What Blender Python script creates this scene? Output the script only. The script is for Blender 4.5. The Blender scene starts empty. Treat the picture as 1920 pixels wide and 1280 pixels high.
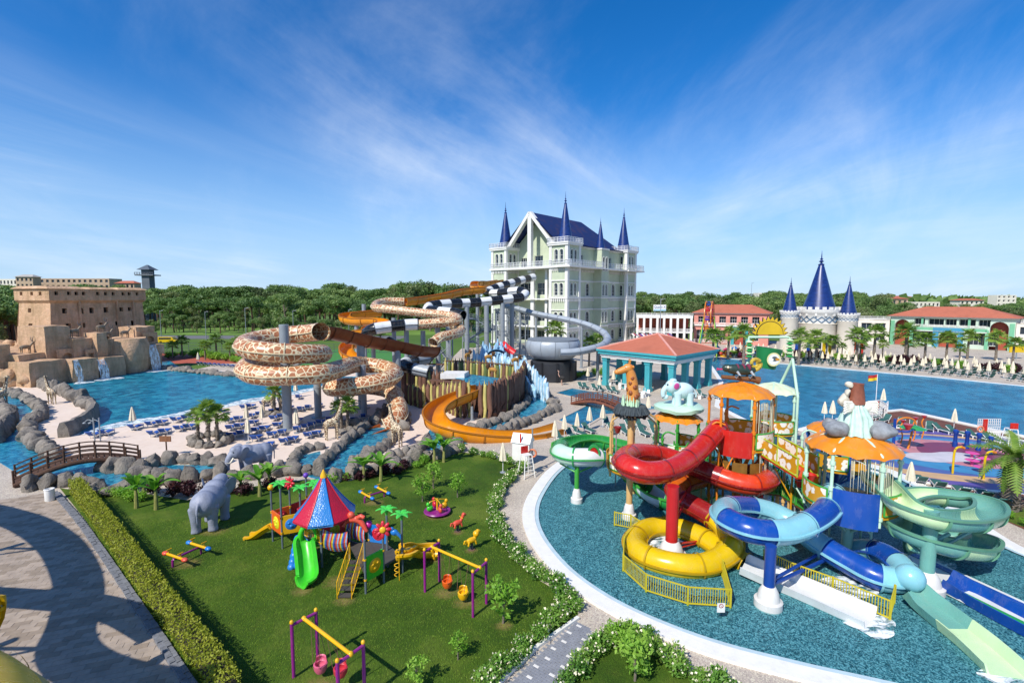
import bpy,bmesh,math,random
import numpy as np
from mathutils import Vector,Matrix,noise
R=math.radians
random.seed(7)
SC=bpy.context.scene
COL=SC.collection
V=Vector
# ---------------------------------------------------------------- camera
FPX,CAMH,Y0=920.0,14.0,558.0            # focal length in photo pixels (1920 wide), eye height, horizon row
PITCH=math.atan((640-Y0)/FPX)
cam=bpy.data.cameras.new('camera');cam.sensor_width=36;cam.lens=FPX/1920*36
cam.clip_start=0.1;cam.clip_end=9000
camo=bpy.data.objects.new('camera',cam);COL.objects.link(camo)
camo.location=(0,0,CAMH);camo.rotation_euler=(R(90)-PITCH,0,0)
SC.camera=camo
# ---------------------------------------------------------------- sun, sky, exposure
SUN_EL,SUN_AZ=R(45),math.atan2(-0.60,-0.80)      # azimuth as direction towards the sun (x = -0.60, y = -0.80)
sdir=V((-0.60*math.cos(SUN_EL),-0.80*math.cos(SUN_EL),math.sin(SUN_EL)))
sun=bpy.data.lights.new('sun','SUN');sun.energy=5.0;sun.angle=R(0.5);sun.color=(1,.95,.87)
suno=bpy.data.objects.new('sun',sun);COL.objects.link(suno)
suno.rotation_euler=(-sdir).to_track_quat('-Z','Y').to_euler();suno.location=(0,0,60)
W=bpy.data.worlds.new('World');SC.world=W;W.use_nodes=True
nt=W.node_tree;nt.nodes.clear()
def wn(t,**k):
 n=nt.nodes.new(t)
 for a,b in k.items():setattr(n,a,b)
 return n
sky=wn('ShaderNodeTexSky',sky_type='NISHITA',sun_disc=False,sun_elevation=SUN_EL,
   sun_rotation=math.atan2(sdir.x,sdir.y),altitude=0,air_density=1.0,dust_density=0.0,ozone_density=4.5)
hsv=wn('ShaderNodeHueSaturation');hsv.inputs['Saturation'].default_value=1.22;hsv.inputs['Value'].default_value=1.06
tint=wn('ShaderNodeMixRGB',blend_type='MULTIPLY');tint.inputs[0].default_value=1;tint.inputs[2].default_value=(.82,.95,1.14,1)
nt.links.new(sky.outputs[0],tint.inputs[1]);nt.links.new(tint.outputs[0],hsv.inputs['Color'])
tc=wn('ShaderNodeTexCoord')
# thin cirrus: streaked noise on a plane high above (direction divided by its height)
sep=wn('ShaderNodeSeparateXYZ');nt.links.new(tc.outputs['Generated'],sep.inputs[0])
def mth(op,a,b=None,clamp=False):
 n=wn('ShaderNodeMath',operation=op,use_clamp=clamp)
 for i,x in enumerate((a,b)):
  if x is None:continue
  if isinstance(x,(int,float)):n.inputs[i].default_value=x
  else:nt.links.new(x,n.inputs[i])
 return n.outputs[0]
zz=mth('ADD',mth('MAXIMUM',sep.outputs[2],0.0),0.16)
cmb=wn('ShaderNodeCombineXYZ')
nt.links.new(mth('DIVIDE',sep.outputs[0],zz),cmb.inputs[0]);nt.links.new(mth('DIVIDE',sep.outputs[1],zz),cmb.inputs[1])
def cloud(scale,rot,stretch,detail,rough,lo,hi,off,dist=0.6):
 m0=wn('ShaderNodeMapping');m0.inputs['Rotation'].default_value=(0,0,rot);nt.links.new(cmb.outputs[0],m0.inputs[0])
 mp=wn('ShaderNodeMapping');mp.inputs['Scale'].default_value=(stretch,1,1);mp.inputs['Location'].default_value=off
 nt.links.new(m0.outputs[0],mp.inputs[0])
 nz=wn('ShaderNodeTexNoise');nz.inputs['Scale'].default_value=scale;nz.inputs['Detail'].default_value=detail
 nz.inputs['Roughness'].default_value=rough;nz.inputs['Distortion'].default_value=dist
 nt.links.new(mp.outputs[0],nz.inputs['Vector'])
 mr=wn('ShaderNodeMapRange',interpolation_type='SMOOTHSTEP');mr.inputs[1].default_value=lo;mr.inputs[2].default_value=hi
 nt.links.new(nz.outputs[0],mr.inputs[0]);return mr.outputs[0]
c1=cloud(1.0,R(-62),.34,9,.62,.38,.9,(1.2,7.4,0),.7)
c2=cloud(.42,R(20),.9,3,.5,.34,.60,(3.3,6.0,0),.3)
c3=cloud(.62,R(-105),.42,9,.64,.42,.84,(8.7,5.1,0),.7)
cl=mth('ADD',mth('MULTIPLY',c1,c2),mth('MULTIPLY',c3,.55),True)
cl=mth('MULTIPLY',cl,.56)
mixc=wn('ShaderNodeMixRGB');mixc.inputs[2].default_value=(7.4,8.0,8.8,1)
hz=wn('ShaderNodeMapRange',interpolation_type='SMOOTHSTEP');hz.inputs[1].default_value=-.02;hz.inputs[2].default_value=.36;hz.inputs[3].default_value=.85;hz.inputs[4].default_value=0
nt.links.new(sep.outputs[2],hz.inputs[0])
pale=wn('ShaderNodeMixRGB');pale.inputs[2].default_value=(3.7,5.4,7.5,1)      # humid coastal air: pale blue low down, all round
nt.links.new(hz.outputs[0],pale.inputs[0]);nt.links.new(hsv.outputs[0],pale.inputs[1])
nt.links.new(cl,mixc.inputs[0]);nt.links.new(pale.outputs[0],mixc.inputs[1])
bg=wn('ShaderNodeBackground');bg.inputs[1].default_value=0.12
nt.links.new(mixc.outputs[0],bg.inputs[0])
wo=wn('ShaderNodeOutputWorld');nt.links.new(bg.outputs[0],wo.inputs[0])
SC.view_settings.view_transform='Standard';SC.view_settings.look='None'
SC.view_settings.exposure=0.12;SC.view_settings.gamma=1.0
SC.cycles.max_bounces=6;SC.cycles.diffuse_bounces=3;SC.cycles.glossy_bounces=3
SC.cycles.transparent_max_bounces=8;SC.cycles.use_denoising=True
# ---------------------------------------------------------------- places: ground points and sight lines measured off the site photo
CF=V((0,math.cos(PITCH),-math.sin(PITCH)));CU=V((0,math.sin(PITCH),math.cos(PITCH)));CR=V((1,0,0))
def ray(px,py):return CR*((px-960)/FPX)+CU*((640-py)/FPX)+CF
def G(px,py,z=0.0):
 d=ray(px,py);t=(z-CAMH)/d.z;return V((d.x*t,d.y*t,z))
def D(px,py,Y):
 d=ray(px,py);t=Y/d.y;return V((d.x*t,Y,CAMH+d.z*t))
def ZB(py):return G(960,py).y
# ---------------------------------------------------------------- objects
def tag(o,label=None,cat=None,group=None,kind=None):
 if label:o['label']=label
 if cat:o['category']=cat
 if group:o['group']=group
 if kind:o['kind']=kind
 return o
def thing(name,label,cat,loc=(0,0,0),rz=0.0,group=None,s=1.0):
 o=bpy.data.objects.new(name,None);o.empty_display_size=.3;COL.objects.link(o)
 o.location=loc;o.rotation_euler=(0,0,rz);o.scale=(s,s,s)
 return tag(o,label,cat,group)
def kids(o):return [c for c in o.children]
def copy_tree(o,parent=None):
 c=o.copy();COL.objects.link(c);c.parent=parent
 for ch in kids(o):copy_tree(ch,c)
 return c
def nth(i):i += 1;return '%d%s' % (i,'th' if 10 <= i % 100 <= 20 else {1:'st',2:'nd',3:'rd'}.get(i % 10,'th'))
def place(proto,loc,rz=0.0,s=1.0,label=None,group=None,first=False):
 o=proto if first else copy_tree(proto)
 o.location=loc;o.rotation_euler=(0,0,rz);o.scale=(s,s,s) if not hasattr(s,'__len__') else s
 if label:o['label']=label
 if group:o['group']=group
 return o
class MB:
 def __init__(s):s.v=[];s.f=[];s.m=[]
 def add(s,vs,fs,mi=0):
  o=len(s.v);s.v.extend([tuple(v) for v in vs])
  for f in fs:s.f.append(tuple(i+o for i in f));s.m.append(mi)
  return s
 def box(s,c,d,rz=0.0,mi=0,M=None):
  x,y,z=d[0]/2,d[1]/2,d[2]/2
  vs=[V((a*x,b*y,e*z)) for e in (-1,1) for b in (-1,1) for a in (-1,1)]
  if M is None:M=Matrix.Rotation(rz,3,'Z')
  c=V(c);vs=[M @ v+c for v in vs]
  return s.add(vs,[(0,2,3,1),(4,5,7,6),(0,1,5,4),(2,6,7,3),(0,4,6,2),(1,3,7,5)],mi)
 def bar(s,p,q,r,n=8,r2=None,mi=0,cap=True):
  p,q=V(p),V(q);r2=r if r2 is None else r2
  t=(q-p).normalized();a=t.orthogonal().normalized();b=t.cross(a)
  vs=[]
  for c,rr in ((p,r),(q,r2)):
   for i in range(n):
    an=2*math.pi*i/n;vs.append(c+(a*math.cos(an)+b*math.sin(an))*rr)
  fs=[(i,(i+1) % n,n+(i+1) % n,n+i) for i in range(n)]
  if cap:fs += [tuple(range(n-1,-1,-1)),tuple(range(n,2*n))]
  return s.add(vs,fs,mi)
 def beam(s,p,q,w,h,mi=0,up=V((0,0,1))):
  p,q=V(p),V(q);t=(q-p);L=t.length;t.normalize()
  sd=t.cross(up)
  if sd.length < 1e-4:sd=V((1,0,0))
  sd.normalize();u=sd.cross(t)
  M=Matrix((sd,t,u)).transposed()
  return s.box((p+q)/2,(w,L,h),M=M,mi=mi)
 def pipe(s,pts,r,n=8,mi=0,cap=True,rs=None):
  fr=frames(pts);vs=[]
  for k,(p,S,N,T) in enumerate(fr):
   rr=rs[k] if rs else r
   for i in range(n):
    an=2*math.pi*i/n;vs.append(p+(S*math.cos(an)+N*math.sin(an))*rr)
  fs=[]
  for k in range(len(fr)-1):
   for i in range(n):fs.append((k*n+i,k*n+(i+1) % n,(k+1)*n+(i+1) % n,(k+1)*n+i))
  if cap:fs += [tuple(range(n-1,-1,-1)),tuple(range((len(fr)-1)*n,len(fr)*n))]
  return s.add(vs,fs,mi)
 def sweep(s,fr,prof,mi=0,closed=True,cap=True):
  n=len(prof);vs=[p+S*a+N*b for (p,S,N,T) in fr for (a,b) in prof];fs=[]
  m=n if closed else n-1
  for k in range(len(fr)-1):
   for i in range(m):fs.append((k*n+i,k*n+(i+1) % n,(k+1)*n+(i+1) % n,(k+1)*n+i))
  if cap and closed:fs += [tuple(range(n-1,-1,-1)),tuple(range((len(fr)-1)*n,len(fr)*n))]
  return s.add(vs,fs,mi)
 def lathe(s,prof,c=(0,0,0),n=16,mi=0,a0=0.0,a1=2*math.pi):
  c=V(c);full=abs(a1-a0-2*math.pi) < 1e-5;k=n if full else n+1
  vs=[c+V((r*math.cos(a0+(a1-a0)*i/n),r*math.sin(a0+(a1-a0)*i/n),z)) for (r,z) in prof for i in range(k)]
  fs=[]
  for j in range(len(prof)-1):
   for i in range(n):fs.append((j*k+i,j*k+(i+1) % k,(j+1)*k+(i+1) % k,(j+1)*k+i))
  if full:
   if prof[0][0] > 1e-4:fs.append(tuple(range(n-1,-1,-1)))
   if prof[-1][0] > 1e-4:fs.append(tuple(range((len(prof)-1)*n,len(prof)*n)))
  return s.add(vs,fs,mi)
 def prism(s,poly,z0,z1,mi=0,taper=None):
  n=len(poly);top=poly if taper is None else taper
  vs=[(p[0],p[1],z0) for p in poly]+[(p[0],p[1],z1) for p in top]
  return s.add(vs,[tuple(range(n-1,-1,-1)),tuple(range(n,2*n))]+[(i,(i+1) % n,n+(i+1) % n,n+i) for i in range(n)],mi)
 def ell(s,c,r,nu=12,nv=8,M=None,mi=0):
  c=V(c);M=M or Matrix.Identity(3)
  if not hasattr(r,'__len__'):r=(r,r,r)
  vs=[c+M @ V((0,0,-r[2]))]
  for j in range(1,nv):
   p=-math.pi/2+math.pi*j/nv
   for i in range(nu):
    a=2*math.pi*i/nu
    vs.append(c+M @ V((r[0]*math.cos(p)*math.cos(a),r[1]*math.cos(p)*math.sin(a),r[2]*math.sin(p))))
  vs.append(c+M @ V((0,0,r[2])));L=len(vs)-1
  fs=[(0,1+(i+1) % nu,1+i) for i in range(nu)]
  for j in range(nv-2):
   for i in range(nu):fs.append((1+j*nu+i,1+j*nu+(i+1) % nu,1+(j+1)*nu+(i+1) % nu,1+(j+1)*nu+i))
  fs += [(1+(nv-2)*nu+i,1+(nv-2)*nu+(i+1) % nu,L) for i in range(nu)]
  return s.add(vs,fs,mi)
 def sheet(s,pts,mi=0):return s.add(pts,[tuple(range(len(pts)))],mi)
 def jitter(s,amp,fr,seed=0):
  o=V((seed*7.3,seed*3.1,seed*1.7))
  s.v=[tuple(V(v)+noise.noise_vector(V(v)*fr+o)*amp) for v in s.v];return s
 def build(s,name,mats,parent=None,smooth=40,local=False,kind=None):
  me=bpy.data.meshes.new(name);me.from_pydata(s.v,[],s.f)
  for m in (mats if isinstance(mats,(list,tuple)) else [mats]):me.materials.append(m)
  if any(s.m):me.polygons.foreach_set('material_index',s.m)
  if smooth:
   me.polygons.foreach_set('use_smooth',[True]*len(s.f));me.set_sharp_from_angle(angle=R(smooth))
  me.update()
  o=bpy.data.objects.new(name,me);COL.objects.link(o)
  if parent is not None:
   o.parent=parent
   if not local:
    w=V((0,0,0));q=parent
    while q:w += q.location;q=q.parent
    o.location=-w
  if kind:o['kind']=kind
  return o
def frames(pts,up=V((0,0,1))):
 out=[];n=len(pts);pts=[V(p) for p in pts];pS=None
 for k in range(n):
  t=pts[min(k+1,n-1)]-pts[max(k-1,0)]
  if t.length < 1e-6:t=V((0,1,0))
  t.normalize();S=t.cross(up)
  if S.length < .08:S=pS.copy() if pS else t.orthogonal()
  S.normalize()
  if pS is not None and S.dot(pS) <-.3 and abs(t.z) > .9:S=-S
  pS=S;out.append((pts[k],S,S.cross(t).normalized(),t))
 return out
def spl(pts,n=8,closed=False):
 P=[V(p) for p in pts];L=len(P);out=[]
 for i in range(L if closed else L-1):
  if closed:a,b,c,d=P[i-1],P[i],P[(i+1) % L],P[(i+2) % L]
  else:a,b,c,d=P[max(i-1,0)],P[i],P[i+1],P[min(i+2,L-1)]
  for k in range(n):
   t=k/n;t2=t*t;t3=t2*t
   out.append(.5*((2*b)+(c-a)*t+(2*a-5*b+4*c-d)*t2+(3*b-a-3*c+d)*t3))
 if not closed:out.append(P[-1])
 return out
def resample(pts,step):
 out=[pts[0].copy()];acc=0.0
 tot=sum((pts[i+1]-pts[i]).length for i in range(len(pts)-1));k=max(2,round(tot/step));st=tot/k;nxt=st
 for i in range(len(pts)-1):
  a,b=pts[i],pts[i+1];L=(b-a).length
  while nxt <= acc+L+1e-6 and len(out) < k:
   out.append(a.lerp(b,(nxt-acc)/max(L,1e-9)));nxt += st
  acc += L
 out.append(pts[-1].copy());return out
def helix(c,r,z0,z1,a0,turns,n=24,r1=None):
 r1=r if r1 is None else r1;k=max(4,int(abs(turns)*n));out=[]
 for i in range(k+1):
  t=i/k;a=a0+turns*2*math.pi*t;rr=r+(r1-r)*t
  out.append(V((c[0]+rr*math.cos(a),c[1]+rr*math.sin(a),z0+(z1-z0)*t)))
 return out
def offset_poly(P,d):
 n=len(P);A=sum(P[i].x*P[(i+1) % n].y-P[(i+1) % n].x*P[i].y for i in range(n));sg=1 if A > 0 else -1;out=[]
 for i in range(n):
  t=(P[(i+1) % n]-P[i-1]);t.z=0;t.normalize();out.append(P[i]+V((-t.y,t.x,0))*d*sg)
 return out
# ---------------------------------------------------------------- materials
def lin(c):
 if isinstance(c,str):
  c=c.lstrip('#');c=[int(c[i:i+2],16)/255 for i in (0,2,4)]
  c=[x/12.92 if x <= .04045 else ((x+.055)/1.055) ** 2.4 for x in c]
 return (c[0],c[1],c[2],1)
MATS={}
class NT:
 def __init__(s,name):
  s.m=bpy.data.materials.new(name);s.m.use_nodes=True;s.t=s.m.node_tree;s.t.nodes.clear()
  s.out=s.n('ShaderNodeOutputMaterial');s.b=s.n('ShaderNodeBsdfPrincipled');s.l(s.b.outputs[0],s.out.inputs[0])
  s.tc=s.n('ShaderNodeTexCoord')
 def n(s,t,**k):
  x=s.t.nodes.new(t)
  for a,b in k.items():setattr(x,a,b)
  return x
 def l(s,a,b):s.t.links.new(a,b)
 def set(s,node,**k):
  for a,b in k.items():
   sock=node.inputs[a.replace('_',' ')]
   if hasattr(b,'is_linked') or hasattr(b,'links'):s.l(b,sock)
   else:sock.default_value=b
  return node
 def co(s,kind='Object',scale=(1,1,1),rot=(0,0,0),loc=(0,0,0)):
  if kind == 'World':
   g=s.n('ShaderNodeNewGeometry');src=g.outputs['Position']
  else:src=s.tc.outputs[kind]
  mp=s.n('ShaderNodeMapping');mp.inputs['Scale'].default_value=scale;mp.inputs['Rotation'].default_value=rot;mp.inputs['Location'].default_value=loc
  s.l(src,mp.inputs[0]);return mp.outputs[0]
 def noise(s,co,scale,detail=3,rough=.55,dist=0.0):
  x=s.n('ShaderNodeTexNoise');s.l(co,x.inputs['Vector']);x.inputs['Scale'].default_value=scale;x.inputs['Detail'].default_value=detail
  x.inputs['Roughness'].default_value=rough;x.inputs['Distortion'].default_value=dist;return x.outputs[0]
 def vor(s,co,scale,feature='F1',out='Distance',rnd=1.0):
  x=s.n('ShaderNodeTexVoronoi',feature=feature);s.l(co,x.inputs['Vector']);x.inputs['Scale'].default_value=scale
  x.inputs['Randomness'].default_value=rnd;return x.outputs[out]
 def ramp(s,fac,stops,interp='LINEAR'):
  x=s.n('ShaderNodeValToRGB');x.color_ramp.interpolation=interp;e=x.color_ramp.elements
  while len(e) < len(stops):e.new(.5)
  for i,(p,c) in enumerate(stops):e[i].position=p;e[i].color=lin(c)
  s.l(fac,x.inputs[0]);return x.outputs[0]
 def mix(s,fac,a,b,mode='MIX'):
  x=s.n('ShaderNodeMixRGB',blend_type=mode)
  for i,q in enumerate((fac,a,b)):
   if isinstance(q,(int,float)):x.inputs[i].default_value=q if i == 0 else (q,q,q,1)
   elif isinstance(q,(str,tuple,list)):x.inputs[i].default_value=lin(q)
   else:s.l(q,x.inputs[i])
  return x.outputs[0]
 def math(s,op,a,b=0.0):
  x=s.n('ShaderNodeMath',operation=op)
  for i,q in enumerate((a,b)):
   if isinstance(q,(int,float)):x.inputs[i].default_value=q
   else:s.l(q,x.inputs[i])
  return x.outputs[0]
 def bump(s,h,strength=.3,dist=.05):
  x=s.n('ShaderNodeBump');x.inputs['Strength'].default_value=strength;x.inputs['Distance'].default_value=dist
  s.l(h,x.inputs['Height']);s.l(x.outputs[0],s.b.inputs['Normal']);return x
 def base(s,c,rough=.6,spec=.5,metal=0.0):
  if isinstance(c,(str,tuple,list)):s.b.inputs['Base Color'].default_value=lin(c)
  else:s.l(c,s.b.inputs['Base Color'])
  s.b.inputs['Roughness'].default_value=rough;s.b.inputs['Specular IOR Level'].default_value=spec;s.b.inputs['Metallic'].default_value=metal
  return s
def P(name,c,rough=.5,var=.12,vs=1.2,spec=.5,metal=0.0,bump=0.0,bs=8.0,dirt=0.0):
 """plain coloured surface with slight unevenness in tone and gloss"""
 if name in MATS:return MATS[name]
 t=NT(name);co=t.co('World');nz=t.noise(co,vs,5,.6)
 col=t.mix(1.0,c,t.ramp(nz,[(.3,(1-var,)*3),(.7,(1+var*.5,)*3)]),'MULTIPLY')
 if dirt:
  d=t.noise(t.co('World',(1,1,.25)),2.3,6,.7)
  col=t.mix(t.math('MULTIPLY',t.ramp(d,[(.5,'#000000'),(.75,'#ffffff')]),dirt),col,'#5a4c3c')
 t.base(col,rough,spec,metal)
 t.l(t.math('ADD',t.math('MULTIPLY',nz,.25),rough-.12),t.b.inputs['Roughness'])
 if bump:t.bump(t.noise(co,bs,4),bump,.04)
 MATS[name]=t.m;return t.m
def gloss(name,c,rough=.22,dirt=.08):
 """sun-bleached fibreglass: coat over slightly blotchy colour"""
 if name in MATS:return MATS[name]
 t=NT(name);co=t.co('World');nz=t.noise(co,.9,4)
 col=t.mix(1.0,c,t.ramp(nz,[(.3,(.86,)*3),(.7,(1.04,)*3)]),'MULTIPLY')
 d=t.noise(t.co('World',(1,1,.35)),3.1,6,.7)
 col=t.mix(t.math('MULTIPLY',t.ramp(d,[(.5,'#000000'),(.8,'#ffffff')]),dirt*2),col,'#a89c88')
 t.base(col,rough,.5);t.l(t.math('ADD',t.math('MULTIPLY',d,.3),rough-.1),t.b.inputs['Roughness'])
 MATS[name]=t.m;return t.m
# ================================================================ ground, pools, paths
def struct(name,mb,m,smooth=0):return tag(mb.build(name,m,smooth=smooth),kind='structure')
def gp(pts,z=0.0,smooth=0):
 Q=[G(a,b) for a,b in pts]
 if smooth:Q=spl(Q,smooth,True)
 return [V((q.x,q.y,z)) for q in Q]
def inpoly(x,y,Pp):
 c=False;n=len(Pp)
 for i in range(n):
  a,b=Pp[i],Pp[i-1]
  if (a[1] > y) != (b[1] > y) and x < (b[0]-a[0])*(y-a[1])/(b[1]-a[1])+a[0]:c=not c
 return c
def m_terrain():
 t=NT('terrain_grass');co=t.co('World');a=t.noise(co,.02,5);b=t.noise(co,.3,5)
 t.base(t.mix(b,t.ramp(a,[(.35,'#3f5a26'),(.55,'#5c7433'),(.7,'#7b7a4a')]),'#4d6a2c'),.9,.2);return t.m
def m_lawn():
 t=NT('lawn_grass');co=t.co('World');big=t.noise(co,.22,4,.6);mid=t.noise(co,1.6,6,.7);fine=t.noise(t.co('World',(1,1,1)),34,3,.7)
 streak=t.noise(t.co('World',(6,1.2,1),(0,0,R(30))),3.2,4,.65)
 c=t.ramp(big,[(.3,'#567622'),(.5,'#73922f'),(.66,'#a0ad52')])
 c=t.mix(t.ramp(mid,[(.5,'#000000'),(.82,'#aaaaaa')]),c,'#a8a052')
 c=t.mix(.7,c,t.ramp(streak,[(.3,'#455f1c'),(.7,'#8ea446')]),'OVERLAY')
 c=t.mix(.7,c,t.ramp(fine,[(.3,'#555555'),(.7,'#b5b5b5')]),'OVERLAY')
 t.base(c,.85,.25);t.bump(t.math('ADD',fine,streak),.9,.06);return t.m
def m_deck():
 t=NT('speckled_concrete');co=t.co('World');a=t.noise(co,.25,5);sb=t.n('ShaderNodeRGBToBW');t.l(t.vor(co,22,'F1','Color'),sb.inputs[0]);s=sb.outputs[0];f=t.noise(co,60,2)
 c=t.ramp(a,[(.3,'#bdb3a5'),(.7,'#d0c7ba')])
 c=t.mix(.35,c,s,'OVERLAY');c=t.mix(.5,c,t.ramp(f,[(.3,'#5a5a5a'),(.7,'#a8a8a8')]),'OVERLAY')
 st=t.noise(co,.9,6,.7);c=t.mix(t.math('MULTIPLY',t.ramp(st,[(.55,'#000000'),(.8,'#ffffff')]),.25),c,'#857868')
 t.base(c,.8,.3);t.bump(f,.3,.01);return t.m
def m_sand():
 t=NT('pale_sand');co=t.co('World');a=t.noise(co,.3,5);f=t.noise(co,9,6,.7);g=t.noise(co,1.8,4)
 c=t.mix(f,t.ramp(a,[(.3,'#d3bfae'),(.7,'#e2d1c2')]),'#dac8b8');c=t.mix(t.math('MULTIPLY',t.ramp(g,[(.5,'#000000'),(.75,'#ffffff')]),.35),c,'#bfa891')
 t.base(c,.9,.2);t.bump(t.math('ADD',f,g),.5,.05);return t.m
def m_floor(name,c0,c1,c2,sc,rip=.35):
 t=NT(name);co=t.co('World');w=t.noise(co,1.3,4,.6)
 cov=t.n('ShaderNodeVectorMath',operation='ADD');d=t.n('ShaderNodeTexNoise');d.inputs['Scale'].default_value=2.6;t.l(co,d.inputs['Vector'])
 sv=t.n('ShaderNodeVectorMath',operation='SCALE');sv.inputs['Scale'].default_value=rip;t.l(d.outputs['Color'],sv.inputs[0])
 t.l(co,cov.inputs[0]);t.l(sv.outputs[0],cov.inputs[1])
 v=t.vor(cov.outputs[0],sc,'F1','Color');bw=t.n('ShaderNodeRGBToBW');t.l(v,bw.inputs[0])
 c=t.ramp(bw.outputs[0],[(.18,c0),(.45,c1),(.74,c2)]);c=t.mix(.5,c,t.ramp(w,[(.3,'#606060'),(.7,'#a0a0a0')]),'OVERLAY')
 t.base(c,.5,.3);return t.m
def m_water(name,tint,wave,amp,rough=.03):
 t=NT(name);co=t.co('World');h=t.math('ADD',t.noise(t.co('World',(1,1.6,1)),wave,4,.6,.5),t.math('MULTIPLY',t.noise(co,wave*3.3,3),.5))
 bp=t.n('ShaderNodeBump');bp.inputs['Strength'].default_value=amp;bp.inputs['Distance'].default_value=.12;t.l(h,bp.inputs['Height'])
 fr=t.n('ShaderNodeFresnel');fr.inputs[0].default_value=1.33;t.l(bp.outputs[0],fr.inputs['Normal'])
 gl=t.n('ShaderNodeBsdfGlossy');gl.inputs['Roughness'].default_value=rough;t.l(bp.outputs[0],gl.inputs['Normal'])
 tr=t.n('ShaderNodeBsdfTransparent');tr.inputs[0].default_value=lin(tint)
 mx=t.n('ShaderNodeMixShader');t.l(t.math('MULTIPLY',fr.outputs[0],.27),mx.inputs[0]);t.l(tr.outputs[0],mx.inputs[1]);t.l(gl.outputs[0],mx.inputs[2])
 t.l(mx.outputs[0],t.out.inputs[0]);return t.m
def m_foam():
 t=NT('white_foam');co=t.co('World',(1,2.2,1));h=t.noise(co,1.1,7,.7,.6);t.base('#e8f0f2',.7,.3)
 tr=t.n('ShaderNodeBsdfTransparent');mx=t.n('ShaderNodeMixShader')
 t.l(t.ramp(h,[(.42,'#000000'),(.56,'#ffffff')]),mx.inputs[0]);t.l(tr.outputs[0],mx.inputs[1]);t.l(t.b.outputs[0],mx.inputs[2]);t.l(mx.outputs[0],t.out.inputs[0]);return t.m
def m_planks():
 t=NT('deck_boards');co=t.co('World',rot=(0,0,R(12)));w=t.n('ShaderNodeTexBrick');t.l(co,w.inputs[0])
 w.inputs['Scale'].default_value=1;w.inputs['Brick Width'].default_value=2.4;w.inputs['Row Height'].default_value=.16;w.inputs['Mortar Size'].default_value=.012
 w.inputs['Color1'].default_value=lin('#8a5a44');w.inputs['Color2'].default_value=lin('#74483a');w.inputs['Mortar'].default_value=lin('#3c2720')
 c=t.mix(.4,w.outputs[0],t.ramp(t.noise(co,2.5,5),[(.3,'#606060'),(.7,'#a0a0a0')]),'OVERLAY');t.base(c,.7,.3);return t.m
M_DECK,M_SAND,M_LAWN=m_deck(),m_sand(),m_lawn()
M_WHITE=P('white_paint','#e6e4de',.45,.06,2.0,dirt=.12)
M_WATER_S=m_water('splash_water','#d3eef0',2.6,.4);M_WATER_D=m_water('pool_water_surface','#b9e4ec',1.5,.6);M_FOAM=m_foam()
M_FLOOR_MOS=m_floor('mosaic_pool_floor','#37636f','#5a8e9b','#a4cace',20)
M_FLOOR_BLUE=m_floor('blue_pool_floor','#1a86a2','#2fa6bc','#68c8d0',1.1,1.2)
M_FLOOR_RIVER=m_floor('river_floor','#2585a6','#3fabc6','#86d2dc',3.0,.8)
M_FLOOR_MAIN=m_floor('main_pool_floor','#2588aa','#38a4c0','#5cbed0',.8,1.5)
struct('terrain',MB().sheet([(-4000,-60,-.03),(4000,-60,-.03),(4000,6000,-.03),(-4000,6000,-.03)]),m_terrain())
struct('deck_paving',MB().sheet([(-62,-8,0),(170,-8,0),(170,150,0),(20,165,0),(-14,135,0),(-14,104,0),(-62,104,0)]),M_DECK)
struct('beach_sand',MB().sheet(gp([(-30,715),(120,706),(500,692),(660,688),(770,702),(860,760),(905,800),(880,815),(800,838),(640,884),(420,888),(250,895),(100,866),(-30,866)],.006)),M_SAND)
def pool(name,poly,fm,wm,zf=.012,zw=.05):
 struct(name+'_floor',MB().sheet([V((p.x,p.y,zf)) for p in poly]),fm)
 return struct(name+'_water',MB().sheet([V((p.x,p.y,zw)) for p in poly]),wm)
wave_px=[(148,816),(176,775),(172,757),(140,738),(100,715),(200,690),(318,676),(340,690),(470,701),(620,706),(700,706),(652,718),(590,731),(545,741),(480,752),(400,768),(320,782),(230,799)]
pool('wave_pool',gp(wave_px),M_FLOOR_BLUE,M_WATER_D)
fe=[G(a,b) for a,b in [(148,817),(230,800),(320,783),(400,769),(480,753),(545,742),(590,732),(652,719),(700,707)]]
fe=resample(spl(fe,6),.8);fb=MB();n=len(fe)
wid=[3.0+1.6*noise.noise(V((i*.17,0,0))) for i in range(n)]
fb.add([V((p.x,p.y,.058)) for p in fe]+[V((p.x-.25*w,p.y+w,.058)) for p,w in zip(fe,wid)],[(i,i+1,n+i+1,n+i) for i in range(n-1)])
tag(fb.build('wave_foam',M_FOAM,smooth=0),'white foam where the wave pool runs onto the sand','foam',kind='stuff')
pool('lazy_river',gp([(-60,712),(20,733),(50,750),(64,765),(48,785),(42,803),(58,830),(92,852),(185,866),(250,882),(290,872),(400,872),(408,884),(330,897),(235,915),(150,908),(80,913),(20,880),(-60,830)]),M_FLOOR_RIVER,M_WATER_D,.012,.06)
pool('plunge_pool',gp([(602,876),(640,838),(685,802),(720,802),(738,812),(724,836),(668,866),(664,890),(600,900),(552,886),(560,856),(600,846)]),M_FLOOR_RIVER,M_WATER_D,.012,.06)
pool('tower_river',gp([(815,800),(900,806),(930,797),(965,780),(990,757),(984,728),(1003,735),(1022,748),(1024,762),(1002,777),(972,791),(942,806),(860,835),(800,840)],0,4),M_FLOOR_RIVER,M_WATER_D,.012,.06)
pool('deck_pool',gp([(1045,788),(1096,762),(1102,751),(1040,737),(1074,728),(1150,741),(1240,766),(1182,773),(1136,778),(1092,804)]),M_FLOOR_MAIN,M_WATER_D,.012,.055)
main_px=[(1318,667),(1430,679),(1600,694),(1760,708),(1920,724),(2300,758),(2300,880),(1920,818),(1690,768),(1612,776),(1500,806),(1400,790),(1345,762),(1352,716),(1335,690)]
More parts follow.
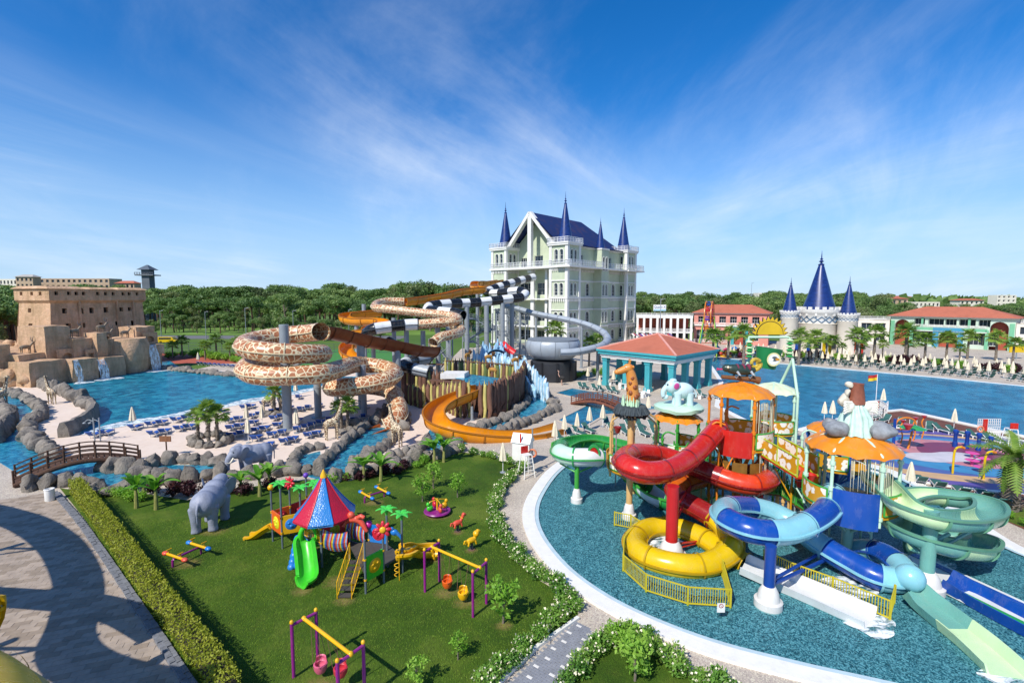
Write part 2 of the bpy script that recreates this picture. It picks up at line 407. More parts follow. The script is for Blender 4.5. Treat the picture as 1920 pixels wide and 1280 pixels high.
pool('main_pool',gp(main_px),M_FLOOR_MAIN,M_WATER_D,.012,.05)
def rim(name,px,w,h,m,z=0,smooth=0,closed=True):
 Q=gp(px,0,smooth);n=len(Q);I=offset_poly(Q,w/2);O=offset_poly(Q,-w/2);mb=MB()
 for i in range(n if closed else n-1):
  j=(i+1) % n;a,b,c,d=O[i],O[j],I[j],I[i]
  mb.add([(p.x,p.y,z) for p in (a,b,c,d)]+[(p.x,p.y,z+h) for p in (a,b,c,d)],[(4,5,6,7),(0,1,5,4),(2,3,7,6)])
 return struct(name,mb,m)
rim('main_pool_edge',main_px,.7,.08,M_WHITE)
rim('deck_pool_edge',[(1045,788),(1096,762),(1102,751),(1040,737),(1074,728),(1150,741),(1240,766),(1182,773),(1136,778),(1092,804)],.35,.08,M_DECK)
spl_px=[(1180,838),(1090,852),(1040,880),(1004,925),(991,965),(1002,1008),(1044,1065),(1110,1118),(1200,1167),(1330,1218),(1480,1259),(1640,1296),(2050,1385),(2700,1480),(2500,1200),(2080,1085),(1920,1036),(1832,984),(1740,920),(1640,876),(1480,850),(1300,838)]
SPQ=gp(spl_px,0,5)
pool('splash_pool',offset_poly(SPQ,.35),M_FLOOR_MOS,M_WATER_S,.014,.06)
rim('splash_pool_edge',spl_px,.8,.12,M_WHITE,0,5)
Qi=offset_poly(SPQ,.65);mb=MB();n=len(Qi);Qo=offset_poly(SPQ,.38)
for i in range(n):
 j=(i+1) % n;mb.add([(p.x,p.y,.085) for p in (Qo[i],Qo[j],Qi[j],Qi[i])],[(0,1,2,3)])
struct('splash_pool_step',mb,P('pale_blue_step','#b5cbd2',.5))
lawn_px=[(112,915),(180,925),(250,922),(350,938),(440,918),(520,905),(610,897),(700,882),(800,862),(870,848),(930,858),(985,876),(952,905),(930,935),(922,970),(934,1010),(964,1050),(1014,1090),(1078,1128),(1084,1152),(1010,1205),(912,1290),(890,1330),(440,1330),(375,1285),(250,1105),(160,975)]
LAWN=gp(lawn_px,.03)
struct('lawn',MB().sheet(LAWN),M_LAWN)
M_TILE=P('brown_paving_tile','#a69685',.75,.25,1.6,dirt=.15);M_TILE2=P('dark_paving_tile','#948472',.75,.25,1.6,dirt=.15);M_JOINT=P('grey_joint','#b9b0a6',.9)
M_GRAN=P('grey_granite','#75777c',.75,.3,5.0);M_PAV=P('grey_paver','#83868d',.8,.2,3.0);M_PAVW=P('white_paver','#d9d6d0',.8,.1)
def tiles(parent,poly,sx,sy,ang,gap,h,z,mats,pick,near=(0,0),limit=300,name='paving_tile',bond=.5):
 ca,sa=math.cos(ang),math.sin(ang);xs=[p.x*ca+p.y*sa for p in poly];ys=[-p.x*sa+p.y*ca for p in poly];spots=[]
 j=math.floor(min(ys)/sy)
 while j*sy < max(ys):
  i=math.floor(min(xs)/sx)-1
  while i*sx < max(xs):
   u,w=(i+(bond*(j % 2)))*sx,j*sy;x,y=u*ca-w*sa,u*sa+w*ca
   if inpoly(x,y,poly):spots.append((x,y,i,j))
   i += 1
  j += 1
 spots.sort(key=lambda q:(q[0]-near[0]) ** 2+(q[1]-near[1]) ** 2)
 rest=MB();me={}
 for k,(x,y,i,j) in enumerate(spots):
  mi=pick(i,j)
  if k < limit:
   if mi not in me:
    b=MB();a,c=sx/2-gap/2,sy/2-gap/2;e=.006
    b.prism([(-a,-c),(a,-c),(a,c),(-a,c)],-.01,h-e).prism([(-a,-c),(a,-c),(a,c),(-a,c)],h-e,h,taper=[(-a+e,-c+e),(a-e,-c+e),(a-e,c-e),(-a+e,c-e)])
    b.f=[f for q,f in enumerate(b.f) if q not in (0,1,6)];b.m=[0]*len(b.f)
    o=b.build(name,mats[mi],parent,smooth=0,local=True);me[mi]=o.data
   else:
    o=bpy.data.objects.new(name,me[mi]);COL.objects.link(o);o.parent=parent
   o.location=(x,y,z+random.uniform(-.002,.003));o.rotation_euler=(random.uniform(-.004,.004),random.uniform(-.004,.004),ang)
  else:rest.box((x,y,z+h/2-.006),(sx-gap,sy-gap,h+.012),ang,mi)
 if rest.f:rest.build('far_'+name,mats,parent,smooth=0,local=True,kind='stuff')
plaza_px=[(-420,940),(0,938),(92,922),(114,935),(150,990),(345,1290),(372,1330),(-500,1330)]
PLZ=gp(plaza_px,.008);pz=struct('plaza',MB().sheet(PLZ),P('tile_joint','#a2968a',.9))
vis=[p for p in PLZ]
tiles(pz,vis,.62,.31,R(20),.012,.012,.008,[M_TILE,M_TILE2],lambda i,j:0 if random.random() < .62 else 1,near=(-12,17))
sq=[G(a,b) for a,b in [(95,924),(150,990),(250,1140),(345,1290),(375,1340)]]
sq=resample(spl(sq,6),.42);gs=MB().sheet([V((p.x-.02,p.y,.012)) for p in sq]+[V((p.x+.42,p.y+.1,.012)) for p in reversed(sq)])
gk=struct('granite_edging',gs,M_GRAN);sm=None
for i in range(len(sq)-1):
 for k in range(2):
  c=(sq[i]+sq[i+1])/2+V((.1+.2*k,.03+.05*k,.07));d=sq[i+1]-sq[i]
  if sm is None:
   b=MB().box((0,0,0),(.39,.185,.13));o=b.build('granite_sett',M_GRAN,gk,smooth=0,local=True);sm=o.data
  else:o=bpy.data.objects.new('granite_sett',sm);COL.objects.link(o);o.parent=gk
  o.location=c+V((0,0,random.uniform(-.02,.02)));o.rotation_euler=(random.uniform(-.05,.05),random.uniform(-.05,.05),math.atan2(d.y,d.x))
path_px=[(1078,1163),(1136,1196),(1062,1300),(1040,1330),(905,1330),(950,1285)]
PTH=gp(path_px,.008);pp=struct('grey_footpath',MB().sheet(PTH),M_JOINT)
tiles(pp,PTH,.24,.12,R(-38),.008,.014,.008,[M_PAV,M_PAVW],lambda i,j:1 if (i % 3 == 0 and j % 5 == 0) else 0,near=(2,16))
kb=[G(a,b) for a,b in [(1084,1160),(1010,1212),(915,1300),(890,1330)]];mbk=MB()
for i in range(3):mbk.beam(kb[i]+V((0,0,.06)),kb[i+1]+V((0,0,.06)),.16,.14)
struct('path_kerb',mbk,M_WHITE)
BED=gp([(1128,1210),(1185,1198),(1260,1240),(1345,1300),(1345,1340),(1040,1340),(1060,1300)],.02)
struct('flower_bed',MB().sheet(BED),M_LAWN)
struct('boardwalk',MB().sheet(gp([(1612,778),(1690,771),(1920,822),(2300,890),(2300,1120),(1960,1010),(1860,965),(1760,915),(1650,875),(1560,850),(1600,800)],.012)),m_planks())
# wet play circle: painted rings lying one above the other
wc=G(1788,852);rings=[(10.6,'#5f4c93'),(9.4,'#c9a372'),(8.5,'#4c5f9a'),(7.4,'#3f86b0'),(5.2,'#c07f84'),(3.8,'#7d3350'),(2.4,'#c9c3c6')]
for k,(r,c) in enumerate(rings):
 ox,oy=(0,0) if k < 4 else ((1.2,.4) if k < 6 else (-1.6,-.8));q=[]
 for i in range(72):
  a=2*math.pi*i/72;rr=r*(1+.07*math.sin(2*a+k)+.04*math.sin(3*a+2*k))
  if k == 6:rr *= 1+.35*math.cos(2*a)
  q.append(V((wc.x+ox+rr*1.02*math.cos(a),wc.y+oy+rr*.78*math.sin(a),.02+.005*k)))
 struct('play_circle' if k == 0 else 'painted_ring',MB().sheet(q),P('ring_paint_%d' % k,c,.45,.18,.8))
q=[V((wc.x+11.2*(1+.05*math.sin(2*a))*math.cos(a),wc.y+8.75*(1+.05*math.sin(2*a))*math.sin(a),0)) for a in [2*math.pi*i/60 for i in range(60)]]
mb=MB();o2=offset_poly(q,-.35)
for i in range(60):
 j=(i+1) % 60;mb.add([(p.x,p.y,.0) for p in (o2[i],o2[j],q[j],q[i])]+[(p.x,p.y,.1) for p in (o2[i],o2[j],q[j],q[i])],[(4,5,6,7),(0,1,5,4),(2,3,7,6)])
struct('play_circle_edge',mb,M_WHITE)
# beyond the resort: running track, pitch, road
struct('running_track',MB().sheet([(-150,104,.0),(-48,104,.0),(-48,120,.0),(-150,128,.0)]),P('red_track','#a8533f',.9))
struct('sports_pitch',MB().sheet([(-48,98,.003),(-20,98,.003),(-20,135,.003),(-48,135,.003)]),P('pitch_green','#3f7d34',.9))
struct('road',MB().sheet([(-400,172,.0),(-38,166,.0),(-38,180,.0),(-400,188,.0)]),P('asphalt','#6a6a6c',.9))
struct('verge',MB().sheet([(-400,189,-.01),(-20,184,-.01),(-10,240,-.01),(-400,260,-.01)]),P('bright_grass','#64842f',.95,.4,.05))
# ================================================================ vegetation kit
rng=np.random.default_rng(11)
def m_leaf(name,c0,c1,c2,trans=.35,sc=.6,rough=.55):
 t=NT(name);co=t.co('World');oi=t.n('ShaderNodeObjectInfo');nz=t.noise(co,sc,4,.65)
 f=t.math('ADD',t.math('MULTIPLY',nz,.8),t.math('MULTIPLY',oi.outputs['Random'],.22))
 c=t.ramp(f,[(.28,c0),(.5,c1),(.78,c2)]);t.base(c,rough,.3)
 tr=t.n('ShaderNodeBsdfTranslucent');t.l(t.mix(1.0,c,(1.25,1.2,.7),'MULTIPLY'),tr.inputs[0])
 mx=t.n('ShaderNodeMixShader');mx.inputs[0].default_value=trans;t.l(t.b.outputs[0],mx.inputs[1]);t.l(tr.outputs[0],mx.inputs[2]);t.l(mx.outputs[0],t.out.inputs[0]);return t.m
def qmesh(name,pts,U,Wd,parent,mat,kind=None):
 """leaf quads: centre, half length vector, half width vector; a folded diamond each"""
 n=len(pts);v=np.empty((n,4,3));v[:,0]=pts-U;v[:,1]=pts+Wd;v[:,2]=pts+U;v[:,3]=pts-Wd
 me=bpy.data.meshes.new(name);me.vertices.add(4*n);me.vertices.foreach_set('co',v.reshape(-1))
 me.loops.add(4*n);me.loops.foreach_set('vertex_index',np.arange(4*n,dtype=np.int32))
 me.polygons.add(n);me.polygons.foreach_set('loop_start',np.arange(0,4*n,4,dtype=np.int32));me.update(calc_edges=True)
 me.materials.append(mat);o=bpy.data.objects.new(name,me);COL.objects.link(o);o.parent=parent
 if kind:o['kind']=kind
 return o
def rvec(n):
 a=rng.normal(size=(n,3));return a/np.linalg.norm(a,axis=1)[:,None]
def leafcloud(cl,n,size,asp=.45,shell=.55,up=.0):
 """cl: list of (centre, radii); returns leaf arrays spread in the outer part of each clump"""
 P_,U_,W_=[],[],[]
 wts=np.array([r[0]*r[1]+r[0]*r[2] for c,r in cl]);wts=wts/wts.sum()
 for (c,r),w in zip(cl,wts):
  k=max(6,int(n*w));d=rvec(k);rad=shell+(1-shell)*rng.random(k) ** .6
  p=np.array(c)+d*np.array(r)*rad[:,None]
  a=rvec(k)+d*.3;a[:,2] += up;a /= np.linalg.norm(a,axis=1)[:,None]
  b=np.cross(a,d+rvec(k)*.6);b /= np.linalg.norm(b,axis=1)[:,None]+1e-9
  s=size*(.6+.8*rng.random(k))[:,None]
  P_.append(p);U_.append(a*s*.5);W_.append(b*s*asp*.5)
 return np.concatenate(P_),np.concatenate(U_),np.concatenate(W_)
M_BARK=P('pine_bark','#5d4636',.9,.4,3.0,bump=.5);M_BARKG=P('grey_bark','#7a6f62',.9,.4,4.0,bump=.5)
M_PINE=m_leaf('pine_needles','#425c34','#678548','#9aab68',.3,.3);M_OAK=m_leaf('olive_leaves','#46593a','#6c7c4c','#98a070',.3,.25)
M_GREEN=m_leaf('fresh_leaves','#4f7d26','#7aab38','#aacb5c',.4,2.0);M_HEDGE=m_leaf('golden_hedge_leaves','#7c8a2a','#a6ac3c','#d2ca60',.4,1.8)
M_BUSH=m_leaf('bush_leaves','#3f6a2a','#6c9a3c','#a3be5c',.35,3.0);M_PURP=m_leaf('burgundy_leaves','#2a171c','#43222a','#5e3a34',.25,3.0)
M_PALM=m_leaf('palm_leaves','#47692a','#6f9038','#a3b758',.3,1.5);M_BAN=m_leaf('banana_leaves','#3f7424','#66a033','#a3c455',.4,1.2)
M_FLOW=P('cream_blossom','#e4dcbc',.6,.1);M_DARK=P('dark_twigs','#2f2a1c',.95)  # one even dark brown for bush stems and the hedge core
def pine_proto(seed):
 r=random.Random(seed);root=thing('stone_pine','stone pine in the wood','tree');H=11.5
 tb=MB();tb.pipe([V((0,0,-.2)),V((.15,.1,3)),V((-.1,.2,6)),V((.1,0,8.6))],.3,7,rs=[.34,.27,.22,.15])
 cl=[]
 for k in range(11):
  a=k*2.4+r.random();q=r.uniform(.3,4.4) if k else 0;x,y=q*math.cos(a),q*math.sin(a);z=H-.12*q*q-r.uniform(0,1.0)-.6
  cl.append(((x,y,z),(r.uniform(1.5,2.3),r.uniform(1.5,2.3),r.uniform(.8,1.3))))
  tb.bar((.05,.05,7+r.random()),(x*.85,y*.85,z-.4),.11,5,.05)
 tb.build('trunk',M_BARK,root,local=True);qmesh('crown',*leafcloud(cl,2300,.62,.5,.45),root,M_PINE);return root
def broad_proto(seed,mat,H=13.0,w=4.2,n=2400,name='broadleaf_tree',leaf=.62):
 r=random.Random(seed);root=thing(name,'broadleaf tree in the wood','tree');tb=MB()
 tb.pipe([V((0,0,-.1)),V((.015*H,0,H*.2)),V((0,.015*H,H*.45)),V((.008*H,0,H*.8))],.3,7,rs=[H*q for q in (.028,.022,.016,.005)]);cl=[]
 for k in range(15):
  a=k*2.4+r.random();zz=r.uniform(.3,.95)*H;q=w*math.sqrt(max(.05,1-((zz/H-.58)/.46) ** 2))*r.uniform(.25,.8);x,y=q*math.cos(a),q*math.sin(a)
  cl.append(((x,y,zz),(r.uniform(1.1,2.0)*w/4,r.uniform(1.1,2.0)*w/4,r.uniform(1.0,1.7)*w/4)))
  tb.bar((0,0,zz*.55),(x*.8,y*.8,zz-.025*H),.1*H/13,5,.003*H)
 tb.build('trunk',M_BARKG,root,local=True);qmesh('crown',*leafcloud(cl,n,leaf,.5,.4),root,mat);return root
pines=[];broads=[]
usedp=set()
def put_tree(proto,loc,s,rz,label,group):
 f=proto.name not in usedp;usedp.add(proto.name)
 return place(proto,loc,rz,s,label,group,first=f)
def frond(L,n=15,w=.55,droop=1.1,th=.35):
 """one pinnate leaf along +x, arching down"""
 mb=MB();ax=[]
 for i in range(n+1):
  t=i/n;ax.append(V((L*(t-.12*t*t*droop),0,L*(th*t-.5*droop*t*t))))
 for i in range(n):
  a,b=ax[i],ax[i+1];mb.add([a+V((0,-.03,0)),a+V((0,.03,0)),b+V((0,.02,0)),b+V((0,-.02,0))],[(0,1,2,3)])
  t=(i+.5)/n;ll=w*(math.sin(math.pi*min(1,t*.9+.12)) ** .7)
  for sg in (-1,1):
   d=(b-a).normalized();tip=a+d*ll*.75+V((0,sg*ll,-.18*ll));mb.add([a,b,tip],[(0,1,2) if sg > 0 else (1,0,2)])
   m_=(a+b)/2;tip=m_+d*ll*.7+V((0,sg*ll*.95,.12*ll));mb.add([m_,b,tip],[(0,1,2) if sg > 0 else (1,0,2)])
 return mb
def fan(L):
 """one fan leaf: stalk and pleated blade along +x"""
 mb=MB();s=L*.55;mb.bar((0,0,0),(s,0,.18*L),.018,4);c=V((s,0,.18*L))
 for i in range(15):
  a=R(-112+16*i);r=L*.6*(1-.18*abs(i-7)/7);d=V((math.cos(a),math.sin(a),.1-.1*random.random()));q=V((-d.y,d.x,0)).normalized()*r*.07
  mb.add([c,c+d*r*.45+q,c+d*r*.8+V((0,0,-.05*L)),c+d*r+V((0,0,-.22*L*random.random())),c+d*r*.45-q],[(0,1,2,3,4)])
 return mb
def palm(name,label,loc,H,L,nf,kind='pinnate',trunk=(.3,.22),parts=True,group=None,cat='palm',seed=1,shag=0.0):
 r=random.Random(seed);root=thing(name,label,cat,loc,0,group);tb=MB();n=max(5,int(H/.3));pts=[V((.05*H*math.sin(i/n*1.2)*.3,0,H*i/n)) for i in range(n+1)]
 rs=[(trunk[0]+(trunk[1]-trunk[0])*i/n)*(1+(.08 if i % 2 else -.05)) for i in range(n+1)]
 tb.pipe(pts,.3,9,rs=rs)
 if shag:
  for k in range(int(H*30)):
   a=r.random()*6.28;z=r.random()*H;q=trunk[0]+(trunk[1]-trunk[0])*z/H;p=V((q*math.cos(a),q*math.sin(a),z));d=V((math.cos(a),math.sin(a),.9));sd=V((-math.sin(a),math.cos(a),0))
   tb.add([p-sd*shag*.6,p+sd*shag*.6,p+d*shag],[(0,1,2)])
 tb.build('trunk',M_BARKG,root,local=True,smooth=0)
 src=(frond(L) if kind == 'pinnate' else fan(L));me=None;crown=MB()
 for k in range(nf):
  t=k/nf;az=k*2.39996;el=R((86 if kind == 'fan' else 72)-108*t+r.uniform(-8,8));sc=r.uniform(.8,1.1)
  Mx=Matrix.Translation(pts[-1]+V((0,0,-.1+.1*(1-t)))) @ Matrix.Rotation(az,4,'Z') @ Matrix.Rotation(-el+R(20),4,'Y') @ Matrix.Rotation(r.uniform(-.4,.4),4,'X') @ Matrix.Scale(sc,4)
  if parts:
   if me is None:o=src.build('frond',M_PALM,root,smooth=0,local=True);me=o.data
   else:o=bpy.data.objects.new('frond',me);COL.objects.link(o);o.parent=root
   o.matrix_local=Mx
  else:crown.add([Mx @ V(v) for v in src.v],src.f)
 if not parts:crown.build('crown',M_PALM,root,smooth=0,local=True)
 return root
def banana(label,loc,H=2.6,seed=0,n=10,group='banana plants by the river rocks'):
 r=random.Random(seed);root=thing('banana_plant',label,'plant',loc,0,group)
 MB().pipe([V((0,0,0)),V((.03,0,H*.3)),V((0,.03,H*.5))],.12,8,rs=[.14,.11,.08]).build('stem',P('banana_stem','#8a8a4a',.7,.3,4),root,local=True)
 for k in range(n):
  az=k*2.4+r.random()*.6;el=r.uniform(.75,1.4);L=H*r.uniform(.6,.9);mb=MB();m=7;ring=[]
  for i in range(m+1):
   t=i/m;x=L*t*math.cos(el)*(1+.2*t);z=L*(t*math.sin(el)-.5*t*t);w=.2*H/2.6*math.sin(math.pi*(.08+.9*t)) ** .7
   c=V((x,0,z));ring.append((c+V((0,-w,.25*w)),c,c+V((0,w,.25*w))))
  for i in range(m):
   a,b=ring[i],ring[i+1];mb.add([a[0],a[1],b[1],b[0]],[(0,1,2,3)]);mb.add([a[1],a[2],b[2],b[1]],[(0,1,2,3)])
  o=mb.build('leaf',M_BAN,root,local=True);o.location=(0,0,H*.45);o.rotation_euler=(0,0,az)
 return root
def bush_proto(name,mat,blossoms,r0=.62,h=.8,n=520,leaf=.16):
 root=thing(name,'bush','bush');cl=[((random.uniform(-.3,.3)*r0,random.uniform(-.3,.3)*r0,h*random.uniform(.35,.65)),(r0*random.uniform(.55,.85),r0*random.uniform(.55,.85),h*random.uniform(.35,.5))) for _ in range(5)]
 qmesh('foliage',*leafcloud(cl,n,leaf,.42,.3,.5),root,mat)
 mb=MB()
 for k in range(7):
  a=k*.9;mb.bar((0,0,-.05),(r0*.5*math.cos(a),r0*.5*math.sin(a),h*.6),.018,4)
 mb.build('stem',M_DARK,root,local=True)
 if blossoms:
  p,u,w=leafcloud([(c,(q[0]*1.06,q[1]*1.06,q[2]*1.1)) for c,q in cl],blossoms,.11,.8,.92);k=p[:,2] > h*.45;qmesh('blossoms',p[k],u[k],w[k],root,M_FLOW)
 return root
# ================================================================ building kit
M_SAGE=P('sage_render','#bac3a8',.8,.12,.4,dirt=.08);M_TRIM=P('white_trim','#dedcd6',.6,.08,1.0,dirt=.1)
M_GLASS=NT('dark_window_glass').base('#27323c',.08,.6).m
M_RAILG=P('white_railing','#d9dadb',.4)
def m_shingle(name,c0,c1,sx,sy,kind='Object'):
 t=NT(name);co=t.co(kind);b=t.n('ShaderNodeTexBrick');sep=t.n('ShaderNodeSeparateXYZ');t.l(co,sep.inputs[0])
 at=t.n('ShaderNodeMath',operation='ARCTAN2');t.l(sep.outputs[1],at.inputs[0]);t.l(sep.outputs[0],at.inputs[1])
 cb=t.n('ShaderNodeCombineXYZ');t.l(t.math('MULTIPLY',at.outputs[0],sx),cb.inputs[0]);t.l(t.math('MULTIPLY',sep.outputs[2],sy),cb.inputs[1]);t.l(cb.outputs[0],b.inputs[0])
 b.inputs['Scale'].default_value=1;b.inputs['Brick Width'].default_value=1;b.inputs['Row Height'].default_value=.5;b.inputs['Mortar Size'].default_value=.05
 b.inputs['Color1'].default_value=lin(c0);b.inputs['Color2'].default_value=lin(c1);b.inputs['Mortar'].default_value=lin([x*.35 for x in lin(c0)[:3]])
 t.base(b.outputs[0],.35,.5);t.bump(b.outputs[1],-.6,.05);return t.m
def m_rooftile(name,c0,c1,rows=2.2):
 t=NT(name);co=t.co('World');sep=t.n('ShaderNodeSeparateXYZ');t.l(co,sep.inputs[0]);w=t.n('ShaderNodeTexWave',wave_profile='SAW',bands_direction='Z');w.inputs['Scale'].default_value=rows;t.l(co,w.inputs[0])
 c=t.mix(t.noise(co,1.2,5,.7),c0,c1);c=t.mix(.45,c,t.ramp(w.outputs[1],[(0,'#6a6a6a'),(.3,'#989898'),(1,'#a8a8a8')]),'OVERLAY')
 c=t.mix(t.math('MULTIPLY',t.ramp(t.noise(co,.35,5),[(.5,'#000000'),(.75,'#ffffff')]),.3),c,'#6d4a3c');t.base(c,.8,.3);t.bump(w.outputs[1],.5,.06);return t.m
M_BLUESH=m_shingle('blue_spire_shingle','#152c66','#1f3c80',4.0,1.4);M_BLUER=m_rooftile('blue_roof_tile','#182a5c','#223a72',1.6);M_TERRA=m_rooftile('terracotta_tile','#b5644c','#c67a60');M_PINKR=P('pink_ridge','#d99a8a',.7)
WIN={}
def arc_pts(u0,u1,zs,n=8):
 c=(u0+u1)/2;r=(u1-u0)/2;return [(c-r*math.cos(math.pi*i/n),zs+r*math.sin(math.pi*i/n)) for i in range(n+1)]
def wall(mb,O,u,nrm,w,z0,z1,holes,rev=.3,mi=0):
 """front face with real openings and reveals; holes (u0,u1,za,zb,arched)"""
 O,u,nrm=V(O),V(u),V(nrm);Z=V((0,0,1));pt=lambda a,z,d=0.0:O+u*a+Z*z-nrm*d
 us=sorted({0.0,w} | {h[0] for h in holes} | {h[1] for h in holes});zs=sorted({z0,z1} | {h[2] for h in holes} | {h[3] for h in holes})
 for i in range(len(us)-1):
  for j in range(len(zs)-1):
   cu,cz=(us[i]+us[i+1])/2,(zs[j]+zs[j+1])/2
   if any(h[0] < cu < h[1] and h[2] < cz < h[3] for h in holes):continue
   mb.add([pt(us[i],zs[j]),pt(us[i+1],zs[j]),pt(us[i+1],zs[j+1]),pt(us[i],zs[j+1])],[(0,1,2,3)],mi)
 for h in holes:
  a,b,c,d=h[:4]
  if len(h) > 4 and h[4]:
   sp=d-(b-a)/2;A=arc_pts(a,b,sp);out=[(a,c)]+A+[(b,c)]
   for k in range(8):
    p,q=A[k],A[k+1];cor=(a,d) if k < 4 else (b,d);mb.add([pt(*p),pt(*cor),pt(*q)],[(2,1,0)],mi)
   mb.add([pt(*A[4]),pt(a,d),pt((a+b)/2,d)],[(0,1,2)],mi)
  else:out=[(a,c),(a,d),(b,d),(b,c)]
  m=len(out)
  for k in range(m):
   p,q=out[k],out[(k+1) % m];mb.add([pt(*p),pt(*q),pt(q[0],q[1],rev),pt(p[0],p[1],rev)],[(0,1,2,3)],mi)
def window(parent,O,u,nrm,h,rev=.3,glass=None,frame=None,mull=(1,2),trim=0.0,name='window',local=True):
 """a glazed leaf filling one opening: pane, frame bars and, with trim, a moulded surround"""
 a,b,c,d=h[:4];ar=len(h) > 4 and h[4];w,hh=b-a,d-c;key=(round(w,2),round(hh,2),ar,mull,trim,glass and glass.name,frame and frame.name)
 u,nrm=V(u),V(nrm);o=None
 if key not in WIN:
  mb=MB();t=.09;y=-rev+.02
  if ar:out=[(0,0)]+arc_pts(0,w,hh-w/2)+[(w,0)]
  else:out=[(0,0),(0,hh),(w,hh),(w,0)]
  mb.add([(p[0],y,p[1]) for p in out],[tuple(range(len(out)))],0)
  k=len(out);cx,cz=w/2,hh/2;inn=[(cx+(p[0]-cx)*(1-2*t/w),cz+(p[1]-cz)*(1-2*t/hh)) for p in out]
  for i in range(k):
   j=(i+1) % k;mb.add([(out[i][0],y+.05,out[i][1]),(out[j][0],y+.05,out[j][1]),(inn[j][0],y+.05,inn[j][1]),(inn[i][0],y+.05,inn[i][1])],[(0,1,2,3)],1)
   mb.add([(inn[i][0],y+.05,inn[i][1]),(inn[j][0],y+.05,inn[j][1]),(inn[j][0],y,inn[j][1]),(inn[i][0],y,inn[i][1])],[(0,1,2,3)],1)
  for i in range(mull[0]):mb.box((w*(i+1)/(mull[0]+1),y+.03,hh*.5-(w*.12 if ar else 0)),(.06,.05,hh-(w*.3 if ar else .1)),mi=1)
  for i in range(mull[1]):mb.box((w/2,y+.03,hh*(i+1)/(mull[1]+1)*(.85 if ar else 1)),(w-.1,.05,.05),mi=1)
  if trim:
   big=[(cx+(p[0]-cx)*(1+2*trim/w),p[1] if p[1] < .01 else cz+(p[1]-cz)*(1+2*trim/hh)) for p in out]
   for i in range(k-(1 if ar else 0)):
    j=(i+1) % k;mb.add([(out[i][0],.08,out[i][1]),(out[j][0],.08,out[j][1]),(big[j][0],.08,big[j][1]),(big[i][0],.08,big[i][1])],[(3,2,1,0)],1)
    mb.add([(big[i][0],.08,big[i][1]),(big[j][0],.08,big[j][1]),(big[j][0],-.02,big[j][1]),(big[i][0],-.02,big[i][1])],[(3,2,1,0)],1)
    mb.add([(out[i][0],.08,out[i][1]),(out[j][0],.08,out[j][1]),(out[j][0],-.02,out[j][1]),(out[i][0],-.02,out[i][1])],[(0,1,2,3)],1)
   mb.box((w/2,.06,-.08),(w+2*trim+.2,.2,.16),mi=1)
  o=mb.build(name,[glass or M_GLASS,frame or M_TRIM],parent,smooth=0,local=True);WIN[key]=o.data
 else:o=bpy.data.objects.new(name,WIN[key]);COL.objects.link(o);o.parent=parent
 Mx=Matrix((u,nrm,V((0,0,1)))).transposed().to_4x4();Mx.translation=V(O)+u*a+V((0,0,c));o.matrix_local=Mx;return o
def railing(mb,pts,h=1.0,post=1.2,r=.025,bal=0.0,mi=0,rails=(1.0,.55,.1)):
 for i in range(len(pts)-1):
  a,b=V(pts[i]),V(pts[i+1]);L=(b-a).length;k=max(1,round(L/post))
  for j in range(k+1):p=a.lerp(b,j/k);mb.box(p+V((0,0,h/2)),(r*2,r*2,h),mi=mi)
  for q in rails:mb.beam(a+V((0,0,h*q)),b+V((0,0,h*q)),r*1.8,r*1.8,mi)
  if bal:
   m=int(L/bal)
   for j in range(1,m):p=a.lerp(b,j/m);mb.box(p+V((0,0,h*.53)),(r*.9,r*.9,h*.9),mi=mi)
def spire(parent,c,r,z0,h,n=14,name='spire',mat=None):
 """slightly flared cone with a stacked finial"""
 o=MB().lathe([(r*1.06,0),(r,.06*h),(r*.8,.22*h),(r*.18,.82*h),(r*.14,.84*h)],n=n).build(name,mat or M_BLUESH,parent,local=True);o.location=(c[0],c[1],z0)
 f=MB();q=r*.12;f.lathe([(r*.17,.83*h),(r*.2,.85*h),(q*.6,.865*h),(q*.55,.885*h),(q*1.5,.9*h),(q*.6,.918*h),(q*.45,.935*h),(q*1.0,.945*h),(q*.35,.958*h),(.02,1.1*h)],n=10)
 f.build('finial',P('blue_finial','#1b3270',.35),o,local=True);return o
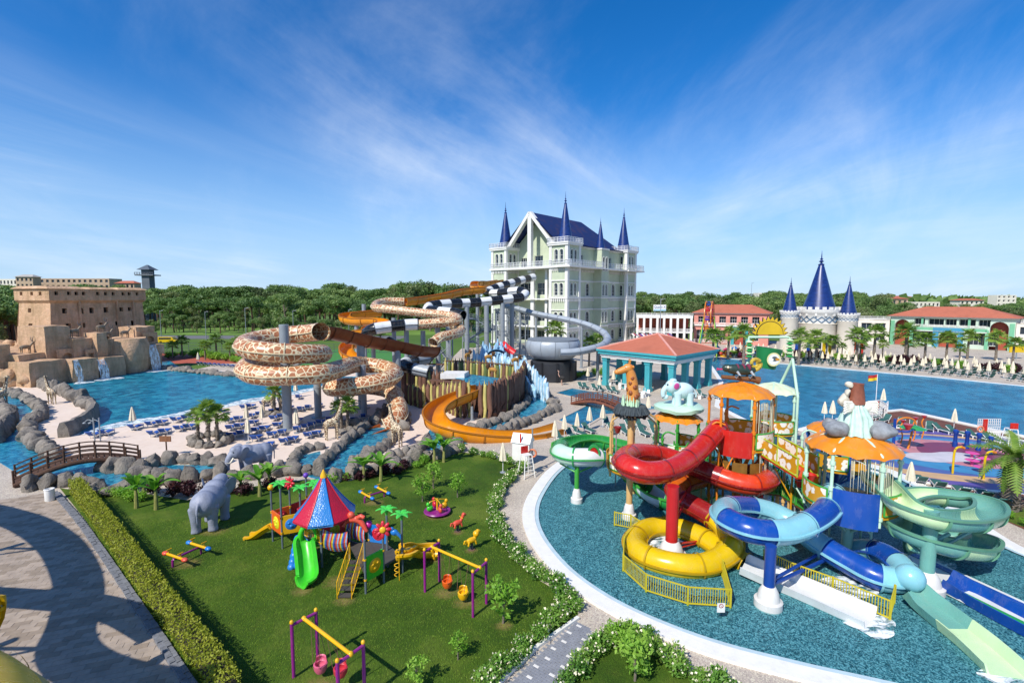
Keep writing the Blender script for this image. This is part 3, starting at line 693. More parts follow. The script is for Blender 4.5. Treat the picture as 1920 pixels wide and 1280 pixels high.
# ---------------------------------------------------------------- pale green castle
ct=D(1058,640,138);ct.z=0
castle=thing('castle_hotel','pale green castle with white trim, steep blue roof and spired corner towers','building',ct,R(48))
def band(mb,cx,cy,hw,z,out,h,mi=0):mb.box((cx,cy,z),(2*(hw+out),2*(hw+out),h),mi=mi)
def castle_tower(cx,cy,faces,hw=3.15,name='corner_tower',spires=True):
 holes=[(1.15,2.35,1.2,4.2,True),(2.95,4.15,1.2,4.2,True),(1.15,2.35,6.7,10.0,True),(2.95,4.15,6.7,10.0,True),(1.15,2.35,14.6,18.0,True),(2.95,4.15,14.6,18.0,True),(1.15,2.35,23.6,27.2,True),(2.95,4.15,23.6,27.2,True)]
 q=hw-.25;mb=MB();W_=2*q
 F={'-y':((cx-q,cy-q,0),(1,0,0),(0,-1,0)),'-x':((cx-q,cy+q,0),(0,-1,0),(-1,0,0)),'+x':((cx+q,cy-q,0),(0,1,0),(1,0,0)),'+y':((cx+q,cy+q,0),(-1,0,0),(0,1,0))}
 off=(W_-5.3)/2;hs=[(a+off,b+off,c,d,e) for a,b,c,d,e in holes]
 for k,(O,u,n) in F.items():wall(mb,O,u,n,W_,0,28.3,hs if k in faces else [],.28)
 o=mb.build(name,M_SAGE,castle,smooth=0,local=True)
 for k in faces:
  O,u,n=F[k]
  for h in hs:window(o,O,u,n,h,.28,mull=(0,2),trim=.16)
 t=MB()
 for sx in (-1,1):
  for sy in (-1,1):t.box((cx+sx*(hw-.42),cy+sy*(hw-.42),14.2),(.9,.9,28.4))
 for z,ou,h in ((5.6,.12,.5),(10.6,.06,.25),(14.0,.12,.5),(18.7,.06,.3),(28.5,.35,.5),(28.9,.5,.35),(.4,.15,.8)):band(t,cx,cy,hw,z,ou,h)
 for z in (5.2,13.6,22.0):
  for i in range(9):
   a=-hw+.5+i*(2*hw-1)/8
   for s in (-1,1):t.box((cx+a,cy+s*(hw+.02),z-.3),(.3,.22,.75));t.box((cx+s*(hw+.02),cy+a,z-.3),(.22,.3,.75))
 t.build('white_bands',M_TRIM,o,smooth=0,local=True)
 r=MB();e=hw+.4;railing(r,[(cx-e,cy-e,29.1),(cx+e,cy-e,29.1),(cx+e,cy+e,29.1),(cx-e,cy+e,29.1),(cx-e,cy-e,29.1)],1.3,1.1,.05,.28)
 r.build('parapet_railing',M_RAILG,o,smooth=0,local=True)
 if spires:spire(o,(cx,cy),2.1,29.0,12.8)
 return o
LU,LV=22.5,32.2
for (x,y,f) in ((0,0,('-x','-y')),(0,LU,('-x','-y')),(LV,0,('-x','-y','+x')),(LV,LU,('+x',))):castle_tower(x,y,f)
# long side towards the right
mb=MB();yw=-.6;hs=[]
for x0 in (4.6,9.6,20.0,24.2):
 for z0,z1 in ((1.0,4.0),(6.6,10.0),(14.5,18.2)):hs.append((x0,x0+1.9,z0,z1,True))
hs += [(20.0,23.6,23.3,26.3),(5.0,8.0,23.3,26.3)]
wall(mb,(0,yw,0),(1,0,0),(0,-1,0),LV,0,28.2,hs,.3)
mb.box((LV-.5,LU/2,14.1),(.4,LU,28.2));mb.box((LV/2,LU+.4,14.1),(LV,.4,28.2))
cw=mb.build('wall',M_SAGE,castle,smooth=0,local=True)
for h in hs:window(cw,(0,yw,0),(1,0,0),(0,-1,0),h,.3,mull=(1,2),trim=.2 if len(h) > 4 else 0)
t=MB()
for z,d in ((5.6,.3),(10.6,.15),(14.0,.3),(18.7,.15),(28.4,.5)):t.box((LV/2,yw-d/2,z),(LV-6.4,d,.45))
for z in (5.2,13.6,22.0):
 for i in range(34):t.box((3.6+i*.76,yw-.15,z-.3),(.28,.28,.7))
t.box((LV/2,yw-1.6,22.5),(LV-6.2,3.2,.4));t.build('cornice',M_TRIM,cw,smooth=0,local=True)
# projecting bay with its own small spire
mb=MB();hb=[(.6,1.7,1.2,4.2,True),(2.3,3.4,1.2,4.2,True),(.6,1.7,6.7,10.0,True),(2.3,3.4,6.7,10.0,True),(.6,1.7,14.6,18.0,True),(2.3,3.4,14.6,18.0,True),(.6,1.7,22.0,26.0,True),(2.3,3.4,22.0,26.0,True)]
wall(mb,(13.6,-3.4,0),(1,0,0),(0,-1,0),4.0,0,28.0,hb,.28);wall(mb,(13.6,yw,0),(0,-1,0),(-1,0,0),2.8,0,28.0,[],.2);wall(mb,(17.6,-3.4,0),(0,1,0),(1,0,0),2.8,0,28.0,[],.2)
mb.box((15.6,-2,27.95),(3.99,2.79,.1))
by=mb.build('bay',M_SAGE,castle,smooth=0,local=True)
for h in hb:window(by,(13.6,-3.4,0),(1,0,0),(0,-1,0),h,.28,mull=(0,2),trim=.14)
t=MB()
for z in (5.6,10.6,14.0,18.7,28.3):t.box((15.6,-2.0,z),(4.3,3.1,.4))
t.build('white_bands',M_TRIM,by,smooth=0,local=True);spire(by,(15.6,-1.6),1.35,28.5,8.5)
# gable end towards the left, deep balcony behind a tall white column
mb=MB();xb=2.6;hg=[(4.0,6.4,23.2,26.0),(9.4,12.6,23.2,26.4),(3.6,8.4,7.0,10.0),(10.5,15.5,7.0,10.0),(3.6,8.4,1.0,4.2),(10.5,15.5,1.0,4.2),(3.6,8.4,14.8,18.4),(10.5,15.5,14.8,18.4)]
wall(mb,(xb,LU,0),(0,-1,0),(-1,0,0),LU,0,28.2,hg,.3)
mb.add([(xb,1,28.2),(xb,LU-1,28.2),(xb,LU/2,37.6)],[(0,1,2)])
gw=mb.build('gable_wall',M_SAGE,castle,smooth=0,local=True)
for h in hg:window(gw,(xb,LU,0),(0,-1,0),(-1,0,0),h,.3,mull=(2,1))
t=MB();gx=-1.6
def gbeam(p,q,w,h):t.beam(p,q,w,h)
t.beam((gx,2.0,28.0),(gx,LU/2,38.4),1.3,.9);t.beam((gx,LU-2.0,28.0),(gx,LU/2,38.4),1.3,.9);t.box((gx,LU/2,29.5),(1.1,1.3,16.6))
t.box((gx+1,LU/2,22.5),(6.0,LU+7.0,.55));t.box((gx+1.2,LU/2,11.5),(.7,1.2,22));t.box((gx+1.4,LU/2-5,11.5),(.6,.9,22))
for z in (5.6,13.6):t.box((gx+1.8,LU/2,z),(3.6,LU-6.3,.4))
t.build('gable_frame',M_TRIM,gw,smooth=0,local=True)
r=MB();railing(r,[(gx-1.7,-4.4,22.8),(gx-1.7,LU+3.4,22.8)],1.5,1.2,.05,.3);railing(r,[(-4.5,-4.6,22.8),(13,-4.6,22.8)],1.5,1.2,.05,.3);railing(r,[(19,-2.4,22.8),(28,-4.6,22.8),(37.5,-4.6,22.8),(37.5,8,22.8)],1.5,1.2,.05,.3)
r.build('balcony_railing',M_RAILG,castle,smooth=0,local=True)
t=MB();t.box((4.4,-2.4,22.52),(17.4,4.6,.5));t.box((32.6,-1.0,22.48),(10.4,7.6,.46));t.box((35.6,6,22.52),(4.4,8,.5));t.build('balcony_slab',M_TRIM,castle,smooth=0,local=True)
mb=MB();e=28.6;rz=38.6;x0,x1=-2.2,LV+.6;ym=LU/2
for s in (0,.35):
 mb.add([(x0,.2,e-s),(x1,.2,e-s),(x1-8.5,ym,rz-s),(x0,ym,rz-s),(x1,LU-.2,e-s),(x0,LU-.2,e-s)],[(0,1,2,3),(3,2,4,5),(1,4,2)])
mb.box((LV/2+.5,-1.0,28.65),(LV-6,2.0,.12));mb.build('roof',M_BLUER,castle,smooth=0,local=True)
# ---------------------------------------------------------------- sandstone fort by the wave pool
def m_sandstone():
 t=NT('moulded_sandstone');co=t.co('World');a=t.noise(co,.5,6,.65);s=t.noise(t.co('World',(1,1,.15)),1.4,6,.7);h=t.noise(t.co('World',(.3,.3,2.2)),1.0,4)
 c=t.ramp(a,[(.3,'#bd9e7c'),(.55,'#d4b592'),(.75,'#e0c6a6')]);c=t.mix(t.math('MULTIPLY',t.ramp(s,[(.45,'#000000'),(.7,'#ffffff')]),.45),c,'#94704e');c=t.mix(.3,c,t.ramp(h,[(.35,'#707070'),(.65,'#959595')]),'OVERLAY')
 t.base(c,.9,.2);t.bump(t.math('ADD',t.noise(co,2.5,6,.7),a),.8,.25);return t.m
M_STONE=m_sandstone();M_HOLE=P('opening_shade_paint','#2b211b',.95)  # near-black colour paints in the shade behind fort and cliff openings
fd=V((.256,.967,0)).normalized();fn=V((fd.y,-fd.x,0));FC=V((-.938*92,92,0));FZ=4.6
fort=thing('sandstone_fort','tan sandstone fort with small square windows and overhanging parapet','building',FC,math.atan2(fd.y,fd.x));fort.scale=(1,1,.95)
FL,FWd,FH=17.5,8.2,16.6
mb=MB();hf=[];rr=random.Random(3)
for z,n in ((12.1,6),(9.0,5),(6.0,3)):
 for i in range(n):
  c=1.3+(FL-2.6)*(i+.5+rr.uniform(-.2,.2))/n;s=rr.uniform(.32,.46);hf.append((c-s,c+s,z-s*1.2+rr.uniform(-.2,.2),z+s*1.2))
wall(mb,(0,0,0),(1,0,0),(0,-1,0),FL,0,14.3,hf,.7)
hl=[(2.4,3.2,11.8,12.6),(2.6,3.6,8.2,9.6),(1.4,2.3,5.2,6.0),(4.6,5.6,5.4,6.4)]
wall(mb,(0,FWd,0),(0,-1,0),(-1,0,0),FWd,0,14.3,hl,.7)
mb.add([(FL,0,0),(FL,FWd,0),(FL,FWd,14.3),(FL,0,14.3),(0,FWd,0),(0,FWd,14.3)],[(0,1,2,3),(1,4,5,2),(3,2,5)])
def batter(v):
 x,y,z=v;k=.13*max(0,1-z/14.3) ** 1.3;cx,cy=FL/2,FWd/2
 return (x+(x-cx)*k*(1.2 if x < cx else .35),y+(y-cy)*k*1.2,z)
mb.v=[batter(v) for v in mb.v];fwl=mb.build('wall',M_STONE,fort,smooth=0,local=True)
bk=MB().box((FL/2,FWd/2,7),(FL-1.3,FWd-1.3,14));bk.v=[batter(v) for v in bk.v];bk.build('shade_backing_box',M_HOLE,fwl,smooth=0,local=True)  # added box behind the windows, darkness of the inside is its colour
mb=MB();hp=[(c,c+.62,15.25,15.95) for c in (.9,3.0,4.3,5.6,8.2,9.7,11.2,13.2,14.5,16.2)]
wall(mb,(-.5,-.6,0),(1,0,0),(0,-1,0),FL+.9,14.2,16.5,hp,.5);wall(mb,(-.5,FWd+.4,0),(0,-1,0),(-1,0,0),FWd+1,14.2,16.5,[(1.6,2.3,15.2,15.9),(4.4,5.1,15.2,15.9),(6.6,7.3,15.2,15.9)],.5)
mb.add([(-.5,-.6,14.2),(FL+.4,-.6,14.2),(FL,0,13.6),(0,0,13.6),(-.5,FWd+.4,14.2),(0,FWd,13.6),(FL+.4,FWd+.4,14.2),(FL+.4,-.6,16.5),(FL+.4,FWd+.4,16.5),(-.5,FWd+.4,16.5)],[(0,1,2,3),(0,3,5,4),(1,6,8,7),(6,4,9,8)])
pw=mb.build('parapet',M_STONE,fort,smooth=0,local=True)
MB().box((FL/2,FWd/2,15.2),(FL-.4,FWd-.4,2.2)).build('shade_backing_box',M_HOLE,pw,smooth=0,local=True)
for x0,x1,h in ((-.9,5.6,.55),(6.4,11.6,.45),(11.9,FL+.7,.5)):
 m2=MB().prism([(x0,-.9),(x1,-.9),(x1,FWd+.7),(x0,FWd+.7)],16.5,16.5+h,taper=[(x0+.7,.4),(x1-.7,.4),(x1-.7,FWd-.5),(x0+.7,FWd-.5)])
 m2.build('roof_cap',M_STONE,fort,smooth=0,local=True)
for x in (4.7,11.9,15.3):MB().pipe([V((x,-.05,0)),V((x+.1,-.2,7)),V((x,-.3,14))],.25,6,rs=[.4,.3,.2]).build('buttress',M_STONE,fort,local=True)
# rock ledges and water walls under the fort, set along the pool edge
A0=G(115,718)
def fline(px):
 k=(px-960)/FPX;d2=ray(px,640);k=d2.x/d2.y;s=(k*A0.y-A0.x)/(fd.x-k*fd.y);return s
def rough(name,s0,s1,z0,z1,d0,d1,parent,jit=.22,seg=None,seed=0,top=None,mat=None):
 """a moulded block: s along the pool edge, d back from it"""
 nx,ny,nz=seg or (max(2,int((s1-s0)/.9)),max(2,int((d1-d0)/1.2)),max(2,int((z1-z0)/.9)));mb=MB();idx={}
 def vid(i,j,k):
  if (i,j,k) not in idx:
   s=s0+(s1-s0)*i/nx;d=d0+(d1-d0)*j/ny;z=z0+(z1-z0)*k/nz
   p=A0+fd*s-fn*d;p.z=z;q=noise.noise_vector(V((p.x,p.y,z))*.55+V((seed,0,0)))*jit+noise.noise_vector(V((p.x,p.y,z))*1.7)*jit*.4
   if k == 0:q.z=0
   idx[(i,j,k)]=len(mb.v);mb.v.append(tuple(p+q))
  return idx[(i,j,k)]
 for i in range(nx):
  for k in range(nz):
   for j in (0,ny):mb.f.append((vid(i,j,k),vid(i+1,j,k),vid(i+1,j,k+1),vid(i,j,k+1))[::(1 if j == 0 else -1)])
 for j in range(ny):
  for k in range(nz):
   for i in (0,nx):mb.f.append((vid(i,j,k),vid(i,j,k+1),vid(i,j+1,k+1),vid(i,j+1,k))[::(1 if i == 0 else -1)])
 for i in range(nx):
  for j in range(ny):mb.f.append((vid(i,j,nz),vid(i+1,j,nz),vid(i+1,j+1,nz),vid(i,j+1,nz)))
 mb.m=[0]*len(mb.f);return mb.build(name,mat or M_STONE,parent,smooth=30)
def zt(px,y,s):return D(px,y,(A0+fd*s).y).z
def ledge(px0,px1,ytop,d0,d1,seed,name='rock_block',z0=-.2,jit=.2):
 s0,s1=fline(px0),fline(px1);z1=zt((px0+px1)/2,ytop,(s0+s1)/2);return rough(name,s0,s1,z0,z1,d0,d1,wf,jit,seed=seed)
wf=thing('waterfall_cliff','sandstone cliff of stepped blocks with waterfalls above the wave pool','rockwork',A0)
ledge(48,118,676,-.3,9,1);ledge(58,112,664,3.0,12,2);ledge(20,60,648,5,18,3)
ledge(118,168,672,-1.6,3,4);ledge(107,153,612,2.6,9,5);ledge(150,190,634,1.6,7,6);ledge(184,223,668,-1.2,4,7);ledge(186,206,624,.6,3.4,8);ledge(206,226,636,1.0,5,9);ledge(220,240,640,1.2,5,10)
ledge(268,302,646,-.8,3.6,11,z0=3.0);ledge(266,300,612,1.2,5.6,12);ledge(232,300,655,3,9,13);ledge(-10,300,660,6,26,14,jit=.4)
s=fline(252);p=A0+fd*s-fn*1.6;zz=zt(252,634,s)
mb=MB().lathe([(2.6,-.2),(3.1,1.0),(3.5,zz*.5),(3.4,zz*.8),(2.9,zz),(1.5,zz+.1),(0,zz)],c=(p.x,p.y,0),n=22).jitter(.25,.5,3);mb.build('round_bastion',M_STONE,wf)
s=fline(288);p=A0+fd*s-fn*1.0;MB().lathe([(1.3,-.2),(1.8,1.0),(1.9,3.0),(1.2,3.4)],c=(p.x,p.y,0),n=16).jitter(.2,.6,4).build('round_footing',M_STONE,wf)
for px,y0_,y1_,w,d in ((141,662,676,1.6,2.3),(177,662,674,.9,1.3),(181,685,708,.9,1.3),(287,630,641,1.5,.95)):
 s=fline(px);c=A0+fd*s-fn*(d+.3);za,zb=zt(px,y1_,s),zt(px,y0_,s);mb=MB()
 wall(mb,c-fd*w-fn*-.62,fd,fn,2*w,za-.5,zb+.7,[(w*.5,w*1.5,za,zb,px in (141,287))],.9)
 o=mb.build('niche',M_STONE,wf,smooth=0);q=c-fn*.25;MB().box((q.x,q.y,(za+zb)/2),(w*1.4,.1,zb-za+.6),math.atan2(fd.y,fd.x)).build('shade_backing_panel',M_HOLE,o,smooth=0)  # panel closing the niche, painted dark in place of shade
M_FALL=NT('falling_water');M_FALL.base('#e4eef0',.35,.5);tr=M_FALL.n('ShaderNodeBsdfTransparent');mx=M_FALL.n('ShaderNodeMixShader')
M_FALL.l(M_FALL.ramp(M_FALL.noise(M_FALL.co('World',(3,3,.35)),2.2,5,.7),[(.38,'#000000'),(.6,'#ffffff')]),mx.inputs[0]);M_FALL.l(tr.outputs[0],mx.inputs[1]);M_FALL.l(M_FALL.b.outputs[0],mx.inputs[2]);M_FALL.l(mx.outputs[0],M_FALL.out.inputs[0]);M_FALL=M_FALL.m
for px,yt,w,off,lab in ((276,646,1.5,-1.0,'white waterfall pouring beside the round bastion into the wave pool'),(170,673,1.2,-1.9,'thin waterfall spilling from the block left of the doorway'),(122,674,.8,-1.9,'narrow trickle running down the left block face')):
 s=fline(px);c=A0+fd*s-fn*off;zz=zt(px,yt,s);vs=[];fs=[]
 for k in range(9):
  t=k/8;o_=.9*t;z=zz*(1-t*t)+.07*t
  for j in range(5):q=c+fd*(w*(j/4-.5)*(1+.3*t))+fn*(o_+.12*math.sin(j*2.1+k));vs.append((q.x,q.y,z))
 for k in range(8):
  for j in range(4):fs.append((k*5+j,k*5+j+1,k*5+j+6,k*5+j+5))
 th=thing('waterfall',lab,'waterfall',c);MB().add(vs,fs).build('falling_water',M_FALL,th);e=c+fn*1.4
 MB().sheet([V((e.x+1.6*(1+.3*math.sin(3*a))*math.cos(a)*w,e.y+1.7*w*math.sin(a),.066)) for a in [i*2*math.pi/20 for i in range(20)]]).build('foam_patch',M_FOAM,th,smooth=0)
# ---------------------------------------------------------------- teal pavilion with terracotta hip roof
M_TEAL=P('teal_paint','#3f9fa6',.55,.15,.8,dirt=.08);M_TEALD=P('deep_teal','#2f8790',.55,.15,.8)
pc=D(1264,680,69);eave=pc.z
lft,rgt=D(1130,664,69*1.13),D(1352,670,69*1.085)
ul=V((lft.x-pc.x,lft.y-pc.y,0));ur=V((rgt.x-pc.x,rgt.y-pc.y,0));ul.normalize();ur=V((ul.y,-ul.x,0));PW,PD=12.6,12.6
pav=thing('pavilion','open teal pavilion with square columns and terracotta hip roof by the pool','pavilion',(pc.x,pc.y,0),math.atan2(ur.y,ur.x))
PE=eave
# local: x along the right eave, y along the left eave, corner at origin
t=MB();t.box((PW/2,PD/2,PE-.15),(PW,PD,.3));t.box((PW/2,PD/2,PE+.15),(PW+.3,PD+.3,.3));t.build('white_eaves',M_TRIM,pav,smooth=0,local=True)
t=MB();t.box((PW/2,PD/2,PE+.52),(PW+.8,PD+.8,.44));t.box((PW/2,PD/2,PE+.9),(PW+1.2,PD+1.2,.32));t.build('fascia',M_TEAL,pav,smooth=0,local=True)
mb=MB();q=.55;zt_=PE+1.06;ap=(PW/2,PD/2,PE+3.5)
mb.add([(-q,-q,zt_),(PW+q,-q,zt_),(PW+q,PD+q,zt_),(-q,PD+q,zt_),ap],[(0,1,4),(1,2,4),(2,3,4),(3,0,4)]);ro=mb.build('roof',M_TERRA,pav,smooth=0,local=True)
t=MB()
for c in ((-q,-q),(PW+q,-q),(PW+q,PD+q),(-q,PD+q)):t.beam((c[0],c[1],zt_+.05),(ap[0],ap[1],ap[2]+.05),.3,.16)
t.build('ridge_tiles',M_PINKR,ro,smooth=0,local=True)
for i in range(4):
 for j in range(4):
  if 0 < i < 3 and 0 < j < 3:continue
  x,y=.55+i*(PW-1.1)/3,.55+j*(PD-1.1)/3;c=MB();c.box((x,y,(PE-.3)/2),(.8,.8,PE-.3));c.box((x,y,.3),(1.0,1.0,.6));c.box((x,y,PE-.65),(.98,.98,.2));c.prism([(x-.42,y-.42),(x+.42,y-.42),(x+.42,y+.42),(x-.42,y+.42)],PE-.55,PE-.3,taper=[(x-.62,y-.62),(x+.62,y-.62),(x+.62,y+.62),(x-.62,y+.62)])
  c.build('column',M_TEAL,pav,smooth=0,local=True)
MB().box((PW/2,PD-1.2,1.3),(PW-5,.3,2.6)).build('bar_wall',M_TEALD,pav,smooth=0,local=True)
# ================================================================ water slides left of the castle
def m_giraffe(name,sc,c0='#8e4a2a',c1='#a8623c',line='#d9c49c',th=.045):
 t=NT(name);co=t.co('World');e=t.vor(co,sc,'DISTANCE_TO_EDGE');nz=t.noise(co,2.2,4);f=t.ramp(e,[(th,'#000000'),(th+.04,'#ffffff')])
 t.base(t.mix(f,line,t.mix(nz,c0,c1)),.35,.5);t.bump(f,.25,.02);return t.m
M_GIR=m_giraffe('giraffe_fibreglass',1.8,'#9a5c38','#b47a52','#e0cea8',.05);M_GIR2=m_giraffe('giraffe_fibreglass_small',2.0,'#9a5c38','#b47a52','#e0cea8',.06);M_CREAM=gloss('cream_flange','#d8c8a4',.4)
M_STEEL=P('grey_steel','#8d9499',.45,.12,.8,metal=.1,dirt=.08);M_STEELD=P('dark_steel','#4b5056',.5,.12);M_BROWN=gloss('brown_fibreglass','#7d3f1e',.35);M_ORNG=gloss('orange_fibreglass','#dd8a0c',.28);M_ORNGD=P('orange_joint','#a5650a',.5)
M_BLK=gloss('black_fibreglass','#17191c',.2);M_WHT=gloss('white_fibreglass','#dfe0de',.25);M_GREY=gloss('grey_fibreglass','#a0a8af',.3);M_GREYJ=P('grey_joint_flange','#787f86',.5);M_BLKJ=P('black_joint','#3c4046',.5)
def circ(r,n,a0=0,a1=360):return [(r*math.cos(R(a0+(a1-a0)*i/n)),r*math.sin(R(a0+(a1-a0)*i/n))) for i in range(n if a1-a0 == 360 else n+1)]
def flume(root,path,r,mats,sect,arc=None,flange=None,n=16,step=.35,th=.06,name='tube_section',fin=True,bank=None):
 """one slide run built from bolted sections; arc gives an open chute (degrees, 0 = right wall, 270 = bottom)"""
 pts=resample(path,step);fr=frames(pts);L=len(fr)
 if bank:
  fr=[(p,(S*math.cos(b)+N*math.sin(b)),(N*math.cos(b)-S*math.sin(b)),T) for (p,S,N,T),b in zip(fr,[bank]*L)]
 k=max(1,round((L-1)*step/sect));cuts=[round(i*(L-1)/k) for i in range(k+1)];out=[]
 for i in range(k):
  seg=fr[cuts[i]:cuts[i+1]+1];mb=MB();m=mats[i % len(mats)]
  if len(seg) < 2:continue
  if arc:
   m_=max(6,n // 2+2);o_=circ(r,m_,*arc);i_=circ(r-th,m_,*arc)[::-1];mb.sweep(seg,o_+i_)
   for q in (0,-1):e=o_[q];sg=1 if e[0] > 0 else -1;mb.sweep(seg,[(e[0]-.04*sg,e[1]-.06),(e[0]+.12*sg,e[1]-.06),(e[0]+.12*sg,e[1]+.05),(e[0]-.04*sg,e[1]+.05)],1)
   ring=[(a*(r+.09)/r,b*(r+.09)/r) for a,b in o_]+[(a*(r-th*.2)/(r-th),b*(r-th*.2)/(r-th)) for a,b in i_]
  else:
   mb.sweep(seg,circ(r,n),cap=False);ring=None
   if fin:
    for sg in (-1,1):mb.sweep(seg,[(sg*(r-.03),-.05),(sg*(r+.1),-.05),(sg*(r+.1),.05),(sg*(r-.03),.05)],1)
  p,S,N,T=seg[0];e=[(p-T*.05,S,N,T),(p+T*.05,S,N,T)];mb.sweep(e,ring if ring else circ(r+.07,n),1,cap=bool(ring))
  if i == k-1:p,S,N,T=seg[-1];e=[(p-T*.07,S,N,T),(p+T*.03,S,N,T)];mb.sweep(e,ring if ring else circ(r+.09,n),1,cap=bool(ring))
  out.append(mb.build(name,[m,flange or m],root,smooth=35))
 return pts
def post(root,top,r=.3,base=0.0,mat=None,arm=None,name='support_post'):
 top=V(top);mb=MB();mb.bar((top.x,top.y,base),top,r,14);mb.lathe([(r*1.9,0),(r*1.9,.12),(r*1.05,.14)],c=(top.x,top.y,base),n=14);mb.lathe([(r*1.12,-.06),(r*1.12,.06)],c=(top.x,top.y,(top.z+base)*.55),n=14)
 for a in (arm or []):
  a=V(a);s=V((top.x,top.y,a.z-.9));mb.bar(V((top.x,top.y,a.z)),a,r*.3,6);mb.bar(s,a,r*.22,6)
 return mb.build(name,mat or M_STEEL,root)
def pd(l):return [D(*p) for p in l]
# giraffe-patterned double coil over the beach
c1=G(540,805);c2=G(683,780)
gs=thing('giraffe_water_slide','giraffe patterned tube slide coiling twice on grey posts above the beach','water slide',c1)
h1=helix(c1,3.75,10.3,6.25,R(38),600/360,26);h2=helix(c2,3.6,5.75,2.2,R(118),-478/360,26)
mid=[D(588,702,48.6),D(618,697,51.0),D(650,687,55.5),D(668,683,59.0)]
ex=[G(752,790,1.35),G(742,806,.95),G(727,812,.75)];ex=[D(748,764,55.0),D(746,780,53.2),D(735,795,52.0),D(722,802,51.6)]
pth=h1[:-2]+spl([h1[-2]]+mid+[h2[1]],8)[1:-1]+h2[1:]+spl([h2[-1]]+ex,6)[1:]
flume(gs,pth,.98,[M_GIR],3.4,flange=M_CREAM,n=18,step=.4)
em=ex[-1];flume(gs,[em,em+V((-.6,-.6,-.1)),em+V((-1.5,-1.5,-.3))],1.0,[gloss('orange_brown_mouth','#b3561c',.35)],2.2,arc=(170,370),name='exit_trough')
a1=[h1[8],h1[22],h1[36]];post(gs,(c1.x,c1.y,11.2),.48,arm=[V((c1.x,c1.y,z))+V((math.cos(a),math.sin(a),0))*2.9 for z,a in ((8.6,R(200)),(7.4,R(330)),(6.6,R(180)),(6.2,R(300)))])
post(gs,(c2.x,c2.y,6.1),.34,arm=[V((c2.x,c2.y,z))+V((math.cos(a),math.sin(a),0))*2.8 for z,a in ((5.0,R(20)),(4.2,R(250)),(2.6,R(200)))])
q=D(594,700,56.5);post(gs,(q.x,q.y,6.6),.4);q=D(629,690,62);post(gs,(q.x,q.y,5.6),.3);q=D(700,560,64)
bs=thing('brown_wave_chute','wide open brown chute sweeping from the steel platform to the giraffe coil','water slide',G(690,765))
flume(bs,spl(pd([(812,650,68),(790,649,66.5),(745,640,64.5),(700,632,62.5),(655,622,60.5),(620,614,58.8),(596,613,57.6),(580,617,57)]),6),1.45,[M_BROWN],2.6,arc=(178,352),flange=P('brown_joint','#5a2c14',.5),n=18,step=.5,name='chute_section')
for px,Z,y in ((676,61.5,636),(745,64,650)):q=D(px,y,Z);post(bs,q,.5 if px < 700 else .4)
# multi-coloured tube: orange, giraffe, then black and white
us=thing('long_tube_slide','long tube slide changing from orange to giraffe to black and white','water slide',G(860,690))
o1=pd([(938,528,132),(915,531,124),(893,531,118),(890,539,113),(905,542,110),(868,546,106),(828,555,101),(790,561,97),(757,565,93)])
flume(us,spl(o1,6),.95,[M_ORNG],3.0,arc=(150,390),flange=M_ORNGD,step=.5,name='chute_section')
g1=pd([(757,565,93),(725,565,92),(706,570,89),(705,577,85.5),(725,579,84),(786,586,82.5),(832,590,81),(855,595,79),(856,601,76.5),(832,604,75),(783,608,74.5)])
flume(us,spl(g1,6),.72,[M_GIR2],2.6,flange=M_CREAM,step=.4)
flume(us,spl(pd([(783,608,74.5),(760,609,74),(725,613,73),(700,617,72),(688,624,73)]),6),.85,[M_WHT,M_BLK],2.0,flange=M_BLKJ,step=.4)
g2=pd([(850,610,79),(862,614,77),(863,622,75),(848,627,72),(826,632,70),(812,643,68.5)]);flume(us,spl(g2,6),.72,[M_GIR2],1.8,flange=M_CREAM,step=.4)
for px,y,Z in ((682,570,92),(738,596,84),(820,588,83),(821,612,76),(762,620,75),(793,620,76),(895,550,112)):q=D(px,y,Z);post(us,q,.38)
ors=thing('orange_flume','orange open flume zigzagging behind the brown chute','water slide',G(690,700))
flume(ors,spl(pd([(712,584,90),(680,587,88),(652,590,86),(646,596,84),(665,600,83),(700,600,82),(718,604,80),(705,612,77),(680,620,74),(672,628,76),(720,642,80),(690,642,80),(662,643,77),(649,651,74),(652,664,70),(675,675,67),(705,686,66),(742,703,66)]),6),.95,[M_ORNG],3.0,arc=(160,380),flange=M_ORNGD,step=.45,name='chute_section')
for px,y,Z in ((668,605,83),(700,650,79)):q=D(px,y,Z);post(ors,q,.34)
bw=thing('striped_tube_slide','black and white banded tube slide leaving the castle terrace','water slide',G(930,690))
flume(bw,spl(pd([(1000,520,134),(975,526,129),(945,535,123),(922,543,119),(914,549,116),(930,551,113),(955,548,111),(975,546,110),(985,550,108)]),6),1.05,[M_WHT,M_BLK],2.4,flange=M_BLKJ,step=.5)
flume(bw,spl(pd([(985,550,108),(978,557,106),(950,561,104),(915,565,102),(880,568,100),(840,570,97),(808,574,94),(803,581,92),(820,584,90),(850,587,89),(868,592,88)]),6),.95,[M_WHT,M_BLK],2.4,flange=M_BLKJ,step=.5)
for px,y,Z in ((912,572,101),(942,568,103),(875,575,99),(840,578,96),(960,566,106)):q=D(px,y,Z);post(bw,q,.5)
lb=thing('dark_exit_tube','dark grey banded tube slide dropping behind the log wall','water slide',G(780,720))
flume(lb,spl(pd([(728,640,80),(750,651,79),(778,656,78),(803,662,77),(800,672,74),(770,677,71),(757,683,68),(764,688,66.5),(784,693,66),(806,698,65.5)]),6),.85,[M_BLK,M_GREY,M_BLK,M_WHT],2.2,flange=M_BLKJ,step=.4)
post(lb,D(796,664,78),.3);post(lb,D(748,655,80),.3)
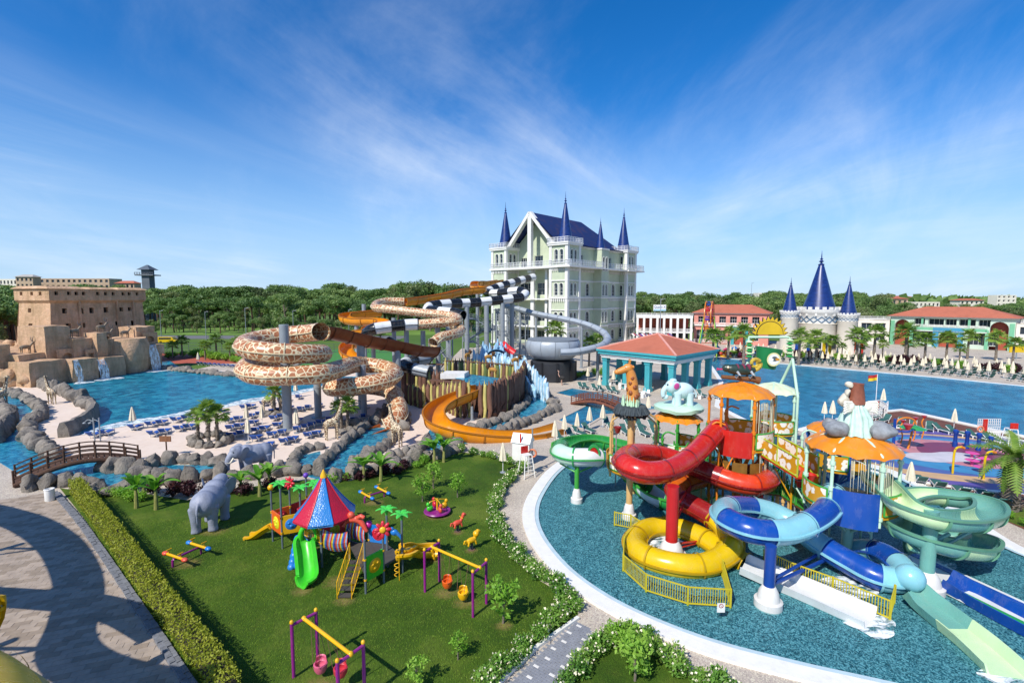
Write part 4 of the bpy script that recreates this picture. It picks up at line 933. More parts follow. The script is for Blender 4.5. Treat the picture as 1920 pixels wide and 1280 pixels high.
# grey tube into the bowl
gb=thing('grey_bowl_slide','grey tube slide curving down into a large round grey bowl','water slide',G(1037,716))
bc=D(1037,655,84);bc=V((bc.x,bc.y,0))
tp=pd([(944,572,116),(965,577,113),(1000,587,108),(1040,595,103),(1080,603,99),(1112,613,95),(1133,625,91),(1139,637,87),(1128,648,83),(1105,655,80.5),(1075,660,79.3),(1050,661,79.2)])
flume(gb,spl(tp,7),.62,[M_GREY],3.2,flange=M_GREYJ,step=.4,n=14)
for i in range(12):
 a0,a1_=2*math.pi*i/12,2*math.pi*(i+1)/12-.012
 MB().lathe([(1.2,3.55),(3.4,3.7),(4.4,4.5),(4.75,5.6),(4.6,6.5),(4.3,6.85),(4.22,6.8),(4.5,6.4),(4.6,5.6),(4.25,4.6),(3.3,3.85),(1.2,3.7)],c=bc,n=3,a0=a0,a1=a1_).build('bowl_section',M_GREY,gb)
MB().lathe([(4.25,6.83),(4.4,6.83),(4.4,6.98),(4.25,6.98)],c=bc,n=36).build('bowl_rim',M_GREYJ,gb)
for px,y,Z in ((1005,592,107.5),(1091,608,97.5),(1121,653,82.6),(975,582,111.5),(952,580,114)):q=D(px,y,Z);post(gb,q,.26)
bt=thing('black_tower','squat black round tower under the grey bowl','tower',bc)
MB().lathe([(3.9,0),(3.9,3.1),(3.6,3.35),(1.2,3.5)],n=28).build('drum',P('black_panels','#2b2d31',.5,.25,.6),bt,local=True)
for i in range(5):a=R(200+i*38);MB().box((3.95*math.cos(a),3.95*math.sin(a),1.6),(.25,.35,3.3),a).build('rib',P('black_rib','#1d1e21',.5),bt,local=True,smooth=0)
# steel stairs and platforms
def steps(mb,a,b,w,n=None,mi=0):
 a,b=V(a),V(b);n=n or max(3,int(abs(b.z-a.z)/.2));d=V((b.x-a.x,b.y-a.y,0));sd=V((-d.y,d.x,0)).normalized()*w/2;ang=math.atan2(d.y,d.x);t=d.length/n
 for i in range(n):p=a.lerp(b,(i+.5)/n);mb.box((p.x,p.y,p.z),(t*.95,w,.05),ang,mi)
 for s in (-1,1):mb.beam(a+sd*s,b+sd*s,.06,.22,mi);railing(mb,[a+sd*s,b+sd*s],1.0,1.0,.025,0,mi,(1.0,.5))
def stair_tower(label,loc,w,d,levels,dh,rz=0.0,mat=None,name='stair_tower'):
 root=thing(name,label,'stairs',loc,rz);mat=mat or M_STEEL
 for sx in (-1,1):
  for sy in (-1,1):MB().bar((sx*w/2,sy*d/2,0),(sx*w/2,sy*d/2,levels*dh+1.1),.12,8).build('post',mat,root,local=True)
 for k in range(1,levels+1):
  z=k*dh;mb=MB();mb.box((w*.32*(1 if k % 2 else -1),0,z),(w*.36,d,.12));sx=1 if k % 2 else -1
  railing(mb,[(sx*w*.14,-d/2,z),(sx*w/2,-d/2,z),(sx*w/2,d/2,z),(sx*w*.14,d/2,z)],1.0,.8,.025,.22);mb.build('landing',mat,root,local=True,smooth=0)
  f=MB();yy=d*.25*(1 if k % 2 else -1);steps(f,(-sx*w*.45,yy,z-dh),(sx*w*.2,yy,z),d*.42);f.build('flight',mat,root,local=True,smooth=0)
 mb=MB()
 for k in range(levels):
  for sy in (-1,1):mb.bar((-w/2,sy*d/2,k*dh),(w/2,sy*d/2,(k+1)*dh),.05,6)
 mb.build('bracing',mat,root,local=True);return root
q=G(826,712);stair_tower('grey steel stair platform where the brown chute starts',(q.x,q.y+1,0),3.6,3.0,2,3.0)
q=G(905,690);stair_tower('tall grey steel staircase below the striped tubes',(q.x-1,q.y+6,0),6.5,4,4,2.4,R(15));q=G(960,690);stair_tower('grey steel staircase against the castle wall',(q.x,q.y+18,0),7,4,4,2.6,R(-10))
# near orange slide
no=thing('orange_body_slide','curved open orange slide leaving the log tower pool','water slide',G(870,830))
flume(no,spl(pd([(905,727,58.5),(893,729,57.5),(868,739,56),(840,750,54),(819,764,51.8),(813,779,49.4),(826,794,47.8),(860,806,47.2),(910,814,47.2),(960,817,47.8),(1010,813,48.8),(1052,801,50.6)]),7),1.1,[M_ORNG],2.9,arc=(168,372),flange=M_ORNGD,step=.4,n=20,name='chute_section')
for px,y,Z in ((821,800,48.6),(885,762,55.2),(930,822,47.3),(1000,822,48.6)):q=D(px,y,Z);post(no,q,.16)
# log palisade tower with its raised pool
def m_log(name,c,d):
 t=NT(name);co=t.co('World',(5,5,.6));n=t.noise(co,1.4,6,.7);t.base(t.ramp(n,[(.3,d),(.6,c)]),.8,.3);t.bump(n,.6,.05);return t.m
M_LOGB=m_log('brown_log','#7d5b4a','#5a3f34');M_LOGY=m_log('yellow_log','#c9bd74','#9c9150');M_LOGG=m_log('green_log','#6b7a48','#4c5a34');M_LOGT=m_log('brown_cap','#6e5040','#553c30')
LOGM={}
def palisade(root,line,ztops,spacing,mats,zb=0.0,jit=.15,r=None,name='log',tipf=.35):
 pts=resample(spl(line,5),spacing);n=len(pts)
 for i,p in enumerate(pts):
  m=mats[i % len(mats)];t=i/(n-1)*(len(ztops)-1);k=min(int(t),len(ztops)-2);z1=ztops[k]+(ztops[k+1]-ztops[k])*(t-k)+random.uniform(-jit,jit);rr=(r or spacing*.56)*(.7 if m is M_LOGY else 1.05)
  key=(m.name,tipf)
  if key not in LOGM:
   b=MB().pipe([V((0,0,0)),V((.04,.03,.3)),V((-.03,.04,.62)),V((.02,-.02,.93)),V((0,0,1))],1,9,rs=[1,.95,1.02,.92,tipf]);o=b.build(name,m,root,local=True);LOGM[key]=o.data
  else:o=bpy.data.objects.new(name,LOGM[key]);COL.objects.link(o);o.parent=root
  w=root.location;o.location=(p.x-w.x,p.y-w.y,zb);o.scale=(rr,rr,z1-zb);o.rotation_euler=(random.uniform(-.015,.015),random.uniform(-.015,.015),random.random()*6)
 return pts
lt=thing('log_tower','brown and yellow log palisade around a raised pool with orange slide','palisade',G(910,786))
palisade(lt,[G(901,783),G(919,784),G(944,775),G(970,760),G(981,742),G(984,728)],[4.0,4.1,4.2,4.3,4.2,4.2],.62,[M_LOGB,M_LOGY,M_LOGB,M_LOGB,M_LOGB,M_LOGB,M_LOGB],jit=.1)
palisade(lt,[G(764,757),G(790,765),G(806,765),G(836,771),G(862,783),G(880,783)],[2.3,2.6,2.9,3.3,3.8,4.0],.55,[M_LOGB,M_LOGY],jit=.18)
palisade(lt,[G(747,742),G(765,748),G(790,752),G(830,752)],[4.3,4.2,4.1,3.9],.6,[M_LOGB,M_LOGB,M_LOGY],jit=.1)
pu=[G(a,b,3.3) for a,b in [(832,699),(866,699),(920,706),(952,711),(940,715),(918,720),(902,723),(884,721),(866,711),(838,706)]]
bl=palisade(lt,[D(836,690,73.5),D(870,689,73),D(920,695,71),D(962,703,69)],[4.5,4.45,4.4,4.4],.52,[M_LOGY,M_LOGG,M_LOGY,M_LOGB],jit=.04)
c=MB()
for i in range(len(bl)-1):c.beam((bl[i].x,bl[i].y,4.5),(bl[i+1].x,bl[i+1].y,4.5),.5,.12)
c.build('cap_rail',M_LOGT,lt,smooth=0)
c=MB();a,b=D(808,712,61),D(862,718,60);c.beam(a,b,.9,.18);c.beam(D(795,682,75),D(838,683,74),.5,.14);c.build('cap_plank',M_LOGT,lt,smooth=0)
cc=[p.copy() for p in pu];mb=MB().prism([(p.x,p.y) for p in offset_poly(pu,-.2)],0,3.2);mb.build('pool_base',M_LOGT,lt,smooth=0)
MB().sheet([V((p.x,p.y,3.26)) for p in pu]).build('pool_floor',M_FLOOR_RIVER,lt,smooth=0);MB().sheet([V((p.x,p.y,3.32)) for p in pu]).build('pool_water',M_WATER_D,lt,smooth=0)
q=D(850,704,66);MB().prism([(q.x-1.6,q.y-1.2),(q.x+1.6,q.y-1.0),(q.x+2.0,q.y+1.4),(q.x-1.2,q.y+1.6)],3.2,3.9).build('landing_block',M_WHITE,lt,smooth=0)
# ice-blue jagged palisade and mound
M_ICE=P('ice_blue_paint','#9cc4dc',.5,.2,1.5);M_ICEW=P('ice_white_paint','#cfe0ea',.5,.15,1.5)
ip=thing('ice_palisade','jagged pale blue ice palisade running down beside the stairs','palisade',G(1000,730))
for ln,zt_,sp in (([D(890,676,80),D(925,676,79),D(960,678,77),D(985,690,74)],[5.0,4.6,4.8,4.6],.5),([D(985,690,74),D(1000,700,70),D(1014,712,67),D(1027,726,64)],[4.6,4.0,3.2,2.6],.42),([D(965,700,72),D(985,712,69),D(1002,726,66)],[3.4,2.8,2.2],.45)):
 palisade(ip,[V((p.x,p.y,0)) for p in ln],zt_,sp,[M_ICE,M_ICEW,M_ICE],jit=.5,name='ice_spike',tipf=.08)
im=thing('ice_grotto','pale blue ice rock mound with dark arch behind the palisade','rockwork',G(935,690))
mb=MB()
for k in range(26):
 px,y=random.uniform(900,950),random.uniform(640,668);p=D(px,y,82+random.uniform(-1,1));h=max(.5,p.z);mb.lathe([(.7,0),(.62,h*.6),(.4,h*.85),(.05,h+.6)],c=(p.x,p.y,0),n=7)
mb.jitter(.2,.9,2).build('ice_rocks',M_ICE,im)
p=D(931,665,79.5);mb=MB();mb.lathe([(2.3,0),(2.3,.5),(2.0,.5),(2.0,0)],n=20,a0=0,a1=math.pi);mb.v=[(p.x+v[0],p.y+v[2]*2,p.z-1.9+v[1]*1.2) for v in mb.v];mb.build('arch',P('deep_ice_blue','#3c6f95',.4),im)
rr_=thing('red_ride_ramp','small bright red slide chute next to the ice grotto','slide',G(955,690));flume(rr_,spl(pd([(938,640,84),(948,648,83),(962,658,82)]),5),.8,[gloss('red_ramp','#c8262b',.3)],3,arc=(180,360),name='chute_section')
# ================================================================ splash pool play structure
def m_flower():
 t=NT('flower_panel');co=t.co('World');d=t.vor(co,1.9,'F1','Distance',.6);d2=t.vor(co,5.2,'F1','Distance',1.0)
 c=t.mix(t.ramp(t.math('ADD',d,t.math('MULTIPLY',d2,.18)),[(.56,'#ffffff'),(.62,'#000000')]),'#c98f1d','#ece6d8');c=t.mix(t.ramp(d,[(.09,'#ffffff'),(.13,'#000000')]),c,'#d8a23c');t.base(c,.4,.5);return t.m
M_FLO=m_flower();M_RED=gloss('red_fibreglass','#c4261f',.2);M_REDO=gloss('orange_red_fibreglass','#cf3f1c',.2);M_DKRED=gloss('dark_red_fibreglass','#8e1c1c',.22);M_ORB=gloss('burnt_orange_fibreglass','#c05a14',.22);M_YEL=gloss('yellow_fibreglass','#d8b40e',.2);M_YELJ=P('yellow_joint','#b08e0a',.4)
M_BLU=gloss('blue_fibreglass','#12489e',.2);M_LBL=gloss('light_blue_fibreglass','#86c2cf',.2);M_PGR=gloss('pale_green_fibreglass','#cbe6b4',.22);M_TGR=gloss('teal_fibreglass','#6fa89c',.22);M_GRN=gloss('green_fibreglass','#2f9a4c',.22);M_MINT=gloss('mint_paint','#bfe0c6',.3)
M_ORT=gloss('orange_paint','#d97c1a',.3);M_ORF=gloss('orange_roof_fibreglass','#dd8518',.3,.12);M_GRF=P('green_rail_paint','#3f9a3a',.35);M_BEI=P('beige_pole_paint','#cfa86c',.4);M_YFL=P('yellow_floor','#c9920f',.5);M_REDP=P('red_post_paint','#b81f24',.35);M_BLUP=P('blue_post_paint','#143f8e',.35);M_FOOT=P('white_footing','#d8d5cf',.5,dirt=.1);M_YFEN=P('yellow_fence_paint','#c2b32a',.45)
def foot_post(root,px,py,ztop,r,mat,name='post',fr=2.0):
 g=G(px,py);MB().bar((g.x,g.y,.3),(g.x,g.y,ztop),r,16).build(name,mat,root);MB().lathe([(r*fr*1.25,0),(r*fr*1.25,.35),(r*fr,.4),(r*fr*.85,.75),(r*1.15,1.0),(r,1.02)],c=(g.x,g.y,0),n=20).build('footing',M_FOOT,root);return g
sp=pd
rs=thing('red_yellow_slide','red tube slide turning orange then yellow around a red post','water slide',G(1258,1047))
pr=sp([(1347,802,31.6),(1326,826,30.2),(1300,853,28.6),(1262,878,26.8),(1215,886,25.9),(1180,875,26.4),(1170,861,28),(1192,850,29.8),(1240,854,31),(1290,870,30.8)]);flume(rs,spl(pr,8),.62,[M_RED],2.6,flange=M_DKRED,step=.22,n=22)
pr2=sp([(1290,870,30.8),(1330,886,30),(1375,903,29.2),(1415,909,28.9),(1440,900,30),(1430,888,31.7),(1390,887,32.4),(1340,892,32),(1290,902,31),(1268,916,30),(1278,936,29),(1310,954,28.1),(1338,970,27.4)])
flume(rs,spl(pr2,8),.62,[M_DKRED,M_REDO,M_REDO,M_REDO,M_ORB,M_DKRED,M_ORB,M_ORB],2.1,flange=M_DKRED,step=.22,n=22)
pr3=sp([(1338,970,27.4),(1366,1000,26.3),(1366,1034,24.9),(1322,1060,24.0),(1262,1058,24.0),(1206,1040,25),(1190,1013,26.7),(1215,992,28),(1265,990,28.2),(1310,1005,27.2),(1352,1031,25.8),(1398,1060,24.6)]);flume(rs,spl(pr3,8),.62,[M_YEL],2.6,flange=M_YELJ,step=.22,n=22)
foot_post(rs,1258,1047,4.05,.32,M_REDP);g=G(1258,1047)
mb=MB()
for (px,py,Z) in ((1330,1012,27.3),(1290,1050,24.8),(1300,905,31)):e=D(px,py,Z);mb.bar((g.x,g.y,max(.8,e.z+.6)),e,.07,8);mb.bar((g.x,g.y,max(.5,e.z-.4)),e,.06,8)
mb.build('strut',M_REDP,rs);foot_post(rs,1425,960,2.6,.16,M_REDP)
# blue slide
bls=thing('blue_tube_slide','dark and light blue banded tube slide circling the blue post','water slide',G(1440,1137))
pb=sp([(1562,927,26.2),(1553,951,24.8),(1530,973,23.6),(1485,994,22.7),(1437,998,22.4),(1394,989,22.7),(1360,970,23.9),(1362,953,25.5),(1400,951,26.6),(1445,960,26.8),(1485,980,26.2),(1520,1007,25.1),(1555,1032,24.2),(1600,1058,23.3),(1645,1081,22.5),(1684,1086,22.4),(1700,1075,23.2)])
flume(bls,spl(pb,8),.6,[M_LBL,M_BLU,M_LBL,M_BLU,M_LBL,M_BLU,M_LBL],2.3,flange=M_LBL,step=.22,n=22)
flume(bls,spl(sp([(1600,1030,26),(1630,1030,25.2),(1662,1040,24.2),(1690,1062,23),(1704,1086,22)]),8),.55,[M_LBL,M_BLU,M_LBL],1.6,flange=M_BLU,step=.2,n=20)
e=D(1706,1082,21.9);MB().ell(e,(.62,.62,.6),18,12).build('end_dome',M_LBL,bls)
g=foot_post(bls,1440,1137,2.9,.24,M_BLUP);mb=MB();mb.bar((g.x,g.y,1.0),D(1545,1050,24.2),.1,8);mb.bar((g.x,g.y,1.2),D(1540,1035,24.6),.08,8);mb.build('strut',M_BLUP,bls)
# green double coil
gr=thing('green_coil_slide','pale green and teal open slide coiling twice at the right','water slide',G(1735,1107))
pg=sp([(1640,890,26),(1662,912,24.6),(1695,945,22.8),(1760,968,21.9),(1820,972,22.2),(1856,962,23.7),(1850,942,25.6),(1800,932,26.9),(1735,926,27.4),(1690,938,26.4),(1670,962,24.9),(1695,988,23.5),(1740,1008,22.7),(1795,1022,22.6),(1838,1026,23.3),(1846,1012,24.8),(1805,1003,26.2),(1745,1008,26.6),(1722,1030,25.6)])
flume(gr,spl(pg,8),.6,[M_PGR,M_PGR,M_TGR,M_PGR,M_TGR,M_TGR,M_PGR],2.3,arc=(166,374),flange=P('green_joint','#5f9478',.4),step=.24,n=24,name='chute_section')
g=foot_post(gr,1735,1107,4.0,.3,M_TGR);mb=MB()
for (px,py,Z) in ((1780,1000,22.4),(1670,985,24.8),(1840,985,24.3)):mb.bar((g.x,g.y,D(px,py,Z).z-.5),D(px,py,Z),.09,8)
mb.build('strut',M_TGR,gr)
def trough(root,gl,w,h,mats,seg,name='trough_section',t=.07,z0=.03):
 pts=resample(spl(gl,6),.5);fr=frames(pts);k=max(1,round((len(fr)-1)/seg))
 for i in range(k):
  a,b=round(i*(len(fr)-1)/k),round((i+1)*(len(fr)-1)/k);s_=fr[a:b+1];hw=w/2
  MB().sweep(s_,[(-hw,0),(hw,0),(hw+.15,h),(hw+.15+t,h),(hw+t,-.06),(-hw-t,-.06),(-hw-.15-t,h),(-hw-.15,h)]).build(name,mats[i % len(mats)],root,smooth=25)
ru=thing('run_out_troughs','long teal and pale green run-out trough on the pool floor','water slide',G(1760,1165))
trough(ru,[G(1706,1108,.55),G(1728,1130,.25),G(1765,1160,.12),G(1830,1212,.1),G(1890,1268,.08)],1.15,.42,[M_TGR,M_PGR,M_TGR],6)
rb=thing('blue_run_out_trough','deep blue run-out trough ending in light blue','water slide',G(1830,1130));trough(rb,[G(1770,1092,.35),G(1815,1118,.14),G(1868,1148,.1),G(1990,1212,.1)],1.1,.5,[M_BLU,M_LBL],9)
wt=thing('white_run_out_trough','white run-out trough beside the yellow fence','water slide',G(1520,1115));trough(wt,[G(1392,1062,.3),G(1440,1083,.14),G(1510,1112,.1),G(1632,1166,.08)],1.25,.38,[M_WHT],40)
rl=thing('racing_lanes','flat white racing lanes with green and blue stripes','water slide',G(1800,1110))
la,lb_=G(1690,1046,.1),G(2020,1205,.1);d=(lb_-la).normalized();sd=V((d.y,-d.x,0))
MB().beam((la+lb_)/2-(lb_-la)/2+V((0,0,.03)),lb_+V((0,0,.03)),2.6,.1).build('lane_bed',M_WHT,rl,smooth=0)
for off,m,k in ((-.75,M_GRN,1.0),(.85,M_BLU,.72)):MB().beam(la-sd*off+V((0,0,.09)),la.lerp(lb_,k)-sd*off+V((0,0,.09)),.42,.03).build('stripe',m,rl,smooth=0)
# octagonal play towers
def play_tower(label,c,r,zf,zr,zt_,pm,rail,panels,colm,roofm=None,n=6,a0=0.0,name='play_tower'):
 root=thing(name,label,'play tower',(c.x,c.y,0));Pn=[V((r*.93*math.cos(a0+2*math.pi*i/n),r*.93*math.sin(a0+2*math.pi*i/n),0)) for i in range(n)]
 MB().lathe([(r*.12,0),(r*.12,zf)],n=14).build('column',colm,root,local=True)
 MB().lathe([(r*.2,zf-.6),(r*.97,zf-.14),(r*.97,zf),(0,zf+.005)],n=24).build('floor',M_YFL,root,local=True)
 mb=MB()
 for p in Pn:mb.bar((p.x*.12,p.y*.12,zf*.45),(p.x*.9,p.y*.9,zf-.25),.07,8)
 mb.build('strut',pm,root,local=True)
 for p in Pn:
  mb=MB();mb.bar((p.x,p.y,zf-.55),(p.x,p.y,zr-.05),.085,12)
  for z in (zf-.1,zf+1.1,zr-.5):mb.lathe([(.14,-.09),(.14,.09)],c=(p.x,p.y,z),n=12)
  mb.pipe([V((p.x,p.y,zr-.1)),V((p.x*.96,p.y*.96,zr+.12)),V((p.x*.6,p.y*.6,zr+(zt_-zr)*.66)),V((0,0,zt_+.04))],.075,8);mb.build('post',pm,root,local=True)
 for i in range(n):
  pk=panels[i % len(panels)]
  if pk is None:continue
  a,b=a0+2*math.pi*(i+.06)/n,a0+2*math.pi*(i+.94)/n;R_=r*.97;mb=MB()
  mat,h0,h1=pk;mb.lathe([(R_,zf+h0),(R_+.05,zf+h0),(R_+.05,zf+h1),(R_,zf+h1),(R_,zf+h0)],n=8,a0=a,a1=b);o=mb.build('panel',mat,root,local=True)
  if mat is M_FLO:
   f=MB()
   for z in (zf+h0,zf+h1):f.pipe([V(((R_+.03)*math.cos(a+(b-a)*k/6),(R_+.03)*math.sin(a+(b-a)*k/6),z)) for k in range(7)],.05,6)
   for q in (a,b):f.bar(((R_+.03)*math.cos(q),(R_+.03)*math.sin(q),zf+h0),((R_+.03)*math.cos(q),(R_+.03)*math.sin(q),zf+h1),.05,6)
   f.build('panel_frame',rail,o,local=True)
 if roofm:
  for i in range(12):
   a,b=2*math.pi*i/12,2*math.pi*(i+1)/12;mb=MB();m=4;h=zt_-zr
   for (ra,za,rb_,zb) in ((.99,0,.8,.42),(.8,.42,.42,.82),(.42,.82,.06,1)):
    vs=[]
    for k in range(m+1):
     q=a+(b-a)*k/m;bl_=.05*math.sin(math.pi*k/m);vs.append((r*ra*math.cos(q),r*ra*math.sin(q),zr+h*za+bl_-(.06 if za == 0 and k in (0,m) else 0)))
    for k in range(m+1):q=a+(b-a)*k/m;bl_=.05*math.sin(math.pi*k/m);vs.append((r*rb_*math.cos(q),r*rb_*math.sin(q),zr+h*zb+bl_))
    mb.add(vs,[(k,k+1,m+2+k,m+1+k) for k in range(m)])
   mb.build('roof_gore',roofm,root,local=True)
 return root
fl=(M_FLO,.08,1.05)
toc=D(1384,860,31.8);ot=play_tower('orange play tower with domed roof carrying a chameleon on a branch',toc,2.05,4.5,7.7,8.45,M_ORT,M_GRF,[fl,None,fl,(M_RED,-.5,1.15),fl,fl],M_ORB,M_ORF,6,R(30))
trc=D(1592,950,25.8);rt=play_tower('play tower with blue front panel and orange roof under the rock sculpture',trc,2.25,3.05,6.0,6.85,M_MINT,M_GRF,[fl,None,fl,fl,(M_BLU,-.7,1.2),fl],M_MINT,M_ORF,6,R(-28))
tec=D(1270,830,36.2);et=play_tower('green framed play tower with orange roof under the white elephant',tec,1.8,2.3,4.95,5.6,M_GRF,M_GRF,[fl,None,fl,fl,fl,(M_BRN if 'M_BRN' in globals() else M_BROWN,.08,1.0)],M_GRF,M_ORF,6,R(10))
tlc=D(1187,850,34.2);lt_=play_tower('beige framed play tower without roof beside the giraffe pole',tlc,1.9,2.0,5.3,6.1,M_BEI,M_GRF,[fl,None,(M_YFL,.08,1.0),fl,fl,None],M_BEI,None,6,R(15))
tbc=D(1448,790,40.5);bt_=play_tower('mint framed play tower behind holding up the tipping bucket',tbc,1.9,3.0,6.2,6.9,M_MINT,M_GRF,[fl,fl,None,fl,fl,fl],M_MINT,gloss('pale_roof_fibreglass','#cfd6b4',.35),6,R(0))
tbk=D(1572,800,33.0);play_tower('blue framed small play tower with orange roof behind the rock sculpture',tbk,1.9,2.6,4.9,5.6,P('mid_blue_paint','#2d63ab',.4),M_GRF,[None,fl,None,fl],M_BLUP,M_ORF,6,R(20))
# sloping flower-panelled ramp between the towers
rp=thing('flower_ramp','sloping ramp with white flower panels between orange and blue towers','ramp',G(1480,960))
a,b=V((toc.x+1.9,toc.y-.7,3.45)),V((trc.x-1.4,trc.y+1.9,3.0));a,b=D(1440,850,30.4),D(1514,895,27);d=(b-a);h=V((d.x,d.y,0)).normalized();sd=V((-h.y,h.x,0))
MB().beam(a,b,1.3,.12).build('ramp_floor',M_REDO,rp,smooth=0)
for s_ in (-.65,.65):
 u,v_=a+sd*s_,b+sd*s_;mb=MB();mb.add([u+V((0,0,.1)),v_+V((0,0,.1)),v_+V((0,0,1.15)),u+V((0,0,1.15))]+[x+sd*.04 for x in (u+V((0,0,.1)),v_+V((0,0,.1)),v_+V((0,0,1.15)),u+V((0,0,1.15)))],[(0,1,2,3),(4,7,6,5),(3,2,6,7),(0,4,5,1)]);o=mb.build('panel',M_FLO,rp,smooth=0)
 f=MB();f.bar(u+V((0,0,.1)),v_+V((0,0,.1)),.05,6);f.bar(u+V((0,0,1.15)),v_+V((0,0,1.15)),.05,6)
 for t in (0,.5,1):p=u.lerp(v_,t);f.bar(p+V((0,0,.05)),p+V((0,0,1.2)),.05,6)
 f.build('panel_frame',P('yellow_green_frame','#a9b32c',.4),o)
# giraffe head on a pole with a nest collar
gp_=thing('giraffe_head_pole','orange giraffe head rising from a leafy nest on a beige pole','sculpture',G(1179,972));g=foot_post(gp_,1179,972,6.6,.2,M_BEI,'pole',1.8)
M_GIRO=gloss('orange_giraffe_paint','#d48a3c',.4);M_GIRS=P('brown_spot_paint','#8a4a24',.5);M_NEST=P('dark_thatch','#3b4448',.8,.4,6);M_NESTG=P('pale_green_grass_paint','#b9d9b4',.5)
nz_=D(1184,775,g.y).z;mb=MB()
for k in range(46):
 a=k*2*math.pi/46;q=random.uniform(.95,1.1);mb.pipe([V((g.x+.35*math.cos(a),g.y+.35*math.sin(a),nz_+.5)),V((g.x+.85*math.cos(a),g.y+.85*math.sin(a),nz_+.45)),V((g.x+q*math.cos(a),g.y+q*math.sin(a),nz_+.1)),V((g.x+.8*q*math.cos(a+.05),g.y+.8*q*math.sin(a+.05),nz_-.15+random.uniform(-.1,.1)))],.09,5)
mb.lathe([(.2,nz_-.2),(.8,nz_),(.85,nz_+.4),(.3,nz_+.55)],c=(g.x,g.y,0),n=16);mb.build('nest_collar',M_NEST,gp_)
mb=MB()
for k in range(26):a=k*.24;q=random.uniform(.35,.6);mb.lathe([(.1,0),(.08,.3),(.01,random.uniform(.5,.85))],c=(g.x+q*math.cos(a*1.04),g.y+q*math.sin(a*1.04),nz_+.4),n=5)
mb.build('grass_tuft',M_NESTG,gp_)
b0=V((g.x,g.y,nz_+.3));nk=[b0+V((.12,0,0)),b0+V((.08,0,.9)),b0+V((.02,0,1.7)),b0+V((-.1,-.02,2.25)),b0+V((-.22,-.04,2.5))]
mb=MB().pipe(spl(nk,5),.3,14,rs=[.44-.2*i/20 for i in range(21)]);mb.ell(b0+V((-.25,-.04,2.55)),(.34,.27,.3),14,10);hd=[b0+V((-.2,-.04,2.58)),b0+V((-.5,-.06,2.48)),b0+V((-.78,-.08,2.38)),b0+V((-.95,-.1,2.33))];mb.pipe(hd,.2,12,rs=[.28,.23,.2,.15]);mb.ell(hd[-1],(.18,.17,.16),12,8);mb.build('head_and_neck',M_GIRO,gp_)
mb=MB()
for s_ in (-1,1):mb.ell(b0+V((-.02,s_*.32,2.68)),(.07,.2,.1),10,6);mb.bar(b0+V((-.18,s_*.12,2.75)),b0+V((-.14,s_*.14,3.02)),.035,6);mb.ell(b0+V((-.14,s_*.14,3.05)),.06,8,6)
mb.build('ears_and_horns',M_GIRO,gp_)
mb=MB().pipe([p+V((.24-.06*i/4,0,.1)) for i,p in enumerate(nk)],.1,6);mb.build('mane',M_GIRS,gp_)
for i,(z,a) in enumerate(((.35,250),(.6,200),(.8,290),(1.05,235),(1.25,190),(1.4,280),(1.65,230),(.9,330),(1.95,250))):
 t=z/2.2;rr=.42-.2*t;c=b0+V((.1-.06*t,0,z))+V((math.cos(R(a)),math.sin(R(a)),0))*(rr-.02);MB().ell(c,(.15,.15,.19),10,7).build('spot',M_GIRS,gp_)
for s_ in (-1,1):c=b0+V((-.42,s_*.2,2.62));o=MB().ell(c,.07,10,8).build('eye',P('eye_white','#e8e6e0',.3),gp_);MB().ell(c+V((-.03,s_*.04,0)),.04,8,6).build('pupil',M_BLK,o)
# white elephant on a leaf slab
ez=5.66;el=thing('white_elephant_sculpture','pale blue toy elephant with pink ear on a mint leaf slab','sculpture',(tec.x,tec.y,ez));M_ELW=gloss('pale_blue_elephant_paint','#c2dde0',.35);M_PINK=P('pink_ear','#cf4f9a',.4)
MB().lathe([(1.2,-.1),(1.75,.0),(1.8,.25),(1.55,.4),(0,.42)],n=22).jitter(.14,1.6,3).build('leaf_slab',M_MINT,el,local=True)
mb=MB().ell((.25,0,1.45),(.85,.55,.6),18,12);mb.ell((-.55,0,1.75),(.48,.46,.5),16,10)
for x,y in ((-.15,.28),(-.15,-.28),(.75,.28),(.75,-.28)):mb.pipe([V((x,y,1.3)),V((x,y,.75)),V((x,y,.4))],.24,12,rs=[.3,.23,.26])
mb.pipe(spl([V((-.9,0,1.75)),V((-1.15,0,1.4)),V((-1.15,0,1.0)),V((-.95,0,.9)),V((-.85,0,1.1))],5),.14,10,rs=[.22-.006*i for i in range(21)]);mb.pipe(spl([V((1.05,0,1.6)),V((1.3,0,1.2)),V((1.25,0,.9))],4),.06,8);mb.ell((-.45,0,2.2),(.28,.3,.16),10,6);mb.build('body',M_ELW,el,local=True)
for s_ in (-1,1):M3=Matrix.Rotation(R(-14*s_),3,'X');o=MB().ell((-.35,s_*.5,1.85),(.3,.07,.38),14,8,M3).build('ear',M_ELW,el,local=True);MB().ell((-.36,s_*.56,1.85),(.2,.05,.27),12,8,M3).build('ear_lining',M_PINK,o,local=True);MB().ell((-.92,s_*.24,1.92),.07,8,6).build('eye',M_BLK,el,local=True)
